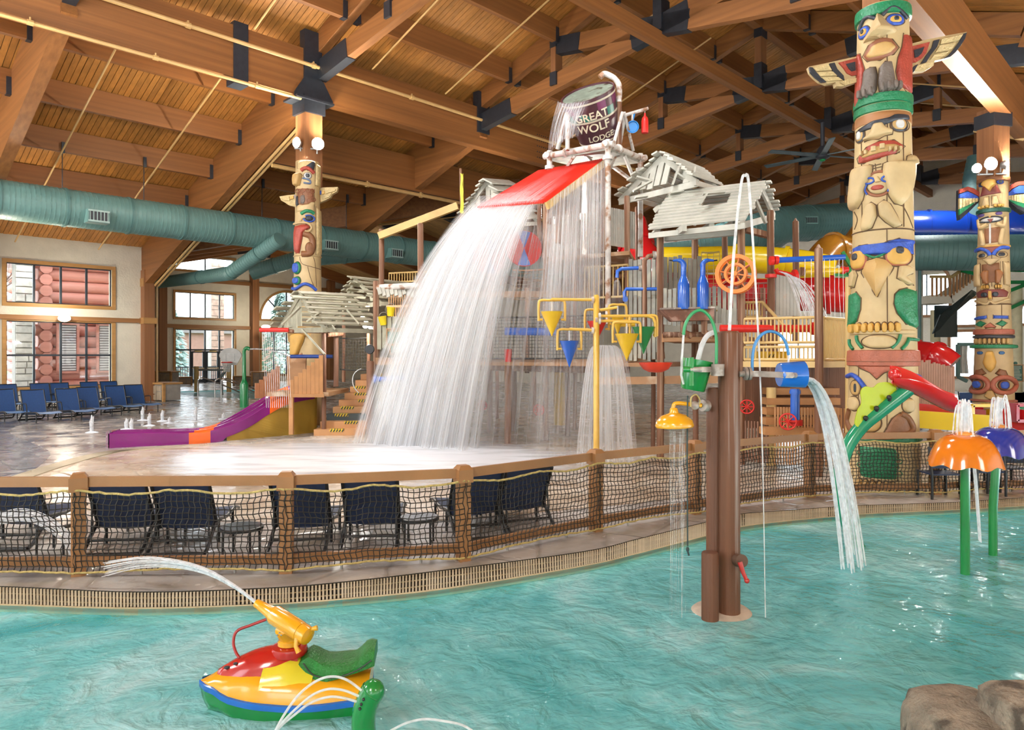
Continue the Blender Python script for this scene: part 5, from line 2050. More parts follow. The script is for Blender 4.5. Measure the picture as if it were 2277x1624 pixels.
tag(m.build('water_jet', jet, None, 60, kind='stuff'), 'blurred arc of water in front of the cut-off lounger', 'water')

# green bent spout
sp = empty('bent_spout', P(815, 1640, 3.72), 'round-headed green bent pipe squirting three arcs of water', 'water toy')
q = spline([P(822, 1760, 3.72), P(812, 1660, 3.72), P(808, 1610, 3.72), P(812, 1575, 3.72), P(824, 1545, 3.72), P(829, 1537, 3.72)], 6)
m = MB()
m.tube(q, [.062]*(len(q)-4)+[.062, .064, .064, .062], 18)
m.ball(P(829, 1538, 3.72), .062)
m.build('pipe', gloss_g, sp, 60)
m = MB()
for dx, dy in ((808, 1556), (803, 1567), (800, 1577)):
    m.ball(P(dx, dy, 3.66), .008)
m.build('nozzle_holes', rubber, sp, kind='stuff')
for pts, lab in (([(804, 1536), (770, 1512), (735, 1505), (700, 1517), (665, 1545), (635, 1585), (612, 1626), (595, 1660)], 'tallest of the three thin water arcs from the green spout'),
            ([(798, 1549), (765, 1536), (730, 1533), (695, 1546), (660, 1575), (630, 1605), (608, 1632), (590, 1660)], 'middle of the three thin water arcs from the green spout'),
            ([(793, 1561), (760, 1552), (728, 1551), (690, 1564), (655, 1590), (625, 1615), (600, 1645)], 'lowest of the three thin water arcs from the green spout'),
            ([(868, 1626), (905, 1608), (945, 1600), (985, 1604), (1030, 1614), (1070, 1640)], 'thin arc of water over the pool beside the green spout')):
    m = MB()
    m.tube(spline([P(x, y, 3.66) for x, y in pts], 6), .0065, 8, False)
    tag(m.build('water_arc', jet, None, 60), lab, 'water', 'water arcs of the green spout')

# log post with tipping buckets
log = M('brown log', (.115, .04, .015), .6, .35, 1.0, .3, 6, grain=(0, 'z'))
log_salt = M('limed log', (.12, .044, .018), .6, .35, 1.0, .3, 6, grain=(0, 'z'), wear=(.34, .27, .24), wearamt=.05)
rusty = M('rusty steel', (.26, .21, .18), .5, .3, 9, metal=.3, wear=(.5, .46, .42), wearamt=.5)
bp = P(1607, HY, 5.66)
bp.z = 0
lp = empty('log_post', V((bp.x, bp.y, -.05)), 'tall brown triple-log post with hanging buckets standing in the pool', 'water toy')


def z_at(y, d):
    return 2+(HY-y)/F*d


q = P(1621, HY, 5.66)
m = MB()
zt = z_at(737, 5.66)
m.lathe([(.086, -.3), (.085, 1.2), (.083, zt-.02), (.07, zt)], (q.x, q.y, 0), n=26)
m.build('tall_log', log_salt, lp, 40)
q2 = P(1589, HY, 5.72)
m = MB()
zt2 = z_at(862, 5.72)
m.lathe([(.066, -.3), (.065, zt2-.015), (.055, zt2)], (q2.x, q2.y, 0), n=22)
m.build('middle_log', log, lp, 40)
q3 = P(1579, HY, 5.56)
m = MB()
zt3 = z_at(1228, 5.56)
m.lathe([(.066, -.3), (.066, zt3-.012), (.058, zt3)], (q3.x, q3.y, 0), n=22)
m.build('short_log', log, lp, 40)
m = MB()
c = G(1604, 1359, -.05)
m.lathe([(.24, -.3), (.235, .0), (.21, .02), (.001, .03)], (c.x, c.y+.0, -.05), n=30)
m.build('concrete_base', M('base concrete', (.42, .35, .28), .7, .2, 8), lp, 40)
d = 5.6
m = MB()
m.cyl(P(1644, 832, d), P(1662, 831, d), .022, n=12)
for x in (1655, 1663):
    m.cyl(P(x, 831, d), P(x+6, 831, d), .052, n=14)
m.beam(P(1668, 831, d), P(1763, 835, d-.1), .02, .045)
m.build('bucket_arm', rusty, lp, 40)
# blue bucket, mouth to one side
bx0, bx1 = P(1732, 834, d), P(1787, 833, d)
ax = (bx1-bx0).normalized()
L = (bx1-bx0).length
o = MB().lathe([(.0, 0), (.088, .0), (.094, .01), (.104, L), (.098, L), (.088, .015), (.0, .012)], bx0, ax, 28).build('blue_bucket', gloss_b, lp, 40, label='blue bucket tipped on its side')
m = MB()
m.cyl(P(1760, 835, d-.14), P(1768, 835, d-.1), .022, n=10)
m.build('bucket_pivot', rusty, o)
m = MB()
m.tube(spline([P(1673, 836, d), P(1673, 800, d), P(1678, 768, d), P(1692, 746, d), P(1712, 737, d), P(1733, 744, d), P(1747, 762, d), P(1754, 790, d)], 6), .012, 10)
m.build('blue_hose', M('hose blue', (.05, .22, .50), .3), lp, 50)
m = MB()
m.cyl(P(1754, 790, d), P(1753, 808, d), .008, n=6)
tag(m.build('water_trickle', jet), 'trickle from the blue hose into the blue bucket', 'water')
# green bucket
o = MB().lathe([(.0, 0), (.088, .0), (.095, .01), (.118, .24), (.110, .24), (.088, .015), (.0, .012)], P(1540, 868, d+.05), V((.18, 0, 1)), 26).build('green_bucket', gloss_g, lp, 40, label='green bucket hanging at the hose')
m = MB()
m.beam(P(1608, 822, d), P(1556, 822, d-.12), .02, .042)
m.cyl(P(1560, 822, d-.12), P(1519, 822, d-.12), .02, n=10)
m.cyl(P(1596, 836, d-.07), P(1596, 810, d-.07), .05, n=14)
m.build('bucket_arm', rusty, lp, 40)
m = MB()
m.cyl(P(1535, 822, d-.13), P(1519, 822, d-.12), .024, n=10)
m.cyl(P(1538, 795, d-.12), P(1538, 858, d-.12), .018, n=8)
m.build('bucket_bracket', gloss_g, lp, 40)
m = MB()
m.tube(spline([P(1592, 832, d), P(1593, 790, d), P(1592, 745, d), P(1580, 708, d), P(1559, 690, d), P(1538, 699, d), P(1524, 722, d), P(1520, 745, d)], 6), .0125, 10)
m.build('green_hose', M('hose green', (.03, .28, .10), .3), lp, 50)
m = MB()
m.tube([P(1520, 745, d), P(1516, 800, d), P(1515, 835, d), P(1520, 855, d)], .009, 8, False)
tag(m.build('water_trickle', jet), 'thin stream from the green hose', 'water')
m = MB()
m.tube(spline([P(1592, 738, d+.1), P(1575, 745, d+.08), P(1562, 765, d+.06), P(1552, 800, d+.04), P(1543, 830, d), P(1538, 850, d)], 5), .02, 10, False)
tag(m.build('water_trickle', jet), 'arched stream falling behind the tall log into the green bucket', 'water')
# cord with a knot
m = MB()
m.tube([P(1529, 880, d-.05), P(1528, 1000, d-.05), P(1529, 1215, d-.05)], .006, 6)
m.ball(P(1529, 1222, d-.05), .013, .013, .02)
m.tube([P(1529, 1226, d-.05), P(1532, 1236, d-.05)], .007, 6)
m.build('pull_cord', M('pull cord', (.03, .05, .05), .7), lp, 50)
# yellow shower
m = MB()
m.tube(spline([P(1560, 902, d), P(1530, 899, d), P(1506, 897, d), P(1498, 902, d), P(1497, 918, d)], 5), .016, 10)
m.build('shower_arm', gloss_y, lp, 50)
m = MB()
m.cyl(P(1562, 902, d), P(1572, 903, d+.03), .045, n=14)
m.ball(P(1545, 902, d), .035)
m.build('valve_flange', rusty, lp, 40)
m = MB()
m.lathe([(.145, 0), (.150, .012), (.138, .05), (.10, .088), (.05, .105), (.035, .112), (.03, .14), (.022, .15)], P(1500, 950, d), V((-.04, 0, 1)), 28)
m.build('shower_dome', gloss_y, lp, 40, label='yellow shower dome')
m = MB()
m.tube(spline([P(1536, 905, d-.03), P(1537, 885, d-.03), P(1548, 878, d-.03), P(1556, 890, d-.02), P(1555, 900, d-.02)], 5), .006, 6)
m.build('chain_ring', M('brass ring', (.45, .34, .12), .4, metal=.5), lp)
# red lever
m = MB()
m.cyl(P(1640, 1246, 5.57), P(1650, 1248, 5.50), .05, n=16)
m.build('lever_hub', M('rust dark', (.10, .05, .03), .6), lp, 40)
m = MB()
m.tube([P(1645, 1250, 5.48), P(1653, 1275, 5.46), P(1661, 1292, 5.45)], [.02, .016, .014], 10)
m.ball(P(1661, 1292, 5.45), .02)
m.build('red_lever', gloss_r, lp, 50)
# stream out of the blue bucket
pour = water_mat('pouring water', .75, 34, 2.0, lo=.25, hi=.65)
m = MB()
rr = random.Random(3)
for k in range(26):
    w = rr.uniform(-1, 1)
    sp_ = rr.uniform(.75, 1.15)
    pts = []
    for i in range(13):
        t = i/12*.72
        pts.append(bx1+V((1.55*sp_*t, 2.1*sp_*t+w*.06+.05*w*t*4, -.04-w*.01-3.67*t*t)))
    m.tube(pts, [.004+.010*(1-i/14)+.003*rr.random() for i in range(13)], 5, False)
tag(m.build('water_pour', jet, None, 60, kind='stuff'), 'water pouring from the blue tipped bucket', 'water')
m = MB()
for k in range(20):
    x = rr.uniform(1480, 1525)
    m.tube([P(x, 952, d), P(x+rr.uniform(-3, 3), 1010, d), P(x+rr.uniform(-4, 4), 1374, d)], [.004, .003, .001], 4, False)
tag(m.build('water_fall', water_mat('thin drip', .22, 30, 8, lo=.3, hi=.7), None, 60, kind='stuff'), 'fine drizzle under the yellow shower dome', 'water')
m = MB()
q = spline([P(1622, 735, 5.66), P(1632, 560, 5.7), P(1648, 410, 5.75), P(1657, 391, 5.75), P(1665, 410, 5.75), P(1678, 600, 5.7), P(1690, 830, 5.65), P(1697, 1080, 5.6), P(1702, 1376, 5.6)], 7)
m.tube(q, [lerp(.013, .011, min(1, i/10)) if i < 24 else max(.004, .012-.0003*(i-24)) for i in range(len(q))], 8, False)
tag(m.build('water_jet', jet, None, 60), 'tall thin jet shooting up from the log post and falling back', 'water')

# leaf fountain: green stalk, lime leaf, red trough
lf = empty('leaf_fountain', G(1905, 1213, -.05), 'tall curved green stalk holding a red flower trough and a lime leaf', 'water toy')
d = 7.7
q = spline([P(1925, 1240, d), P(1905, 1212, d), P(1884, 1160, d), P(1871, 1100, d), P(1869, 1045, d), P(1884, 995, d), P(1915, 950, d), P(1955, 917, d), P(2000, 882, d), P(2035, 855, d)], 8)
MB().tube(q, .072, 18).build('stalk', M('stalk green', (.006, .24, .12), .2, .08, 2, coat=.5), lf, 60)
outl = spline([V((x, y, 0)) for x, y in ((1901, 940), (1908, 912), (1916, 897), (1914, 872), (1924, 860), (1942, 862), (1955, 852), (1978, 851), (1993, 862), (1991, 880), (1985, 893), (1960, 905), (1944, 912), (1932, 930), (1924, 948), (1908, 950))], 5, True)
fr = [P(p.x, p.y, d-.02+(p.x-1950)*.0008) for p in outl]
m = MB()
n = len(fr)
m.add(fr+[p+V((.01, .035, 0)) for p in fr], [tuple(range(n)), tuple(reversed(range(n, 2*n)))]+[(i, n+i, n+(i+1) % n, (i+1) % n) for i in range(n)])
o = m.build('lime_leaf', M('leaf lime', (.45, .56, .008), .3, .06, 3), lf, 40, label='lime green wavy leaf plate')
for x, y in ((1925, 930), (1949, 908), (1977, 884)):
    m = MB()
    m.cyl(P(x, y+4, d-.05), P(x+5, y+16, d-.03), .018, n=10)
    m.ball(P(x, y, d-.06), .026)
    m.build('leaf_bracket', rubber, lf, 50)
rows = []
cen = spline([P(1985, 836, d+.05), P(2010, 838, d+.02), P(2045, 848, d), P(2080, 866, d-.02), P(2112, 884, d-.03), P(2140, 893, d-.04)], 5)
for i, p in enumerate(cen):
    f = i/(len(cen)-1)
    wd = .08+.10*math.sin(PI*min(1, .15+f*.8))
    dep = .04+.10*math.sin(PI*min(1, .1+f*.75))
    rows.append([p+V((.05*math.cos(a*PI/12)*(1-f), wd*math.cos(a*PI/12), -dep*math.sin(a*PI/12)+(.13*max(0, math.cos(a*PI/12))-.02)*(1-.4*f))) for a in range(13)])
m = MB()
m.strip(rows, .018)
m.ball(cen[0]+V((.02, 0, .01)), .05, .11, .07)
m.build('red_trough', M('trough red', (.55, .012, .015), .2, .06, 3, coat=.6), lf, 60, label='red flower-shaped trough')
m = MB()
for k in range(12):
    w = rr.uniform(-1, 1)
    pts = [cen[-1]+V((.25*t+.02*w, w*.06, -.03-2.6*t*t)) for t in [i/10*.75 for i in range(11)]]
    m.tube(pts, [.010-.0006*i for i in range(11)], 5, False)
tag(m.build('water_fall', jet, None, 60, kind='stuff'), 'thin fall of water off the lip of the red trough', 'water')

# mushrooms
def mushroom(name, px, ybase, capx, ytop, yrim, hw, capmat, lab):
    b = G(px, ybase, -.05)
    d = b.y
    t = empty(name, b, lab, 'water toy', 'mushroom fountains')
    c = P(capx, HY, d)
    zt, zr_ = z_at(ytop, d), z_at(yrim, d)
    R = hw/F*d
    m = MB()
    m.tube([b-V((0, 0, .3)), b+V((0, 0, .5)), V((c.x*.5+b.x*.5, d, (zt+.5)/2)), V((c.x, d, zt-.06))], .041, 16)
    m.build('stem', gloss_g, t, 50)
    rows = []
    for i in range(13):
        f = i/12
        row = []
        for j in range(49):
            a = 2*PI*j/48
            sc = 1+.03*math.cos(a*8)*f**3
            r = R*(.22+.78*f)*sc if i else R*.2
            z = zt-(zt-zr_)*(.25*f**1.6+.75*f**4)-.016*math.cos(a*8)*f**5
            row.append(V((c.x+r*math.cos(a), d+r*math.sin(a), z)))
        rows.append(row)
    m = MB()
    m.strip(rows, -.012)
    m.build('cap', capmat, t, 60)
    m = MB()
    m.lathe([(R*.24, 0), (R*.24, .012), (R*.16, .028), (R*.05, .034)], (c.x, d, zt-.004), n=24)
    o = m.build('crown_disc', M('crown orange', (.75, .30, .05), .3), t, 50)
    m = MB()
    for k in range(5):
        m.ball((c.x+R*.15*math.cos(k*1.256), d+R*.15*math.sin(k*1.256), zt+.024), .008, n=8, m=4)
    m.build('screws', steel, o, kind='stuff')
    m = MB()
    h = .30
    for k in range(14):
        a = rr.uniform(0, 6.28)
        s = rr.uniform(.01, .10)
        top = h*rr.uniform(.8, 1.05)
        pts = [V((c.x, d, zt+.02))+V((math.cos(a)*s*f*1.2, math.sin(a)*s*f*1.2, top*(1-(1-f*1.6)**2) if f < .62 else top*(1-(f*1.6-1)**2*(1+f*2)))) for f in [i/12 for i in range(13)]]
        m.tube(pts, .007, 5, False)
    m.tube([V((c.x, d, zt)), V((c.x, d, zt+h))], [.035, .022], 10, False)
    tag(m.build('water_plume', jet, None, 60, kind='stuff'), 'white plume of water rising from the %s' % lab.split(' standing')[0].split(' behind')[0], 'water')
    return t


mushroom('mushroom_fountain', 2146, 1277, 2146, 966, 1034, 74, M('mushroom orange', (.66, .17, .008), .16, .1, 3, coat=.7), 'orange scalloped mushroom fountain standing in the pool on a green stem')
mushroom('mushroom_fountain', 2208, 1235, 2222, 950, 1010, 62, M('mushroom blue', (.012, .03, .28), .16, .1, 3, coat=.7), 'navy blue mushroom fountain behind the orange one')

# rocks by the near edge of the pool
def rock(name, pts_c, sx, sy, sz, lab, seed):
    m = MB()
    bm = bmesh.new()
    bmesh.ops.create_icosphere(bm, subdivisions=4, radius=1)
    from mathutils import noise
    for v in bm.verts:
        p = v.co.copy()
        q = V([math.copysign(abs(c)**.55, c) for c in p])
        k = 1+.16*noise.noise(p*1.3+V((seed, 0, 0)))+.05*noise.noise(p*4+V((seed, 0, 0)))+.018*noise.noise(p*14)
        v.co = V((q.x*sx, q.y*sy, q.z*sz))*k
    vs = [v.co+V(pts_c) for v in bm.verts]
    fs = [tuple(v.index for v in f.verts) for f in bm.faces]
    bm.free()
    m.add(vs, fs)
    o = m.build(name, M('granite boulder', (.22, .185, .14), .85, .35, 9, .9, 40, wear=(.07, .055, .04), wearamt=.4), None, 70)
    return tag(o, lab, 'rock')


rock('boulder', P(2185, 1660, 3.15), .27, .3, .17, 'speckled grey-brown boulder at the lower corner of the pool', 2)
rock('boulder', P(2330, 1680, 3.0), .20, .3, .24, 'rounded boulder cut off by the corner of the photo', 5)


# ================================================================== PLAY FORT
fort_post = M('fort post wood', (.18, .075, .035), .6, .3, 1.0, .3, 5, grain=(0, 'z'), wear=(.36, .23, .15), wearamt=.5)
fort_dark = M('fort dark wood', (.17, .075, .04), .6, .3, 1.0, .3, 5, grain=(0, 'z'))
fort_beam = M('fort beam wood', (.34, .18, .08), .6, .2, 2, wear=(.5, .38, .26), wearamt=.35)
yellow_wood = M('yellow pine', (.56, .37, .13), .5, .2, 2)
grey_plank = M('grey plank', (.45, .44, .38), .6, .15, 3, .2, 20, island=.0)
olive_plank = M('olive plank', (.33, .315, .23), .6, .2, 3, .2, 20)
grey_wall = M('grey wall board', (.29, .29, .25), .6, .2, 3, wear=(.40, .38, .30), wearamt=.4)
pale_wall = M('pale wall board', (.44, .43, .38), .6, .15, 3, wear=(.5, .33, .22), wearamt=.1)
brown_board = M('brown composite board', (.45, .22, .085), .5, .15, 3)
cream_steel = M('cream steel', (.62, .43, .17), .4, .08, 3)
pipe_white = M('limed pipe', (.58, .54, .50), .5, .15, 6, .2, 20, wear=(.30, .15, .08), wearamt=.45)
p_red = M('painted red', (.62, .02, .015), .4, .08, 3)
p_blue = M('painted blue', (.01, .10, .50), .22, .08, 3, coat=.4)
p_yellow = M('painted yellow', (.72, .46, .02), .3, .08, 3, coat=.3)
p_green = M('painted green', (.008, .22, .06), .25, .08, 3, coat=.3)
p_orange = M('painted orange', (.75, .20, .02), .3, .08, 3)
tube_red = M('slide red', (.50, .008, .012), .2, .06, 1, coat=.6)
tube_yel = M('slide yellow', (.75, .56, .01), .25, .06, 1, coat=.6)
fort = empty('play_fort', G(1130, 985), 'weathered log post frame of the big water play fort', 'play fort')


def fpost(px, y0, y1, w, d, mat=fort_post, name='post'):
    """round post from pixel row y0 down to y1 (None: the floor)"""
    a = P(px, y0, d)
    b = V((a.x, a.y, 0)) if y1 is None else P(px, y1, d)
    r = w/2/F*d
    m = MB()
    m.tube([b, lerp(b, a, .5)+V((.01, 0, 0)), a-V((0, 0, .02)), a], [r*1.03, r, r*.98, r*.8], 12)
    return m.build(name, mat, fort, 40)


for a in ((848, 510, 640, 12, 18.6), (935, 497, None, 14, 17.0), (836, 625, None, 14, 17.3), (720, 735, None, 10, 17.7, fort_dark), (747, 735, 860, 11, 18.6, fort_dark),
          (764, 700, 850, 8, 19.5), (823, 803, None, 17, 17.0, fort_dark), (819, 735, 850, 8, 18.2), (1089, 560, None, 12, 18.2), (1129, 806, None, 15, 15.9), (1143, 806, None, 12, 18.8, fort_dark),
          (1213, 440, None, 13, 16.7), (1033, 806, None, 11, 20, fort_dark), (1262, 470, None, 11, 17.6, fort_dark), (1278, 560, None, 9, 19), (1026, 480, 720, 12, 18), (1172, 640, 830, 10, 19),
          (1105, 806, 930, 8, 22, fort_dark), (1188, 806, 930, 8, 23, fort_dark), (1322, 640, None, 11, 18, fort_dark), (1452, 745, None, 10, 15.5, fort_dark), (1394, 436, 830, 13, 15.0), (1417, 460, 800, 10, 16, fort_dark),
          (1468, 513, None, 16, 13.8), (1545, 520, 800, 15, 15), (1546, 880, None, 13, 13.5, fort_dark), (1611, 510, 620, 13, 15.2, fort_dark), (1648, 494, None, 17, 13.0), (1713, 468, 830, 16, 13.2), (1696, 640, 800, 12, 14.5),
          (1769, 492, 760, 14, 14.0), (1820, 552, None, 18, 11.7), (1690, 860, None, 12, 14, fort_dark)):
    fpost(*a)
m = MB()
for px, y, d, w in ((1769, 492, 14.0, 14), (1820, 552, 11.7, 18)):
    a = P(px, y, d)
    r = w/2/F*d
    m.lathe([(r*.8, -.01), (r*.2, .06)], a, n=4)
m.build('post_tip', fort_post, fort)
for (x0, y0, d0), (x1, y1, d1), h, mat in (((838, 803, 17.2), (1330, 805, 15.2), .16, fort_beam), ((1330, 805, 15.2), (1475, 790, 14.2), .14, fort_beam), ((1470, 752, 13.8), (1660, 752, 13.1), .16, brown_board),
                                            ((1330, 848, 15), (1600, 843, 13), .15, fort_beam), ((843, 525, 18.4), (1018, 458, 18), .18, yellow_wood), ((1394, 660, 15), (1545, 650, 14.4), .14, fort_beam),
                                            ((930, 655, 17), (1330, 655, 16), .14, fort_beam), ((1655, 510, 13.1), (1713, 525, 13.3), .1, fort_post), ((1480, 530, 13.9), (1655, 515, 13.1), .12, grey_plank),
                                            ((1468, 535, 14), (1560, 525, 15), .12, pipe_white), ((1020, 812, 18), (1300, 812, 17), .2, fort_dark)):
    MB().beam(P(x0, y0, d0), P(x1, y1, d1), .12, h).build('beam', mat, fort)
for a, b, r in (((838, 640, 17.3), (935, 635, 17.0), .075), ((1035, 815, 17.6), (1160, 818, 17.2), .09), ((1160, 818, 17.2), (1330, 822, 16), .09), ((1030, 655, 17.5), (1180, 653, 17.2), .06), ((1475, 745, 13.6), (1600, 745, 13.2), .055),
                ((640, 737, 17.5), (735, 737, 17.6), .05), ((1300, 640, 16), (1395, 610, 15), .06), ((726, 745, 17.8), (760, 742, 18.4), .06)):
    MB().cyl(P(*a), P(*b), r, n=12).build('cross_log', pipe_white if r == .075 else fort_post, fort, 40)
# decks
for q, z in ((((838, 17.0), (1330, 15.0), (1380, 19.5), (850, 21)), 1.83), (((1330, 15.0), (1480, 14.0), (1560, 16), (1380, 17.5)), 1.83), (((1475, 13.6), (1660, 12.9), (1700, 15), (1500, 16)), 2.32), (((1215, 15.6), (1400, 14.6), (1420, 17), (1230, 18)), 4.1)):
    pts = [V(((x-CX)/F*d, d, z)) for x, d in q]
    m = MB()
    m.add(pts+[p-V((0, 0, .08)) for p in pts], [(0, 1, 2, 3), (7, 6, 5, 4)]+[(i, 4+i, 4+(i+1) % 4, (i+1) % 4) for i in range(4)])
    m.build('deck', fort_beam, fort)


def boards(name, A, B, z0, z1, n, mat, lab, cat='board wall', gap=.12, jig=.0, miss=(), top=None, seed=1, part='board', th=.03):
    """upright boards in a row from A to B, each a part"""
    rr = random.Random(seed)
    t = empty(name, (A+B)/2*1.0, lab, cat)
    A, B = V((A.x, A.y, 0)), V((B.x, B.y, 0))
    dr = (B-A)/n
    for i in range(n):
        if i in miss:
            continue
        c = A+dr*(i+.5)
        zt = z1 if top is None else lerp(z1, top, i/(n-1))
        a = z0+rr.uniform(-jig, jig)
        b = zt+rr.uniform(-jig, jig)
        MB().box(c+V((0, 0, (a+b)/2)), dr.length*(1-gap), th, b-a, rz3(math.atan2(dr.y, dr.x))).build(part, mat, t)
    return t


def zz(y, d):
    return 2+(HY-y)/F*d


def railing(name, A, B, z0, z1, n, mat, lab, r=.014, tr=.025):
    t = empty(name, (A+B)/2, lab, 'railing')
    A, B = V((A.x, A.y, 0)), V((B.x, B.y, 0))
    for z in (z0, z1):
        MB().tube([A+V((0, 0, z)), B+V((0, 0, z))], tr, 8).build('rail', mat, t, 50)
    for i in range(n+1):
        p = lerp(A, B, i/n)
        MB().tube([p+V((0, 0, z0)), p+V((0, 0, z1))], r, 6).build('baluster', mat, t, 50)
    return t


boards('board_wall', P(838, 740, 17.0), P(1000, 740, 16.5), zz(776, 17), zz(706, 17), 14, olive_plank, 'olive upright boards behind the green rules sign', jig=.02, gap=.2)
boards('board_wall', P(830, 880, 17.1), P(985, 880, 16.7), .25, 1.35, 15, grey_wall, 'grey boards half hidden by the waterfall beside the stairs', gap=.1)
boards('board_wall', P(1398, 620, 14.6), P(1470, 620, 14.0), zz(660, 14.3), zz(575, 14.3), 7, grey_wall, 'grey boards beside the blue elbow pipe', jig=.03, gap=.25)
boards('board_wall', P(1474, 620, 14.2), P(1560, 620, 14.6), zz(690, 14.2), zz(568, 14.2), 8, grey_wall, 'grey boards behind the two blue bottles', jig=.04, gap=.3, seed=4)
boards('board_wall', P(1474, 690, 13.7), P(1640, 690, 13.0), zz(722, 13.4), zz(640, 13.4), 15, grey_wall, 'grey board balustrade behind the rusty trough', jig=.02, gap=.3, seed=6)
boards('board_wall', P(1724, 650, 13.3), P(1778, 650, 13.6), zz(702, 13.4), zz(608, 13.4), 7, pale_wall, 'pale boards washed by the red spray nozzle', gap=.08)
boards('board_wall', P(1347, 500, 15.0), P(1412, 500, 15.6), zz(548, 15.2), zz(464, 15.2), 13, pale_wall, 'pale slatted balcony wall below the tipping bucket', gap=.3, seed=3)
boards('board_wall', P(1215, 590, 16.2), P(1330, 590, 15.5), zz(556, 16), zz(480, 16), 18, pale_wall, 'slatted upper wall behind the curtain of water', gap=.35, seed=5)
boards('board_wall', P(1388, 760, 14.6), P(1470, 760, 14.1), zz(800, 14.3), zz(655, 14.3), 8, grey_wall, 'tall grey boards beneath the green cone', jig=.03, gap=.3, seed=9)
boards('slat_screen', P(1720, 930, 12.3), P(1895, 930, 11.9), .12, zz(908, 12), 26, brown_board, 'brown slat screen beside the blue hand pump', gap=.45, part='slat')
boards('slat_screen', P(1655, 930, 12.8), P(1710, 930, 12.5), .10, zz(938, 12.6), 8, fort_dark, 'dark slat screen under the yellow landing', gap=.45, part='slat')
railing('yellow_railing', P(1655, 740, 12.5), P(1812, 740, 11.9), zz(762, 12.2), zz(708, 12.2), 18, cream_steel, 'cream railing behind the red pipe')
railing('yellow_railing', P(1655, 780, 12.4), P(1815, 780, 11.8), zz(800, 12.1), zz(772, 12.1), 18, cream_steel, 'lower cream railing of the yellow landing')
railing('yellow_railing', P(1832, 750, 11.8), P(1882, 750, 12.4), zz(800, 12), zz(708, 12), 14, cream_steel, 'cream baluster railing next to the cream steel post')
railing('yellow_railing', P(1300, 690, 15.4), P(1396, 690, 14.9), zz(660, 15), zz(590, 15), 9, cream_steel, 'cream railing seen through the falling water')
railing('yellow_railing', P(1655, 680, 13.4), P(1695, 680, 13.3), zz(705, 13.3), zz(672, 13.3), 6, cream_steel, 'short cream gate rail under the orange wheel')
o = railing('yellow_railing', P(865, 612, 21), P(960, 622, 20.5), zz(628, 21), zz(608, 21), 16, yellow_wood, 'yellow rail high behind the second plank roof')
m = MB()
m.tube([P(1695, 672, 13.3), P(1725, 705, 12.9), P(1760, 742, 12.6)], .03, 8)
tag(m.build('handrail', cream_steel, None, 50), 'sloping cream handrail of the fort steps', 'handrail')
l = empty('yellow_landing', P(1750, 808, 12.0), 'cream landing with a hazard-striped step between the fort posts', 'platform')
pts = [P(1652, 805, 12.4), P(1815, 808, 11.7), P(1888, 803, 12.1), P(1880, 790, 14)]
m = MB()
m.add([V((p.x, p.y, 1.88)) for p in pts]+[V((p.x, p.y, 1.78)) for p in pts], [(0, 1, 2, 3), (7, 6, 5, 4)]+[(i, 4+i, 4+(i+1) % 4, (i+1) % 4) for i in range(4)])
m.build('floor_panel', cream_steel, l)
m = MB()
m.box(P(1715, 792, 12.5), .5, .3, .16)
m.build('step', p_yellow, l)
m = MB()
for k in range(4):
    m.beam(P(1710+k*4, 795, 12.3), P(1713+k*4, 788, 12.3), .01, .018, (0, 1, 0))
m.build('hazard_stripe', rubber, l)
m = MB()
m.box(P(1770, 880, 13.4), 1.9, .1, 1.2)
m.build('back_panel', fort_dark, l)
m = MB()
m.cyl(P(1888, 617, 11.6), V(((1888-CX)/F*11.6, 11.6, 0)), .058, n=18)
tag(m.build('steel_post', cream_steel, None, 40), 'smooth cream steel post beside the huge totem pole', 'post')
m = MB()
q = P(1715, 862, 12.9)
m.cyl(q, V((q.x, q.y, 0)), .085, n=16)
tag(m.build('steel_post', cream_steel, None, 40), 'thick cream steel post under the yellow landing', 'post')
st = empty('inner_steps', P(1700, 880, 14.5), 'dark inner steps under the yellow landing', 'stairs')
for k in range(5):
    MB().box(P(1780, 870+k*22, 13.2-k*.25), 1.3, .3, .12).build('tread', brown_board, st)


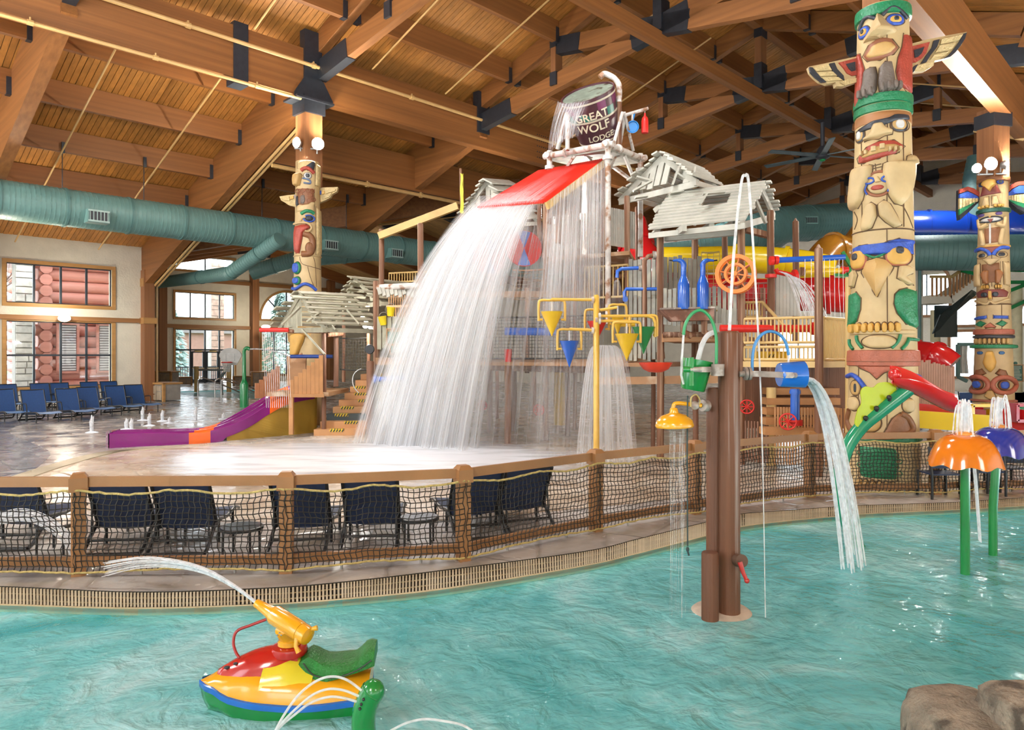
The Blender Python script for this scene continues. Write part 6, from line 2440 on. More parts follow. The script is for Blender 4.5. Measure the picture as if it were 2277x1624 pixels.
# ---- plank roofs
def plank_roof(lab, RA, RB, eA, eB, fA, n1=8, n2=7, over=.12, gable=9, gmiss=(), seed=1, mat=grey_plank, hole=None, gdepth=1.0, miss=()):
    """gabled roof of loose planks; RA-RB ridge, eA-eB seen eave, fA far eave; each plank a part"""
    rr = random.Random(seed)
    t = empty('plank_roof', (RA+RB)/2, lab, 'roof')
    fB = fA+(RB-RA)
    run = (RB-RA).normalized()
    for (a, b, n, side) in ((eA, eB, n1, 0), (fA, fB, n2, 1)):
        dn = ((a-RA)+(b-RB))/2
        nn = run.cross(dn).normalized()
        if nn.z < 0:
            nn = -nn
        for k in range(n):
            if side == 0 and k in miss:
                continue
            f = (k+.5)/n
            p, q = lerp(RA, a, f), lerp(RB, b, f)
            o1, o2 = rr.uniform(-over, over), rr.uniform(-over, over)
            p, q = p+run*(o1-over*.8), q+run*(o2+over*.5)
            tilt = nn*(.035 if True else 0)
            wd = dn.length/n*.93
            segs = [(p, q)]
            if hole and side == 0 and hole[0] <= k <= hole[1]:
                segs = [(p, lerp(p, q, hole[2])), (lerp(p, q, hole[3]), q)]
            for (s, e) in segs:
                m = MB()
                up = (dn.normalized()+nn*.30).normalized()
                m.beam(s+tilt, e+tilt, .035, wd, up)
                m.build('plank', mat, t)
    # gable boards under the near end
    base = lerp(eA, fA, .5)
    for k in range(gable):
        if k in gmiss:
            continue
        f = (k+.5)/gable
        bot = lerp(fA, eA, f)
        if f < .5:
            top = lerp(fA, RA, f*2)
        else:
            top = lerp(RA, eA, (f-.5)*2)
        bot = lerp(top, V((bot.x, bot.y, lerp(bot.z, top.z, 0))), gdepth)
        bot = bot+V((0, 0, rr.uniform(-.05, .08)))
        if top.z-bot.z < .12:
            continue
        m = MB()
        w = (eA-fA).length/gable*.78
        m.beam(bot+run*.12, top+run*.12-V((0, 0, .05)), .03, w, (V((eA.x, eA.y, 0))-V((fA.x, fA.y, 0))).normalized())
        m.build('gable_board', mat, t)
    for a, b in ((RA, eA), (RA, fA), (RB, eB), (RB, fB)):
        MB().beam(a+run*(.1 if a is RA else -.1)-V((0, 0, .07)), b+run*(.1 if a is RA else -.1)-V((0, 0, .07)), .05, .12).build('rafter_board', mat, t)
    MB().beam(fA+run*.1-V((0, 0, .08)), eA+run*.1-V((0, 0, .08)), .05, .12).build('tie_board', mat, t)
    MB().beam(eA-V((0, 0, .08)), eB-V((0, 0, .08)), .05, .10).build('eave_board', mat, t)
    return t


r1 = plank_roof('little olive-grey plank roof over the purple slide', P(660, 648, 17.2), P(787, 655, 18.3), P(716, 726, 16.4), P(838, 730, 17.5), P(612, 728, 18.0), 7, 7, .16, 10, (5, 6), 2, olive_plank)
for a, b in (((628, 722), (668, 682)), ((684, 715), (712, 695)), ((672, 733), (722, 788)), ((772, 690), (800, 722)), ((735, 722), (748, 735))):
    MB().beam(P(*a, 16.7), P(*b, 16.6), .035, .11, (0, -1, .1)).build('loose_plank', olive_plank, r1)
r2 = plank_roof('second olive-grey plank roof behind the little one', P(784, 615, 19.0), P(900, 628, 20.2), P(838, 668, 18.2), P(935, 672, 19.3), P(752, 678, 20.0), 5, 7, .14, 8, (3, 4, 5), 3, olive_plank)
for k in range(5):
    MB().beam(P(778-k*6, 630+k*14, 18.6), P(805+k*4, 634+k*14, 18.9), .035, .10, (0, -1, .5)).build('loose_plank', olive_plank, r2)
m = MB()
for k in range(11):
    MB().beam(P(842+k*9, 640, 17.2), P(846+k*9, 655+3*(k % 3), 17.1), .03, .09, (1, -.3, 0)).build('loose_plank', grey_plank, r2)
r3 = plank_roof('high plank gable beside the yellow pennant, half hidden by the waterfall', P(1082, 398, 18.0), P(1135, 402, 20.0), P(1150, 492, 17.2), P(1200, 490, 19), P(1022, 478, 18.6), 6, 8, .16, 11, (4,), 4)
r4 = plank_roof('broken plank gable roof directly right of the tipping bucket stand', P(1469, 340, 14.5), P(1553, 374, 15.8), P(1545, 397, 13.6), P(1603, 416, 14.8), P(1372, 440, 15.2), 9, 9, .10, 11, (1, 2, 7, 8), 5)
for a, b in (((1502, 385), (1542, 412)), ((1510, 370), (1495, 412)), ((1415, 394), (1450, 404)), ((1408, 425), (1450, 402)), ((1545, 372), (1532, 440)), ((1412, 440), (1440, 436)), ((1490, 430), (1520, 425))):
    MB().beam(P(*a, 14.0), P(*b, 14.0), .035, .12, (0, -1, .1)).build('loose_plank', grey_plank, r4)
r5 = plank_roof('largest plank roof with a square hole, over the two blue bottles', P(1703, 405, 13.3), P(1495, 429, 14.2), P(1656, 492, 12.6), P(1443, 515, 13.66), P(1733, 472, 14.2), 12, 8, .05, 7, (0, 1, 2, 3, 4, 5, 6), 6, grey_plank, (3, 5, .30, .55))
for a, b in (((1556, 455), (1572, 430)), ((1563, 431), (1612, 427)), ((1680, 445), (1703, 497))):
    MB().beam(P(*a, 13.2), P(*b, 13.2), .035, .10, (0, -1, .1)).build('loose_plank', grey_plank, r5)
for px in (1515, 1575, 1625):
    MB().box(P(px, 512-(px-1515)*.1, 13.2), .08, .5, .12).build('eave_block', grey_plank, r5)

# red corrugated roof
TA, TB, BB, BA = P(1198, 380, 15.6), P(1341, 354, 14.8), P(1213, 449, 13.3), P(1062, 462, 14.2)
t = empty('red_roof', (TA+BB)/2, 'red corrugated roof catching the bucket water', 'roof')
nn = (TB-TA).cross(BA-TA).normalized()
if nn.z < 0:
    nn = -nn
rows = []
for i in range(9):
    f = i/8
    rows.append([lerp(lerp(TA, TB, j/140), lerp(BA, BB, j/140), f)+nn*.022*math.sin(j*PI/2.0) for j in range(141)])
m = MB()
m.strip(rows, -.012)
m.build('corrugated_sheet', M('roof red', (.70, .03, .015), .3, .06, 3), t, 60)
MB().beam(TB-nn*.08, BB-nn*.08, .05, .14).build('barge_board', yellow_wood, t)
for f in (.1, .5, .9):
    MB().beam(lerp(TA, BA, f)-nn*.07, lerp(TB, BB, f)-nn*.07, .06, .08).build('batten', yellow_wood, t)
for p in (TA, TB, lerp(TA, BA, .7), lerp(TB, BB, .8)):
    MB().cyl(p-nn*.1, V((p.x, p.y, 4.1)), .05, n=8).build('roof_post', fort_post, t, 40)

# ---- tipping bucket with its stand
d = 15.2
bk = empty('tipping_bucket', P(1325, 345, d), 'giant barrel-shaped tipping bucket lettered in cream, pouring from its steel stand', 'bucket')
bot, rimc = P(1334, 314, d+.26), P(1306, 206, d-.30)
ax = (rimc-bot).normalized()
H = (rimc-bot).length
wine = M('bucket wine', (.075, .022, .03), .35, .2, 3)
o = MB().lathe([(.0, 0), (.40, .0), (.47, H*.3), (.545, H*.75), (.575, H), (.545, H), (.51, H*.7), (.38, .06), (.0, .05)], bot, ax, 40).build('bucket_body', wine, bk, 40)
m = MB()
m.lathe([(.54, H*.97), (.50, H*.66), (.37, .08), (.0, .07)], bot, ax, 36)
m.build('bucket_lining', M('bucket lining', (.20, .24, .19), .5, .3, 4, wear=(.06, .05, .03), wearamt=.3), bk, 40)


def brad(h):
    return lerp(.40, .575, h/H)+.015*math.sin(PI*h/H)


side = ax.cross(V((0, -1, 0))).normalized()
if side.x < 0:
    side = -side
frontv = side.cross(ax).normalized()
if frontv.y > 0:
    frontv = -frontv


def on_bucket(x, h, out=0.0):
    """x metres round from the front, h metres up the bucket"""
    r = brad(h)
    a = x/r
    return bot+ax*h+(side*math.sin(a)+frontv*math.cos(a))*(r+out)


for h0, h1, mt in ((.06, .10, 'bucket cream'), (H*.54, H*.585, 'bucket cream'), (H*.90, H*.94, 'bucket cream')):
    MB().lathe([(brad(h0)-.01, h0), (brad(h0)+.008, h0+.004), (brad(h1)+.008, h1-.004), (brad(h1)-.01, h1)], bot, ax, 40).build('band', M('bucket cream', (.55, .48, .36), .4), bk, 40)
for k in range(16):
    for lo, hi, mt in ((.585, .74, M('bucket green', (.015, .16, .12), .35)), (.745, .9, M('bucket plum', (.16, .02, .08), .35))):
        if (k+(lo > .7)) % 2:
            a0, a1 = k*PI/8*.5, (k+1)*PI/8*.5
            rws = [[on_bucket(lerp(a0, a1, j/4), H*lerp(lo, hi, i/3), .006) for j in range(5)] for i in range(4)]
            m = MB()
            m.strip(rws, .003)
            m.build('patch', mt, bk, 40)


def text_geo(s, size):
    cu = bpy.data.curves.new('lettering', 'FONT')
    cu.body = s
    cu.size = size
    cu.align_x = 'CENTER'
    cu.offset = size*.018
    ob = bpy.data.objects.new('lettering', cu)
    COL.objects.link(ob)
    dg = bpy.context.evaluated_depsgraph_get()
    me = bpy.data.meshes.new_from_object(ob.evaluated_get(dg))
    vs = [v.co.copy() for v in me.vertices]
    fs = [tuple(p.vertices) for p in me.polygons]
    bpy.data.objects.remove(ob)
    bpy.data.curves.remove(cu)
    bpy.data.meshes.remove(me)
    return vs, fs


letter_m = M('lettering cream', (.74, .66, .48), .4)
for s, h, size, x0 in (('GREAT', H*.60, .23, -.16), ('WOLF', H*.36, .25, -.17), ('LODGE', H*.15, .17, -.04)):
    vs, fs = text_geo(s, size)
    m = MB()
    m.add([on_bucket(v.x+x0, h+v.y, .012) for v in vs], [tuple(f) for f in fs])
    m.build('lettering', letter_m, bk)
m = MB()
for a, b in (((1240, 332), (1268, 225)), ((1376, 330), (1388, 258))):
    m.cyl(P(*a, d+.3), P(*b, d-.1), .05, n=10)
m.cyl(P(1362, 330, d-.5), P(1384, 250, d-.3), .035, n=8)
m.cyl(P(1408, 335, d+.4), P(1388, 250, d-.2), .035, n=8)
m.cyl(P(1262, 335, d-.4), P(1262, 250, d-.3), .045, n=8)
m.build('bucket_bearing_frame', pipe_white, bk, 40, kind='stuff')
m = MB()
m.tube(spline([P(1376, 325, d), P(1376, 240, d), P(1377, 195, d), P(1370, 178, d), P(1356, 168, d), P(1343, 164, d), P(1334, 172, d)], 6), .06, 12)
m.build('fill_pipe', pipe_white, bk, 50)
m = MB()
m.cyl(P(1376, 328, d-.05), P(1376, 228, d-.05), .065, n=12)
m.build('rusty_standpipe', fort_post, bk, 40)
C0, C1, C2, C3 = P(1222, 346, d+.2), P(1352, 322, d-.9), P(1424, 352, d+.3), P(1300, 366, d+1.6)
for a, b in ((C0, C1), (C1, C2), (C2, C3), (C3, C0)):
    m = MB()
    e = (b-a).normalized()*.15
    m.cyl(a-e, b+e, .065, n=12)
    for f in (0.02, .3, .98):
        p = lerp(a, b, f)
        m.cyl(p-e*.2, p+e*.2, .095, n=12)
    m.build('platform_pipe', pipe_white, bk, 40, kind='stuff')
m = MB()
for i in range(9):
    m.beam(lerp(C0, C3, (i+.5)/9)+V((0, 0, -.08)), lerp(C1, C2, (i+.5)/9)+V((0, 0, -.08)), (C3-C0).length/9*.85, .05)
m.build('platform_boards', grey_wall, bk, kind='stuff')
for c in (C0, C1, C2, C3):
    m = MB()
    zb = 4.1 if c is not C1 else zz(720, d-.9)
    m.cyl(c+V((0, 0, .1)), V((c.x, c.y, zb)), .058, n=12)
    m.cyl(c-V((0, 0, .22)), c-V((0, 0, .30)), .10, n=12)
    m.build('stand_leg', pipe_white, bk, 40)
for a, b in (((1372, 340), (1356, 378)), ((1388, 345), (1410, 400)), ((1365, 372), (1405, 402)), ((1275, 350), (1262, 370)), ((1300, 345), (1312, 358))):
    MB().beam(P(*a, d-.3), P(*b, d), .05, .10, (0, -1, 0)).build('brace', pipe_white, bk)
m = MB()
m.cyl(P(1384, 258, d), P(1441, 241, d), .035, n=10)
m.cyl(P(1406, 253, d), P(1406, 270, d), .02, n=6)
m.build('side_arm', pipe_white, bk, 40)
t = empty('blue_pan', P(1407, 297, d), 'blue frying-pan shape hanging beside the tipping bucket', 'water toy')
m = MB()
m.lathe([(.0, .05), (.11, .05), (.13, 0), (.118, 0), (.10, .035), (0, .035)], P(1407, 282, d), V((.15, 1, .2)), 24)
m.build('pan_dish', M('pan blue', (.02, .22, .58), .3), t, 40)
m = MB()
m.tube([P(1407, 269, d+.02), P(1411, 252, d)], .018, 8)
m.build('pan_handle', M('pan blue', (.02, .22, .58), .3), t, 40)
t = empty('red_bottle', P(1434, 296, d), 'red upside-down bottle hanging at the end of the bucket arm', 'water toy')
m = MB()
m.lathe([(.07, 0), (.075, .02), (.075, .25), (.06, .32), (.025, .36), (.02, .42)], P(1434, 296, d), (0, 0, 1), 18)
m.build('bottle_body', p_red, t, 40)
m = MB()
m.cyl(P(1434, 262, d), P(1434, 243, d), .008, n=6)
m.build('hook', pipe_white, t)

# flag
t = empty('pennant', P(1027, 440, 18), 'limp yellow pennant on a stick beside the high gable', 'flag')
MB().cyl(P(1024, 375, 18), P(1026, 490, 18), .03, n=8).build('stick', fort_post, t)
m = MB()
m.strip([[P(1024+math.sin(i)*1.0, 385+i*8, 17.9), P(1028+i*.25+math.sin(i*1.7), 388+i*8, 17.85), P(1030+i*.1, 386+i*8.3, 17.95)] for i in range(12)], .004)
m.build('cloth', M('pennant yellow', (.70, .60, .05), .7), t, 60)

# ---- toys on the fort
def cone(px0, px1, y0, y1, d, mat, lab, yoke, arm):
    """spinning cone bucket in a pipe yoke"""
    c = (px0+px1)/2
    t = empty('cone_bucket', P(c, y1, d), lab, 'cone bucket', 'cone buckets')
    r = (px1-px0)/2/F*d
    h = (y1-y0)/F*d
    m = MB()
    m.lathe([(.004, 0), (r*.98, h), (r, h+.005), (r*.95, h+.005), (.004, .03)], P(c, y1, d), (0, 0, 1), 28)
    m.build('cone', mat, t, 40)
    m = MB()
    w = (px1-px0)/2+4
    yt = y0-26
    m.tube(spline([P(c-w, y0+20, d), P(c-w, yt+8, d), P(c-w+6, yt, d), P(c, yt, d), P(c+w-6, yt, d), P(c+w, yt+8, d), P(c+w, y0+20, d)], 4), .022, 10)
    m.build('yoke', yoke, t, 50)
    m = MB()
    for s in (-1, 1):
        m.cyl(P(c+s*w, y0+17, d-.01), P(c+s*w*.7, y0+17, d-.01), .018, n=8)
    m.build('pivot', yoke, t, 40, kind='stuff')
    m = MB()
    m.cyl(P(c, yt+2, d), P(c, y0+6, d), .014, n=6)
    o = m.build('water_feed', jet, t)
    return t


ypipe = M('yellow pipe', (.66, .40, .06), .3, .1, 3, coat=.3)
yp = empty('cone_stand', G(1326, 1056), 'tall ochre pipe stand carrying the cone buckets', 'pipe stand')
d = 12.0
m = MB()
b = G(1326, 1056)
m.tube([b, P(1326, 660, d), P(1326, 656, d)], [.05, .05, .035], 16)
m.build('stand_pole', ypipe, yp, 40)
for pts in ([(1326, 667), (1228, 666), (1226, 668)], [(1326, 735), (1266, 732)], [(1330, 703), (1440, 703), (1452, 707), (1457, 718), (1457, 750)], [(1330, 714), (1395, 714), (1412, 716)], [(1334, 690), (1372, 684)], [(1400, 727), (1400, 705)]):
    m = MB()
    m.tube([P(x, y, d-.02) for x, y in pts], .026, 10)
    m.build('arm_pipe', ypipe, yp, 50)
m = MB()
for x, y in ((1318, 667), (1333, 703), (1333, 714), (1318, 735), (1326, 712)):
    m.lathe([(.055, -.02), (.055, .02)], P(x, y, d-.02), (1, 0, 0), 12)
m.build('flanges', pipe_white, yp, 40, kind='stuff')
cone(1202, 1252, 694, 748, d, p_yellow, 'yellow cone bucket hanging far out on the pole side nearest the waterfall', ypipe, None)
cone(1244, 1288, 759, 817, d, p_blue, 'blue cone bucket below the outermost yellow one', ypipe, None)
cone(1305, 1350, 715, 757, d+.4, p_red, 'red cone bucket behind the ochre pole', ypipe, None)
cone(1358, 1389, 704, 745, d+.4, p_yellow, 'small yellow cone bucket tucked behind the pipe arms', ypipe, None)
cone(1367, 1420, 743, 802, d-.3, p_yellow, 'yellow cone bucket in front of the green one', ypipe, None)
cone(1405, 1457, 728, 787, d, p_green, 'green cone bucket at the end of the pipe arm', ypipe, None)
t = empty('red_bowl', P(1458, 830, 12.8), 'shallow red spinning bowl under the green cone', 'water toy')
m = MB()
m.lathe([(.0, 0), (.12, .01), (.22, .06), (.285, .15), (.295, .18), (.285, .18), (.20, .08), (0, .05)], P(1458, 829, 12.8), (0, 0, 1), 28)
m.build('bowl', M('bowl red', (.68, .05, .02), .3), t, 50)
m = MB()
for k in range(10):
    a = k*PI/5
    m.beam(P(1458, 829, 12.8)+V((math.cos(a)*.1, math.sin(a)*.1, .03)), P(1458, 829, 12.8)+V((math.cos(a)*.29, math.sin(a)*.29, .17)), .012, .02)
m.build('bowl_ribs', p_red, t, kind='stuff')
# bottles
for px, sgn, tip in ((1520, -1, (1499, 583)), (1563, 1, (1597, 578))):
    t = empty('blue_bottle', P(px, 688, 13.0), 'big blue bottle with its spout bent towards %s' % ('the bucket side' if sgn < 0 else 'the orange wheel'), 'water toy', 'giant blue bottles')
    m = MB()
    e = 13.0/F
    m.lathe([(.10, 0), (.106, .02), (.106, 62*e*.9), (.09, 62*e), (.055, 72*e), (.048, 76*e), (.046, 95*e)], P(px, 688, 13.0), (0, 0, 1), 26)
    m.tube(spline([P(px, 594, 13.0), P(px, 588, 13.0), P(px+sgn*5, 581, 13.0), P(px+sgn*14, 579, 13.0), P(px+sgn*24, 580, 13.0)], 5), [.046, .047, .048, .05, .05, .05, .05, .048, .046, .044, .042, .04, .038, .036, .03, .028, .026, .024, .022, .02, .02], 16)
    m.build('bottle_body', p_blue, t, 50)
    m = MB()
    q0 = P(px+sgn*23, 580, 13.0)
    m.cyl(q0, q0+V((sgn*.07, 0, .01)), .014, n=8)
    m.build('spout', rubber, t)
    m = MB()
    m.lathe([(.049, 0), (.049, .012)], P(px, 603, 13.0), (0, 0, 1), 20)
    m.build('neck_ring', M('ring blue', (.02, .16, .6), .2), t, 40)
# trough
t = empty('rusty_trough', P(1530, 714, 12.9), 'rusty tapered trough below the blue bottles', 'trough')
m = MB()
a = [P(1470, 689, 13), P(1588, 685, 13), P(1588, 712, 13), P(1498, 714, 13)]
m.add(a+[p+V((0, .35, 0)) for p in a], [(0, 1, 2, 3), (7, 6, 5, 4)]+[(i, 4+i, 4+(i+1) % 4, (i+1) % 4) for i in range(1, 4)])
m.build('trough_body', M('rust brown', (.20, .085, .05), .6, .4, 4, wear=(.40, .25, .2), wearamt=.5), t)
m = MB()
m.beam(P(1468, 687, 12.95), P(1590, 684, 12.95), .06, .03)
m.build('trough_lip', rusty, t)
for x in (1520, 1566):
    m = MB()
    m.tube([P(x, 712, 13.1), P(x, 738, 13.1), P(x+18, 748, 13.1)], .06, 10)
    m.build('drain_pipe', fort_post, t, 50)
# orange wheel
wc = P(1635, 609, 12.6)
t = empty('paddle_wheel_toy', V((wc.x, wc.y, wc.z-.33)), 'orange paddle wheel with spokes on the fort post', 'water wheel')
axw = V((-.45, -1, 0)).normalized()
s1 = axw.cross(V((0, 0, 1))).normalized()
up = V((0, 0, 1))
for off in (0, .2):
    o = wc-axw*off
    for r, w in ((.31, .035), (.17, .022)):
        m = MB()
        pts = arc(o, r, 0, 2*PI, 36, s1, up)[:-1]
        m.strip([[lerp(o, p, 1-w/r), lerp(o, p, 1+w/r)] for p in pts+[pts[0]]], .03)
        m.build('rim_ring', p_orange, t)
for k in range(8):
    a = k*PI/4+.2
    dr = s1*math.cos(a)+up*math.sin(a)
    MB().beam(wc+dr*.03-axw*.02, wc+dr*.31-axw*.02, .02, .03, axw).build('spoke', p_orange, t)
    MB().beam(wc+dr*.19-axw*.1, wc+dr*.35-axw*.1, .012, .2, axw).build('paddle', p_orange, t)
MB().cyl(wc+axw*.05, wc-axw*.3, .04, n=12).build('hub', p_orange, t, 40)


def pipe_thing(name, pts, d, r, mat, lab, extra=(), n=14, cat='pipe'):
    t = empty(name, P(*pts[0], d), lab, cat)
    m = MB()
    m.tube([P(x, y, d) if len(q) == 2 else P(*q) for q in pts for x, y in [q[:2]]], r, n)
    m.build('pipe_run', mat, t, 45)
    for (x, y, rr_, ax_, mt) in extra:
        m = MB()
        m.lathe([(rr_, -.03), (rr_, .03)], P(x, y, d-.005), ax_, 16)
        m.build('flange', mt, t, 40)
    return t


pipe_thing('red_pipe', [(1602, 731), (1816, 731)], 12.3, .066, p_red, 'fat red pipe crossing behind the tall log post', ((1808, 731, .11, (1, 0, 0), p_red), (1816, 731, .10, (1, 0, 0), p_red)))
pipe_thing('blue_pipe', [(1728, 579), (1878, 572)], 12.6, .05, p_blue, 'blue pipe with a red flange high between the fort posts', ((1726, 579, .075, (1, 0, 0), p_red), (1716, 580, .08, (1, 0, 0), p_red)))
pipe_thing('yellow_pipe', [(1788, 604), (1872, 602)], 13.2, .05, p_yellow, 'yellow pipe below the high blue pipe', ((1784, 604, .08, (1, 0, 0), fort_post), (1874, 601, .07, (1, 0, 0), p_red), (1882, 600, .05, (1, 0, 0), p_red)))
pipe_thing('red_nozzle', [(1725, 598), (1728, 605), (1765, 613)], 12.9, .045, p_red, 'red spray nozzle washing over the pale boards', ((1768, 612, .10, (1, 0, .2), p_red), (1714, 614, .10, (0, 0, 1), p_red)))
pipe_thing('blue_pipe', [(1424, 596), (1382, 598), (1373, 603), (1372, 618)], 13.8, .036, p_blue, 'blue elbow pipe spraying beside the rusty post', ((1423, 596, .06, (1, 0, 0), rusty),))
pipe_thing('blue_pipe', [(1460, 643), (1392, 643), (1388, 650), (1390, 668)], 13.6, .034, p_blue, 'lower blue pipe with a hooked end', ((1390, 666, .05, (0, 1, 0), p_blue),))
pipe_thing('blue_pipe', [(1122, 737), (1242, 738)], 15.5, .085, p_blue, 'fat blue pipe across the netted gallery')
pipe_thing('blue_pipe', [(832, 844), (905, 841)], 16.8, .06, p_blue, 'blue pipe spouting beside the stairs', ((835, 844, .10, (1, 0, 0), p_blue),))
pipe_thing('blue_pipe', [(646, 793), (740, 793)], 18.9, .05, M('deep blue', (.006, .04, .22), .4), 'dark blue pipe behind the stepped board wall')
pipe_thing('blue_elbow', [(1038, 501), (1060, 499), (1063, 503), (1063, 514)], 15.0, .03, p_blue, 'small blue elbow pipe poking out of the waterfall top')
pipe_thing('rusty_pipe', [(1456, 568), (1442, 570), (1433, 580), (1434, 760)], 13.6, .045, fort_post, 'bent rusty pipe standing beside the fort post', ((1455, 568, .08, (1, 0, 0), rusty),))
pipe_thing('red_bar', [(578, 734), (642, 734)], 16.6, .05, p_red, 'red sprinkler bar raining on the purple slide')
pipe_thing('yellow_drain', [(1244, 815), (1244, 945)], 18.5, .15, p_yellow, 'thick yellow pipe standing under the fort')
pipe_thing('ochre_bar', [(1375, 723), (1412, 722)], 12.4, .035, p_yellow, 'short yellow bar behind the cone buckets')
t = pipe_thing('hand_pump', [(1768, 865), (1768, 940)], 11.9, .075, p_blue, 'upright blue hand pump on a red base', ((1768, 942, .12, (0, 0, 1), p_red), (1768, 938, .12, (0, 0, 1), p_red), (1768, 872, .09, (0, 0, 1), p_blue)), cat='pump')


def hand_wheel(px, y, r, d, lab):
    c = P(px, y, d)
    t = empty('valve_wheel', c-V((0, 0, r)), lab, 'valve wheel', 'red valve wheels')
    axn = V((-.35, -1, 0)).normalized()
    s = axn.cross(up).normalized()
    m = MB()
    m.tube(arc(c, r, 0, 2*PI, 24, s, up)[:-1], .014, 8, closed=True)
    m.build('wheel_rim', p_red, t, 50)
    for k in range(4):
        a = k*PI/4+PI/4
        dr = s*math.cos(a)+up*math.sin(a)
        MB().cyl(c-dr*r, c+dr*r, .01, n=6).build('spoke', p_red, t)
    MB().cyl(c, c-axn*.25, .03, n=8).build('stem', p_red, t)
    return t


hand_wheel(1073, 902, .11, 17.8, 'red valve wheel on the post nearest the waterfall')
hand_wheel(1198, 912, .12, 16.5, 'red valve wheel on the second bare post under the fort')
hand_wheel(1752, 938, .13, 11.8, 'red valve wheel beside the blue hand pump')
hand_wheel(1661, 905, .12, 12.9, 'red valve wheel in the shade under the yellow landing')
t = empty('red_funnel', P(1130, 805, 15.8), 'red open-topped bucket on a fort post', 'bucket')
MB().lathe([(.07, 0), (.085, .28), (.075, .28), (.06, .02), (0, .02)], P(1130, 805, 15.8), n=18).build('funnel', p_red, t, 40)
for px, y, d, r, rx, lab in ((1165, 553, 14.9, .37, 1, 'large red spinner disc with blue wedges in the spray'), (1088, 571, 15.2, .37, .75, 'second red spinner disc fading behind the waterfall')):
    c = P(px, y, d)
    t = empty('spinner_disc', c-V((0, 0, r)), lab, 'spinner')
    axn = V((.55 if rx < 1 else .15, -1, 0)).normalized()
    MB().lathe([(r, -.03), (r, .03)], c, axn, 32).build('disc', p_red, t, 40)
    s = axn.cross(up).normalized()
    for sg in (1, -1):
        m = MB()
        m.add([c+axn*.034]+[c+axn*.034+(s*math.cos(a)+up*math.sin(a))*r*.97 for a in [sg*(PI/2-.38+.76*i/6) for i in range(7)]], [(0, i, i+1) for i in range(1, 7)])
        m.build('wedge', p_blue, t)
    MB().cyl(c, c-axn*1.2, .05, n=8).build('axle', fort_post, t)

# netting round the middle gallery
def net_panel(name, A, B, z0, z1, s, lab, r=.006, mat=cord):
    t = empty(name, (A+B)/2, lab, 'netting')
    A, B = V((A.x, A.y, 0)), V((B.x, B.y, 0))
    L = (B-A).length
    m = MB()
    n = int(L/s)
    for i in range(n+1):
        p = lerp(A, B, i/n)
        m.beam(p+V((0, 0, z0)), p+V((0, 0, z1)), r, r)
    k = max(2, int((z1-z0)/s))
    for j in range(k+1):
        z = lerp(z0, z1, j/k)
        m.beam(A+V((0, 0, z)), B+V((0, 0, z)), r, r)
    m.build('net', mat, t, kind='stuff')
    m = MB()
    for z in (z0, z1):
        m.tube([A+V((0, 0, z)), lerp(A, B, .5)+V((0, 0, z-.02)), B+V((0, 0, z))], .02, 6)
    m.build('border_rope', mat, t, kind='stuff')
    return t


net_panel('gallery_net', P(1000, 750, 16.3), P(1330, 750, 15.1), zz(796, 16), zz(706, 16), .07, 'black safety netting along the gallery behind the waterfall', .011)
net_panel('gate_net', P(756, 775, 18.6), P(816, 775, 18.2), zz(822, 18.4), zz(752, 18.4), .08, 'square netting in a frame above the stairs', .008)
net_panel('tower_net', P(1560, 600, 14.6), P(1600, 600, 14.5), zz(690, 14.5), zz(560, 14.5), .09, 'yellowish netting behind the second blue bottle', .01, M('net ochre', (.45, .33, .10), .7))
net_panel('wheel_net', P(1640, 660, 13.4), P(1710, 660, 13.5), zz(712, 13.4), zz(628, 13.4), .09, 'pinkish netting below the orange wheel', .01, M('net pink', (.5, .22, .2), .7))
net_panel('upper_net', P(1140, 620, 16.6), P(1215, 620, 16.4), zz(665, 16.5), zz(600, 16.5), .08, 'netting on the upper level behind the big red disc', .008, fort_beam)
t = empty('disc_gong', P(822, 787, 16.9), 'black round pad on the post by the stairs', 'pad')
MB().lathe([(.11, -.03), (.115, 0), (.1, .03)], P(822, 777, 16.8), (0, -1, 0), 22).build('pad', rubber, t, 40)
# signs
sg_m = M('sign green', (.012, .085, .06), .4)
def sign(name, c, w, h, lines, lab, head=None, rot=0.0):
    t = empty(name, c-V((0, 0, h/2)), lab, 'sign')
    R = rz3(rot)
    MB().box(c, w, .04, h, R).build('sign_board', sg_m, t)
    m = MB()
    for a, b, sx, sz in ((0, h/2, w+.04, .03), (0, -h/2, w+.04, .03), (w/2, 0, .03, h), (-w/2, 0, .03, h)):
        m.box(c+R @ V((a, -.01, b)), sx, .05, sz, R)
    m.build('sign_frame', fort_beam, t)
    if head:
        MB().lathe([(h*.1, -.02), (h*.1, .02)], c+V((0, 0, h/2+.05)), (0, -1, 0), 16).build('sign_crest', sg_m, t, 40)
    y = h/2
    for s, size, mt in lines:
        y -= size*1.15
        vs, fs = text_geo(s, size)
        wd = max(v.x for v in vs)-min(v.x for v in vs)
        k = min(1, (w*.88)/wd)
        m = MB()
        m.add([c+R @ V((v.x*k, -.026, y+v.y)) for v in vs], fs)
        m.build('lettering', mt, t)
    return t


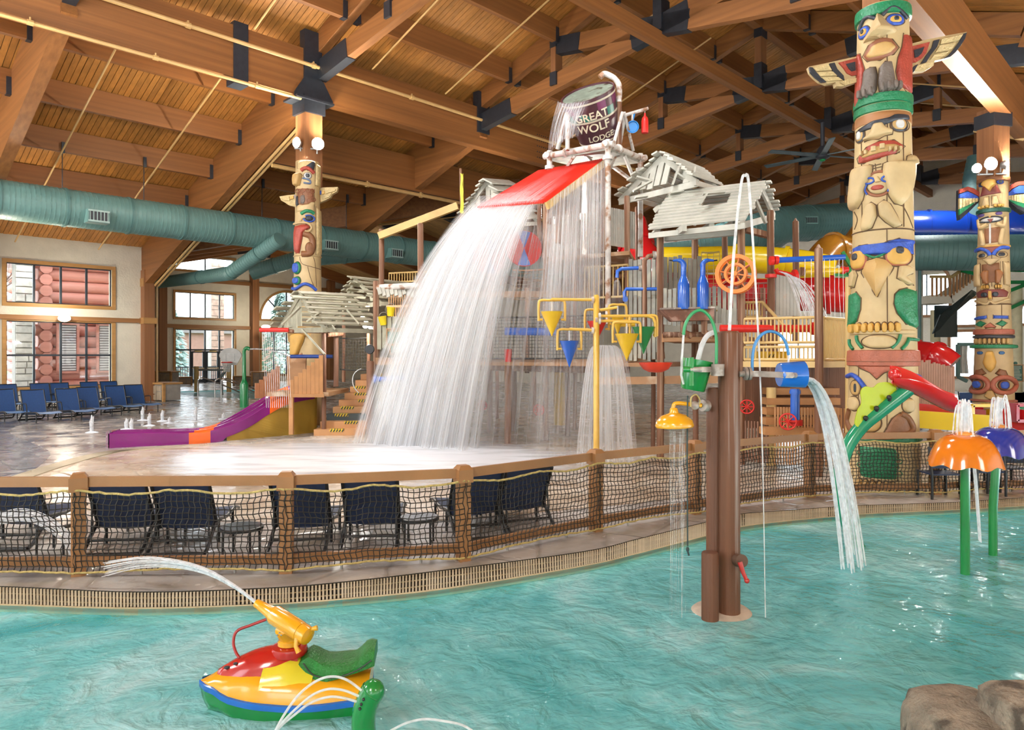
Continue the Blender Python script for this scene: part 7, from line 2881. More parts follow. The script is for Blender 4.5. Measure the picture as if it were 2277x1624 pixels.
gold = M('sign gold', (.62, .26, .03), .4)
pale = M('sign pale', (.55, .60, .50), .4)
sign('rules_sign', P(881, 749, 16.7), .44, .36, [('FORT MACKENZIE', .055, gold)], 'green rules sign with gold heading on the olive boards', True, -.25)
o = bpy.data.objects['rules_sign']
m = MB()
rr = random.Random(5)
for k in range(9):
    c = P(881, 749, 16.7)
    for sx, L in ((-.17, rr.uniform(.2, .34)),):
        m.box(c+rz3(-.25) @ V((sx+L/2, -.026, .09-k*.03)), L, .004, .008, rz3(-.25))
m.build('small_print', pale, o, kind='stuff')
t = sign('rules_sign_small', P(882, 777, 16.7), .30, .20, [], 'smaller dark sign below the green rules sign', None, -.25)
m = MB()
for k in range(5):
    m.box(P(882, 777, 16.7)+rz3(-.25) @ V((0, -.026, .06-k*.03)), rr.uniform(.15, .24), .004, .008, rz3(-.25))
m.build('small_print', pale, t, kind='stuff')
for px, y, tl, lab in ((868, 692, .1, 'yellow bucket higher up behind the fort post'), (853, 712, -.15, 'yellow bucket hanging lower beside the fort post')):
    t = empty('yellow_bucket', P(px, y+12, 16.9), lab, 'bucket')
    MB().lathe([(.0, 0), (.075, 0), (.10, .2), (.105, .21), (.095, .21), (.07, .02), (0, .02)], P(px, y+11, 16.9), V((tl, -.1, 1)), 20).build('bucket_body', M('bucket yellow', (.72, .55, .01), .3), t, 40)
    m = MB()
    m.tube(arc(P(px, y-8, 16.9), .1, 0, PI, 10), .006, 6)
    m.build('bucket_handle', rusty, t)
m = MB()
for k in range(14):
    m.beam(P(865+k*5, 650, 18.5), P(865+k*5, 705, 18.4), .03, .03)
m.beam(P(860, 682, 18.4), P(940, 680, 18.2), .05, .06)
tag(m.build('pole_screen', fort_beam, None, kind='stuff'), 'screen of thin brown poles behind the yellow buckets', 'screen')

# ---- stairs
st = empty('fort_stairs', G(760, 968), 'tan stairs with hazard-striped treads climbing into the fort', 'stairs')
hz = M('hazard yellow', (.72, .52, .02), .5)
tread_m = M('tread tan', (.50, .25, .10), .4, .12, 3)
for k in range(9):
    f = k/8
    dd = lerp(17.6, 20.2, f)
    z = .16*(k+1)
    xa, xb = lerp(-4.85, -4.25, f), lerp(-3.6, -3.4, f)
    MB().box(((xa+xb)/2, dd+.5, z/2), xb-xa, 1.0, z).build('step', tread_m if k != 2 else M('step dark', (.03, .045, .05), .5), st)
    m = MB()
    hx = lerp(xa, xb, .45+.2*math.sin(k*1.9))
    m.box((hx, dd+.06, z+.005), .34, .1, .008)
    m.box((hx, dd-.004, z-.03), .34, .006, .055)
    o = m.build('hazard_strip', hz, st)
    m = MB()
    for j in range(5):
        m.beam(V((hx-.15+j*.07, dd-.009, z-.058)), V((hx-.11+j*.07, dd-.009, z)), .004, .03, (1, 0, 0))
        m.box((hx-.13+j*.07, dd+.06, z+.011), .03, .1, .004, rz3(.5))
    m.build('hazard_bars', rubber, o, kind='stuff')
MB().tube(arc(P(813, 850, 17.4), .35, .4, 2.7, 12, (0, .4, .9), (-.9, 0, .2)), .015, 6).build('grab_loop', galv, st)

# ---- purple and orange slide
purple = M('slide purple', (.21, .012, .17), .18, .08, 2, coat=.7)
orange = M('slide orange', (.78, .13, .015), .18, .08, 2, coat=.7)
sl = empty('wave_slide', G(420, 990), 'three-lane purple and orange water slide curving to the deck', 'slide')
N_ = [(243, 997, .30), (300, 994, .29), (360, 991, .27), (420, 988, .24), (468, 985, .26), (520, 980, .38), (560, 976, .55), (600, 972, .80), (646, 968, 1.02), (700, 962, 1.10)]
nb = [G(x, y) for x, y, h in N_]
Fp = [(268, 957, 16.3, .28), (330, 956, 16.6, .26), (400, 955, 16.9, .24), (455, 951, 17.3, .24), (490, 940, 17.6, .33), (530, 918, 18.0, .54), (565, 897, 18.4, .75), (600, 877, 18.8, .95), (640, 860, 19.1, 1.14), (690, 856, 19.4, 1.18)]
seg = [(0, 3, purple), (3, 4, orange), (4, 7, purple), (7, 8, orange), (8, 9, purple)]
nsp = spline([V((p.x, p.y, h)) for p, (x, y, h) in zip(nb, N_)], 6)
fsp = spline([V((P(x, y, d).x, d, h)) for x, y, d, h in Fp], 6)


def sec(i):
    a, b = nsp[i], fsp[i]
    fl = -.16 if i < 22 else -.12
    out = [V((a.x, a.y, max(0, a.z-.30 if i < 28 else a.z-.24)))]
    for f, dz in ((0, 0), (.012, .012), (.03, 0), (.05, fl*.7), (.09, fl), (.28, fl), (.31, fl*.4), (.33, .02), (.35, .02), (.37, fl*.4), (.41, fl), (.59, fl), (.63, fl*.4), (.65, .02), (.67, .02), (.69, fl*.4), (.73, fl), (.90, fl), (.95, fl*.7), (.97, 0), (.99, .012), (1, 0)):
        p = lerp(a, b, f)
        out.append(p+V((0, 0, dz)))
    out.append(V((b.x, b.y, max(0, b.z-.3))))
    return out


for a, b, mt in seg:
    loft(MB(), [sec(i) for i in range(a*6, b*6+1)]).build('slide_section', mt, sl, 40)
m = MB()
A = nb[0]
B_ = V((fsp[0].x, fsp[0].y, 0))
rows = []
for i in range(9):
    f = i/8
    p = lerp(A, B_, f)+(nb[0]-nb[1]).normalized()*(.14*math.sin(PI*f)+.02)
    rows.append([V((p.x, p.y, 0)), V((p.x, p.y, .31)), V((lerp(p.x, lerp(A, B_, f).x, .8), lerp(p.y, lerp(A, B_, f).y, .8), .31)), V((lerp(A, B_, f).x, lerp(A, B_, f).y, .1))])
m.strip(rows)
m.build('end_wall', purple, sl, 50)
m = MB()
vs = [V((nsp[i].x, nsp[i].y+.03, 0)) for i in range(28, 55)]+[V((nsp[i].x, nsp[i].y+.03, nsp[i].z-.2)) for i in range(54, 27, -1)]
k = len(vs)
m.add(vs+[v+V((.03, .06, 0)) for v in vs], [tuple(range(k)), tuple(reversed(range(k, 2*k)))]+[(i, k+i, k+(i+1) % k, (i+1) % k) for i in range(k)])
m.build('side_skirt', M('skirt ochre', (.36, .22, .03), .5, .12, 2), sl)
t = boards('stepped_wall', P(644, 830, 17.2), P(718, 830, 17.5), zz(878, 17.3), zz(845, 17.3), 8, brown_board, 'brown stepped board wall at the top of the purple slide, stair side', gap=.04, top=zz(790, 17.4), th=.06)
MB().beam(P(641, 880, 17.15), P(720, 880, 17.45), .08, .08).build('base_board', brown_board, t)
MB().box(P(648, 922, 17.2), .10, .10, .95).build('support_post', brown_board, t)
t = boards('stepped_wall', P(567, 850, 18.9), P(622, 850, 19.3), zz(886, 19), zz(852, 19), 6, M('dark composite board', (.33, .14, .06), .5), 'darker stepped board wall on the far side of the purple slide', gap=.04, top=zz(815, 19), th=.06)
t = empty('slide_deck', P(690, 860, 18.5), 'wooden start platform behind the stepped walls of the slide', 'platform')
MB().box(P(690, 872, 18.6), 1.5, 2.2, .1).build('floor_panel', fort_beam, t)
MB().box(P(660, 830, 19.3), .5, .1, .9).build('back_panel', fort_beam, t)

# ---- slides, tubes and the far side
def tube_slide(name, pts, r, mat, lab, rings=5, open_=False):
    t = empty(name, pts[0], lab, 'slide')
    q = spline(pts, 8)
    if open_:
        rows = []
        for i, p in enumerate(q):
            tt = (q[min(i+1, len(q)-1)]-q[max(i-1, 0)]).normalized()
            s = tt.cross(up).normalized()
            rows.append([p+s*r*math.cos(PI+a*PI/12)+up*r*math.sin(PI+a*PI/12)*.8 for a in range(13)])
        m = MB()
        m.strip(rows, .04)
        m.build('trough', mat, t, 50)
    else:
        MB().tube(q, r, 26).build('tube', mat, t, 50)
        for k in range(1, rings):
            i = int(k*(len(q)-2)/rings)
            tt = (q[i+1]-q[i]).normalized()
            MB().tube([q[i]-tt*.04, q[i]+tt*.04], r+.05, 26).build('joint_ring', mat, t, 50)
    return t


tube_slide('red_tube_slide', [P(1540, 640, 17), P(1680, 655, 16), P(1830, 655, 15), P(1925, 662, 14.8)], .36, tube_red, 'big red tube slide winding behind the cream steel post', 4)
tube_slide('red_tube_slide', [P(1400, 500, 19), P(1418, 560, 18.5), P(1470, 620, 18)], .45, tube_red, 'red tube slide dropping behind the bucket tower', 2)
tube_slide('yellow_slide', [P(1470, 578, 18), P(1560, 578, 17.6), P(1650, 577, 17.2), P(1760, 584, 16.6), P(1850, 600, 16.4)], .32, tube_yel, 'yellow body slide passing behind the fort posts', 4)
tube_slide('brown_bowl_slide', [P(1925, 520, 19.5), P(1890, 560, 19), P(1850, 555, 18.8), P(1815, 590, 18.5), P(1780, 600, 18)], .40, M('slide gold brown', (.30, .13, .012), .2, .2, 2, coat=.6), 'golden brown slide section curling beside the totem', 2)
m = MB()
tube_slide('blue_tube_slide', [P(1985, 515, 31), P(2090, 515, 30.5), P(2190, 518, 30), P(2320, 508, 29), P(2750, 490, 28)], .88, M('tube blue', (.006, .045, .36), .22, .1, 1, coat=.6), 'huge blue tube slide under the roof behind the smaller totem', 5)
tube_slide('red_tube_slide', [P(1990, 790, 19), P(2045, 788, 18.5), P(2085, 795, 18), P(2115, 815, 17.8)], .34, tube_red, 'red tube slide end above the pink-brown picket screen', 3)
boards('picket_screen', P(2020, 850, 16.6), P(2122, 850, 17.0), zz(905, 17), zz(795, 17), 19, M('picket pink brown', (.42, .25, .18), .6, .12, 3), 'pink-brown picket screen between the two big totems', gap=.12, jig=.04, part='picket', top=zz(815, 17))
# bottom flumes
t = empty('flume_run', P(2030, 935, 14.5), 'red and yellow flume trough running out behind the mushroom fountains', 'slide')
for (x0, y0, y1), (x1, z0_, z1_), d0, d1, mt, nm in (((2020, 912, 950), (2200, 925, 962), 14.2, 13.6, tube_yel, 'yellow_side'), ((2020, 895, 912), (2200, 915, 928), 15.0, 14.4, tube_red, 'red_side'), ((2165, 905, 955), (2290, 915, 962), 14.8, 14.0, tube_red, 'red_side')):
    a, b = P(x0, (y0+y1)/2, d0), P(x1, (z0_+z1_)/2, d1)
    MB().beam(a, b, .07, (y1-y0)/F*d0).build(nm, mt, t)
MB().beam(P(2020, 930, 14.6), P(2200, 942, 14.0), .8, .06).build('trough_floor', tube_yel, t)
for x0, x1, y0, y1, d, mt, lab in ((2152, 2203, 901, 933, 14.3, tube_yel, 'yellow square flume end frame'), (2250, 2300, 900, 935, 14.2, M('frame rose', (.42, .02, .05), .25, coat=.5), 'rose-red square flume end frame')):
    t = empty('flume_exit', P((x0+x1)/2, y1, d), lab+' by the smaller totem', 'slide end')
    for a, b in (((x0, y0), (x1, y0)), ((x1, y0), (x1, y1)), ((x1, y1), (x0, y1)), ((x0, y1), (x0, y0))):
        MB().beam(P(*a, d), P(*b, d), .35, .06, (0, 0, 1) if a[1] == b[1] else (1, 0, 0)).build('frame_bar', mt, t)
tag(MB().box(V((P(2090, 968, 13.4).x, 13.4, .16)), 2.2, .6, .32).build('flume_plinth', M('flume concrete', (.52, .44, .32), .6)), 'pale concrete plinth under the flume run', 'plinth')
# landing fence and stair to the blue tube
t = empty('tube_stairs', P(2110, 650, 31), 'timber stair with pickets climbing to the blue tube slide', 'stairs')
sa, sb, sc_ = P(2050, 668, 31), P(2098, 668, 31), P(2175, 612, 31)
for a, b in ((sa, sb), (sb, sc_), (sc_, P(2245, 560, 31))):
    MB().beam(a, b, 1.2, .35).build('stair_flight', stucco, t)
    MB().beam(a+V((0, -.6, .95)), b+V((0, -.6, .95)), .08, .12).build('hand_rail', yellow_wood, t)
    n = int((b-a).length/.16)
    for k in range(n):
        p = lerp(a, b, (k+.5)/n)+V((0, -.6, 0))
        MB().beam(p+V((0, 0, .12)), p+V((0, 0, .92)), .05, .07, (1, 0, 0)).build('picket', brown_board, t)
for px, y0, y1, w, d, mt, lab in ((2040, 600, 880, 22, 33, stucco, 'pale round column behind the picket screen'), (2080, 690, 880, 20, 32, M('pale yellow', (.66, .62, .40), .6), 'yellowish round column below the tube stairs'), (2258, 640, 870, 26, 30, M('pale yellow', (.66, .62, .40), .6), 'yellowish round column at the photo edge past the smaller totem'), (2045, 590, 800, 7, 30, teal_dark, 'thin dark drainpipe next to the pale column')):
    q = P(px, y0, d)
    tag(MB().cyl(q, V((q.x, q.y, 0)), w/2/F*d, n=18).build('round_column', mt, None, 40), lab, 'column')
t = empty('black_tarp', P(2085, 770, 29), 'black plastic sheeting hanging under the tube stairs', 'sheeting')
m = MB()
m.strip([[P(2072+i*3, 742-i*2, 29), P(2090+i*14, 700-i*11, 28.6), P(2105+i*14, 712-i*12, 29)] for i in range(6)], .05)
m.build('sheet', M('black plastic', (.02, .035, .035), .15), t, 50)
m = MB()
m.box(P(2103, 715, 29.5), .9, .1, 1.3)
m.build('sheet', M('black plastic', (.02, .035, .035), .15), t)
gs = empty('green_steel', P(2240, 640, 30), 'green steel struts holding up the blue tube', 'steel frame')
for a, b in (((2138, 602), (2178, 612)), ((2232, 652), (2300, 625)), ((2236, 690), (2300, 660)), ((2228, 600), (2300, 603)), ((1960, 560), (2170, 548)), ((2240, 628), (2300, 628))):
    MB().beam(P(*a, 29.5), P(*b, 29.5), .10, .14).build('strut', p_green, gs)
for a, b in (((1808, 610), (1885, 612)), ((1885, 612), (1905, 560)), ((1873, 560), (1897, 600)), ((1870, 620), (1905, 622))):
    MB().beam(P(*a, 17.5), P(*b, 17.5), .06, .08).build('strut', p_green, gs)
o = sign('notice_board', P(2258, 830, 22), .42, .5, [], 'dark green notice board at the photo edge past the smaller totem', True)
m = MB()
for k in range(9):
    m.box(P(2258, 830, 22)+V((0, -.026, .19-k*.045)), rr.uniform(.2, .36), .004, .014)
m.build('small_print', pale, o, kind='stuff')
t = empty('curtain_frame', P(2160, 848, 27), 'teal framed opening with a white curtain behind the smaller totem', 'frame')
for a, b in (((2130, 766), (2172, 766)), ((2130, 766), (2130, 838)), ((2130, 838), (2150, 848))):
    MB().beam(P(*a, 27), P(*b, 27), .1, .12).build('frame_bar', teal_dark, t)
m = MB()
m.strip([[P(2133+i*3.2-math.sin(j*.5)*.8*i*.3, 768+j*7, 27.1+.06*math.sin(i*2.1)) for i in range(7)] for j in range(10)])
m.build('curtain', M('curtain white', (.72, .74, .70), .8), t, 60)
for k, (px, y) in enumerate(((2068, 890), (2155, 876), (2242, 880), (2262, 884), (2274, 886))):
    p = P(px, y, 20)
    t = empty('pool_chair', V((p.x, p.y, 0)), 'blue sling chair past the smaller totem, %s of the five' % ORD[k], 'chair', 'far blue chairs')
    for sx in (-.24, .24):
        MB().tube([(p.x+sx, p.y, 0), (p.x+sx, p.y, .45), (p.x+sx, p.y+.1, .95)], .02, 6).build('leg', lounge_frame, t)
        MB().tube([(p.x+sx, p.y-.4, 0), (p.x+sx, p.y-.4, .62), (p.x+sx, p.y+.02, .62)], .02, 6).build('leg', lounge_frame, t)
    MB().box((p.x, p.y-.2, .44), .46, .44, .02).build('seat', sling_blue, t)
    MB().box((p.x, p.y+.05, .72), .46, .02, .42).build('backrest', sling_blue, t)
for k, (px, dd) in enumerate(((2105, 9.9), (2165, 10.3), (2205, 10.1), (2255, 10.4))):
    x = (px-CX)/F*dd
    t = empty('pool_chair', V((x, dd, 0)), 'dark chair behind the fence netting by the mushroom fountains, %s in the row' % ORD[k], 'chair', 'chairs behind the mushrooms')
    for sx in (-.2, .2):
        MB().tube([(x+sx, dd, 0), (x+sx, dd, .34), (x+sx, dd+.08, .72)], .02, 6).build('leg', lounge_frame, t)
        MB().tube([(x+sx, dd+.35, 0), (x+sx, dd+.35, .36)], .02, 6).build('leg', lounge_frame, t)
    MB().box((x, dd+.18, .34), .4, .36, .02).build('seat', sling_navy, t)
    MB().box((x, dd+.06, .56), .4, .02, .28).build('backrest', sling_navy, t)

# lamps inside the fort
for px, y, d, lab in ((811, 725, 17.9, 'glaring little lamp under the olive-grey plank roof'), (1292, 481, 16.6, 'glaring little lamp behind the curtain of the red roof')):
    c = P(px, y, d)
    t = empty('fort_lamp', c, lab, 'lamp')
    MB().ball(c, .05).build('bulb', MATS.get('bulb glow') or emit('bulb glow', (1, .95, .86), 150), t, 60)
    MB().cyl(c+V((0, .06, 0)), c+V((0, .2, .05)), .07, n=10).build('lamp_housing', galv, t, 40)
    lamp('POINT', c-V((0, .2, 0)), 170, WHITE, None, .08)
# ceiling fan
c = P(1829, 346, 24)
t = empty('ceiling_fan', c, 'large dark ceiling fan hanging among the trusses', 'ceiling fan')
MB().cyl(c+V((0, 0, .1)), c+V((0, 0, 1.1)), .07, n=10).build('down_rod', black_steel, t, 40)
MB().lathe([(.08, -.15), (.22, -.08), (.22, .1), (.1, .3)], c, n=18).build('motor', black_steel, t, 40)
for k in range(6):
    a = k*PI/3+.25
    dr = V((math.cos(a), math.sin(a), 0))
    MB().beam(c+dr*.2, c+dr*2.0, .20, .03, (dr.cross(up)*.2+up)).build('fan_blade', M('fan blade', (.045, .075, .085), .4), t)
m = MB()
m.lathe([(.05, -.2), (.10, -.16), (.10, -.14)], c, n=12)
m.build('fan_cap', p_green, t, 40)

# ---- things at the far side of the hall
d = 27.0
t = empty('shower_post', G(543, 906), 'green bottle-shaped shower post by the alcove pool', 'water toy')
g = G(543, 906)
m = MB()
m.lathe([(.16, 0), (.16, .85), (.10, 1.0), (.07, 1.05), (.065, 2.0)], g, n=18)
m.tube(spline([g+V((0, 0, 1.98)), g+V((0, 0, 2.12)), g+V((.06, 0, 2.22)), g+V((.16, 0, 2.22)), g+V((.2, 0, 2.16))], 4), .065, 12)
m.build('post_body', p_green, t, 50)
c = P(513, 797, 34)
t = empty('basketball_hoop', V((c.x, c.y, 0)), 'basketball hoop with a white rounded backboard at the alcove pool', 'basketball hoop')
m = MB()
e = 34/F
pl_ = [(25*math.cos(a*PI/12)*e, (5+18*math.sin(a*PI/12))*e) for a in range(13)]+[(-14*e, -15*e), (14*e, -15*e)]
m.prism([(x, y) for x, y in pl_], Matrix.Translation(c) @ Matrix.Rotation(PI/2, 4, 'X'), .05)
m.build('backboard', t_white, t)
m = MB()
for a, b, cc, dd in ((-10, 10, 9, 10), (-10, 10, -6, -5), (-10, -9, -6, 10), (9, 10, -6, 10)):
    m.box(c+V(((a+b)/2*e, -.06, (cc+dd)/2*e)), (b-a)*e, .02, (dd-cc)*e)
m.build('target_square', galv, t, kind='stuff')
m = MB()
m.tube(arc(c+V((0, -.45, -9*e)), .23, 0, 2*PI, 20, (1, 0, 0), (0, 1, 0))[:-1], .025, 6, closed=True)
m.box(c+V((0, -.14, -9*e)), .1, .2, .06)
m.build('rim', p_red, t)
m = MB()
for k in range(12):
    a = k*PI/6
    for s in (.52, -.52):
        m.tube([c+V((.23*math.cos(a), -.45+.23*math.sin(a), -9*e)), c+V((.17*math.cos(a+s), -.45+.17*math.sin(a+s), -9*e-.22)), c+V((.12*math.cos(a+s*1.6), -.45+.12*math.sin(a+s*1.6), -9*e-.45))], .01, 4)
m.build('net', t_white, t, kind='stuff')
MB().tube([(c.x-.9, c.y+1.2, 0), (c.x-.9, c.y+1.1, .9), (c.x, c.y+.1, c.z-.2)], .07, 10).build('hoop_arm', galv, t, 40)
t = empty('rope_rail', P(470, 830, 38), 'pair of rough posts with a bar in front of the glass doors', 'barrier')
for px in (437, 509):
    q = P(px, 815, 38)
    MB().cyl(V((q.x, q.y, 0)), q, .12, n=10).build('post', yellow_wood, t, 40)
MB().cyl(P(437, 823, 38), P(509, 823, 38), .05, n=8).build('bar', galv, t)
for k, (px, y, d) in enumerate(((440, 890, 31), (478, 893, 31), (492, 893, 31))):
    q = G(px, y)
    o = MB().tube(spline([q, q+V((0, 0, .75)), q+V((.08, 0, .92)), q+V((.3, .2, .92)), q+V((1.2, 1.2, .35)), q+V((1.45, 1.5, .12)), q+V((1.4, 1.5, -.1))], 5), .03, 8).build('grab_rail', steel, None, 50)
    tag(o, 'bent steel grab rail of the alcove pool steps, %s from the loungers' % ORD[k], 'handrail', 'pool grab rails')
# stone planters
field = M('fieldstone tan', (.42, .34, .25), .7, .2, 2, .3, 10, island=.2)


def planter(a, b, z1, lab, dep=.8):
    A, B = G(*a), G(*b)
    L = (B-A).length
    ang = math.atan2((B-A).y, (B-A).x)
    R = rz3(ang)
    t = empty('stone_planter', A, lab, 'planter')
    nn = R @ V((0, 1, 0))
    MB().box((A+B)/2+nn*dep/2+V((0, 0, z1/2)), L, dep-.06, z1-.05, R).build('core', mortar, t)
    MB().box((A+B)/2+nn*dep/2+V((0, 0, z1-.03)), L+.1, dep+.1, .08, R).build('cap_board', oak, t)
    for f in (0, 1):
        MB().box(lerp(A, B, f)+nn*0+V((0, 0, z1/2)), .1, .1, z1, R).build('corner_board', oak, t)
    rr = random.Random(3)
    x = .06
    while x < L-.1:
        w = min(rr.uniform(.35, .6), L-.06-x)
        z = .02
        while z < z1-.12:
            h = min(rr.uniform(.25, .42), z1-.1-z)
            q = [(x+.02, z+.02), (x+w*.5, z+rr.uniform(0, .04)), (x+w-.02, z+.02), (x+w-rr.uniform(0, .05), z+h*.5), (x+w-.02, z+h-.02), (x+w*.5, z+h-rr.uniform(0, .04)), (x+.02, z+h-.02), (x+rr.uniform(0, .05), z+h*.5)]
            m = MB()
            f_ = [A+R @ V((u_, -.02, w_)) for u_, w_ in q]
            k_ = [A+R @ V((u_, .06, w_)) for u_, w_ in q]
            m.add(f_+k_, [tuple(range(8)), tuple(reversed(range(8, 16)))]+[(i, 8+i, 8+(i+1) % 8, (i+1) % 8) for i in range(8)])
            m.build('stone', field, t)
            z += h
        x += w
    return t


planter((280, 888), (364, 893), .78, 'stone planter with a wooden cap at the end of the lounger rows')
planter((345, 860), (380, 861), .95, 'taller stone planter in the alcove corner', .6)
planter((378, 858), (426, 857), .55, 'low stone wall under the alcove sidelight', .5)
planter((520, 857), (560, 858), .6, 'low stone wall past the glass doors', .5)
planter((560, 859), (618, 858), .9, 'stone wall below the arched window', .6)


# ================================================================== FALLING WATER
def smooth(a, b, x):
    t = max(0, min(1, (x-a)/(b-a)))
    return t*t*(3-2*t)


def water_sheet(name, fn, ns, nt_, mat, lab, thin, cat='water'):
    """surface fn(s, t) with uv = (s, t) and per-point thinness"""
    vs = [fn(i/ns, j/nt_) for j in range(nt_+1) for i in range(ns+1)]
    fs = [(j*(ns+1)+i, j*(ns+1)+i+1, (j+1)*(ns+1)+i+1, (j+1)*(ns+1)+i) for j in range(nt_) for i in range(ns)]
    lo = [min(p[k] for p in vs) for k in range(3)]
    hi = [max(p[k] for p in vs) for k in range(3)]
    org = V(((lo[0]+hi[0])/2, (lo[1]+hi[1])/2, lo[2]))
    me = bpy.data.meshes.new(name)
    me.from_pydata([tuple(V(p)-org) for p in vs], [], fs)
    uv = me.uv_layers.new(name='uv')
    for l in me.loops:
        k = l.vertex_index
        uv.data[l.index].uv = ((k % (ns+1))/ns, (k//(ns+1))/nt_)
    at = me.attributes.new('thin', 'FLOAT', 'POINT')
    for k in range(len(vs)):
        at.data[k].value = thin((k % (ns+1))/ns, (k//(ns+1))/nt_)
    me.polygons.foreach_set('use_smooth', [True]*len(me.polygons))
    me.materials.append(mat)
    o = bpy.data.objects.new(name, me)
    COL.objects.link(o)
    o.location = org
    if cat:
        tag(o, lab, cat)
    return o


def group_sheets(first, others):
    for o in others:
        loc = o.location.copy()
        o.parent = first
        o.location = loc-first.location


streak = water_mat('waterfall streaks', .82, 80, .8, lo=.26, hi=.70, edge=True, axis='uv')
veil = water_mat('water veil', .42, 60, .9, lo=.34, hi=.74, edge=True, axis='uv')
glassy = water_mat('glassy streaks', .75, 46, .9, lo=.42, hi=.70, edge=True, axis='uv')
L0, L1 = G(812, 985), G(1052, 1002)
rr = random.Random(21)


def main_fall(dx, dy, dz, k0, k1, sw):
    def fn(s, t):
        top = lerp(BA, BB, lerp(k0, k1, s))+V((0, 0, .03+dz*.1))
        end = lerp(L0, L1, lerp(k0, k1, s))+V((dx, dy, 0))
        z = top.z*(1-.30*t-.70*t*t)
        p = lerp(top, end, t*(1.08-.08*t))
        p.z = z+.25*t*(1-t)*sw
        p.y += .10*math.sin(s*17+dx*9)*t+.12*math.sin(s*41+dz)*t*t
        return p
    return fn


sh = []
for k, (dx, dy, dz, k0, k1, sw) in enumerate(((0, 0, 0, -.02, 1.0, 0), (.12, -.35, 1, 0, 1.0, .4), (-.1, .35, 2, .0, .9, .8), (.3, .15, .5, .05, 1.02, 1.2), (-.25, -.15, .2, -.03, .6, .2))):
    o = water_sheet('waterfall' if k == 0 else 'fall_layer', main_fall(dx, dy, dz, k0, k1, sw), 60, 40, streak, 'huge white sheet of water pouring off the red roof to the splash pad', lambda s, t: smooth(0, .10, s)*smooth(0, .16, 1-s)*(.55+.45*smooth(0, .2, t))*(1.0-.45*smooth(.45, 1, s)*smooth(.2, .8, t)), 'water' if k == 0 else None)
    sh.append(o)
group_sheets(sh[0], sh[1:])


def roof_run(s, t):
    a = lerp(TA, TB, .10+.85*s)
    b = lerp(BA, BB, s)
    n = (TB-TA).cross(BA-TA).normalized()
    n = n if n.z > 0 else -n
    return lerp(a, b, t)+n*.05


water_sheet('roof_runoff', roof_run, 30, 20, streak, 'film of white water racing down the red corrugated roof', lambda s, t: .75*smooth(.35, 1.0, t)*smooth(0, .15, s)*smooth(0, .15, 1-s)+.25*smooth(.1, .3, t)*smooth(.5, .3, abs(s-.55)*2))
sh = []
for k in range(3):
    def side_fall(s, t, k=k):
        a = lerp(BB, TB, s)
        z1 = .02
        p = V((a.x-.35*t*(1-s)+.06*k, a.y-.15*k+.2*math.sin(s*9+k)*t*.4, lerp(a.z, z1, t)))
        return p
    sh.append(water_sheet('roof_drip' if k == 0 else 'fall_layer', side_fall, 40, 24, glassy, 'glassy streams falling from the raking edge of the red roof', lambda s, t: smooth(0, .06, s)*smooth(0, .1, 1-s)*(1-.72*smooth(.22, .6, t)), 'water' if k == 0 else None))
group_sheets(sh[0], sh[1:])
sh = []
for k in range(3):
    def mid_veil(s, t, k=k):
        a = lerp(P(1120, 470, 14.3), P(1320, 500, 14.4), s)
        b = lerp(G(985, 1000-6*k), G(1335, 985), s)
        p = lerp(a, b, t)
        p.z = a.z*(1-.45*t-.55*t*t)
        p.y += .2*k+.1*math.sin(s*13+k)
        return p
    sh.append(water_sheet('water_veil' if k == 0 else 'fall_layer', mid_veil, 40, 24, veil, 'thin veil of falling drops in front of the fort legs', lambda s, t: smooth(0, .2, s)*smooth(0, .3, 1-s)*smooth(0, .15, t)*.9, 'water' if k == 0 else None))
group_sheets(sh[0], sh[1:])
# bucket overflow
def over(s, t):
    a = -1.95+1.9*s
    r = .585
    top = rimc+(side*math.sin(a)+frontv*math.cos(a))*r
    q = V((top.x-.12*t-.1*math.sin(t*2), top.y-.15*t, lerp(top.z, zz(352-30*s, 15), t)))
    return q
o1 = water_sheet('bucket_spill', over, 36, 16, glassy, 'water spilling over the lip of the tipping bucket', lambda s, t: smooth(0, .1, s)*smooth(0, .25, 1-s)*(1-.4*t))
o2 = water_sheet('fall_layer', lambda s, t: over(s, t)+V((-.05, -.07, 0)), 36, 16, glassy, None, lambda s, t: smooth(0, .1, s)*smooth(0, .4, 1-s), None)
group_sheets(o1, [o2])


# umbrella curtain under the red cone
def ring_fall(c, r0, r1, z0, z1, a0=0, a1=2*PI):
    def fn(s, t):
        a = lerp(a0, a1, s)
        r = lerp(r0, r1, t**.6)
        return V((c.x+math.cos(a)*r, c.y+math.sin(a)*r*.7, lerp(z0, z1, t**1.4)))
    return fn


c = P(1345, 770, 12.9)
o1 = water_sheet('cone_curtain', ring_fall(c, .18, .52, zz(768, 12.9), .01), 64, 20, streak, 'round curtain of water under the red cone bucket', lambda s, t: .75-.3*t)
o2 = water_sheet('fall_layer', ring_fall(c+V((.22, .3, 0)), .12, .42, zz(775, 12.9), .01), 48, 20, veil, None, lambda s, t: .9, None)
group_sheets(o1, [o2])
c = P(1380, 640, 13.8)
water_sheet('elbow_spray', ring_fall(P(1372, 620, 13.8), .02, .14, zz(622, 13.8), zz(720, 13.8)), 30, 12, veil, 'fan of spray below the blue elbow pipe', lambda s, t: 1-t)
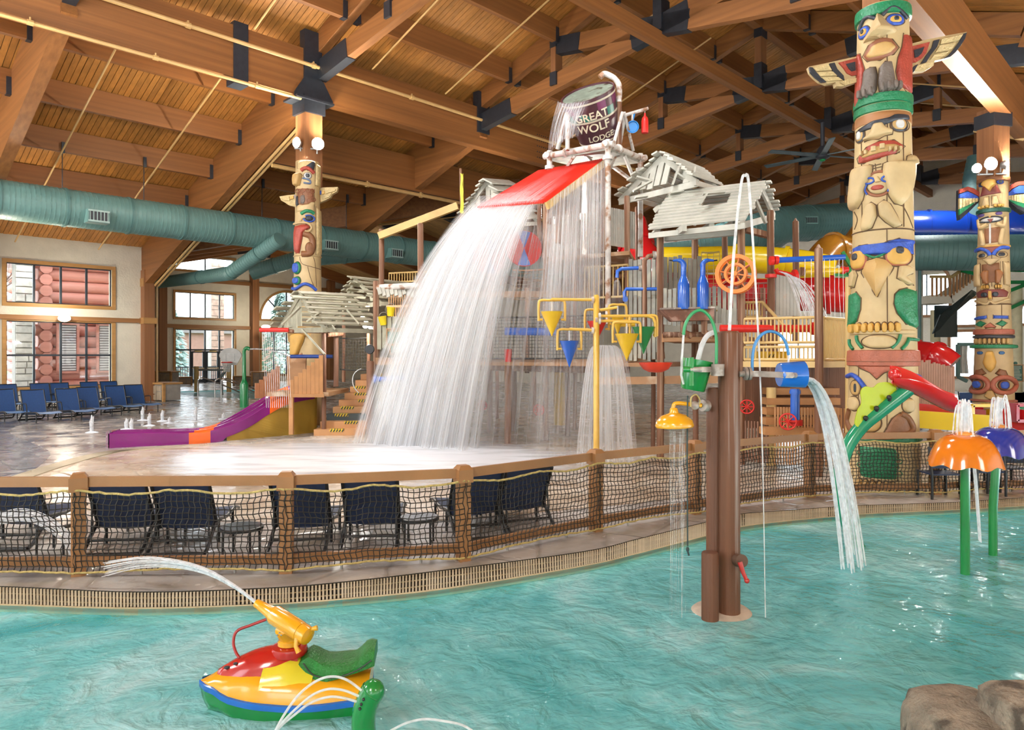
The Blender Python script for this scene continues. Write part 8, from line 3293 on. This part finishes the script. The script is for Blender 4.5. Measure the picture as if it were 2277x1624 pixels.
# fans and threads
m = MB()
for k in range(34):
    y0 = rr.uniform(602, 616)
    x0 = 1728+(y0-600)*2.2
    L = rr.uniform(.35, .75)
    a = P(x0, y0+2, 12.8)
    pts = [a+V((L*t, -.05*t, .03*t-1.0*t*t)) for t in [i/8 for i in range(9)]]
    m.tube(pts, .0055, 4, False)
tag(m.build('nozzle_fan', jet, None, 60, kind='stuff'), 'fan of white streams from the red nozzle', 'water')
m = MB()
for px in (1790, 1804, 1816, 1833, 1845, 1856, 1866, 1874):
    m.tube([P(px, 577, 12.55), P(px+rr.uniform(-1, 2), 640, 12.5), P(px+rr.uniform(0, 6), 724, 12.4)], .005, 4, False)
tag(m.build('pipe_rain', jet, None, 60, kind='stuff'), 'thin threads of water raining from the high blue pipe', 'water')
m = MB()
for k in range(13):
    px = 583+k*4.6
    a = P(px, 738, 16.6)
    i = 30+int(k*1.6)
    e = lerp(nsp[min(i, 53)], fsp[min(i, 53)], .35+.3*((k*7) % 5)/5)
    m.tube([a, V((a.x+.02, a.y+.1, (a.z+.9)/2)), V((a.x+.03, a.y+.2, .75))], .005, 5, False)
tag(m.build('slide_rain', jet, None, 60, kind='stuff'), 'straight threads of water falling from the red bar onto the purple slide', 'water')
m = MB()
for k in range(10):
    a = P(905, 841, 16.7)+V((0, 0, rr.uniform(-.05, .05)))
    v = rr.uniform(.5, .9)
    m.tube([a+V((v*t, -.2*t, .35*t-1.1*t*t)) for t in [i/8 for i in range(10)]], .015, 5, False)
tag(m.build('pipe_spout', jet, None, 60, kind='stuff'), 'white spout from the blue pipe beside the stairs', 'water')
m = MB()
for px, y in ((560, 776), (560, 777)):
    a = P(px-4, y, 26.6)
    m.tube([a+V((1.9*t, -.2*t, .1*t-.55*t*t)) for t in [i/8 for i in range(9)]], .02, 6, False)
tag(m.build('shower_stream', jet, None, 60, kind='stuff'), 'stream from the head of the green shower post', 'water')
# deck jets
for k, (px, y, h) in enumerate(((204, 962, .45), (281, 955, .30), (292, 957, .32), (317, 935, .42), (332, 947, .36), (361, 937, .34), (377, 941, .18), (435, 937, .44), (497, 932, .2))):
    b = G(px, y)
    m = MB()
    for j in range(7):
        a = j*.9
        s = .05*(j > 0)
        m.tube([b+V((math.cos(a)*s*f, math.sin(a)*s*f, h*(1-.08*j)*(1-(1-f)**2))) for f in (0, .25, .5, .75, 1)], [.05, .04, .03, .02, .006], 6, False)
    m.lathe([(.16, 0), (.10, .02), (.03, .04)], b, n=12)
    tag(m.build('deck_jet', jet, None, 60, kind='stuff'), 'low white fountain jet on the deck before the purple slide, %s from the photo edge' % ORD[k], 'fountain', 'deck jets')


# foam spreading over the pad
def foam_mat():
    m = bpy.data.materials.new('foam')
    m.use_nodes = True
    N, L = m.node_tree.nodes, m.node_tree.links
    b = N['Principled BSDF']
    b.inputs['Base Color'].default_value = (.86, .89, .94, 1)
    b.inputs['Roughness'].default_value = .25
    tr = N.new('ShaderNodeBsdfTransparent')
    tc = N.new('ShaderNodeTexCoord')
    mp = N.new('ShaderNodeMapping')
    mp.inputs['Scale'].default_value = (.5, 2.2, 1)
    mp.inputs['Rotation'].default_value = (0, 0, .25)
    L.new(tc.outputs['Object'], mp.inputs[0])
    no = N.new('ShaderNodeTexNoise')
    no.inputs['Scale'].default_value = 1.4
    no.inputs['Detail'].default_value = 6
    L.new(mp.outputs[0], no.inputs['Vector'])
    at = N.new('ShaderNodeAttribute')
    at.attribute_name = 'thin'
    ad = N.new('ShaderNodeMath')
    ad.operation = 'MULTIPLY_ADD'
    ad.inputs[1].default_value = 1.5
    L.new(at.outputs['Fac'], ad.inputs[0])
    mi = N.new('ShaderNodeMath')
    mi.operation = 'MULTIPLY_ADD'
    mi.inputs[1].default_value = 1.4
    mi.inputs[2].default_value = -1.2
    L.new(no.outputs['Fac'], mi.inputs[0])
    L.new(mi.outputs[0], ad.inputs[2])
    ad.use_clamp = True
    mx = N.new('ShaderNodeMixShader')
    L.new(ad.outputs[0], mx.inputs[0])
    L.new(tr.outputs[0], mx.inputs[1])
    L.new(b.outputs[0], mx.inputs[2])
    L.new(mx.outputs[0], N['Material Output'].inputs[0])
    return m


def foam_fn(s, t):
    x = lerp(150, 1500, s)
    y = lerp(1100, 955, t**1.0)
    p = G(x, y, .03)
    return p


def foam_thin(s, t):
    x, y = lerp(150, 1500, s), lerp(1100, 955, t)
    core = math.exp(-((x-760)/330)**2-((y-1020)/45)**2)
    c2 = math.exp(-((x-1080)/260)**2-((y-1030)/50)**2)*.9
    c3 = math.exp(-((x-520)/170)**2-((y-1035)/42)**2)*.65
    return min(1, core+c2+c3)*smooth(0, .12, s)*smooth(0, .15, 1-s)*smooth(0, .1, 1-t)


o = water_sheet('foam_sheet', foam_fn, 60, 24, foam_mat(), 'white foaming water spreading over the splash pad', foam_thin)
o['kind'] = 'stuff'
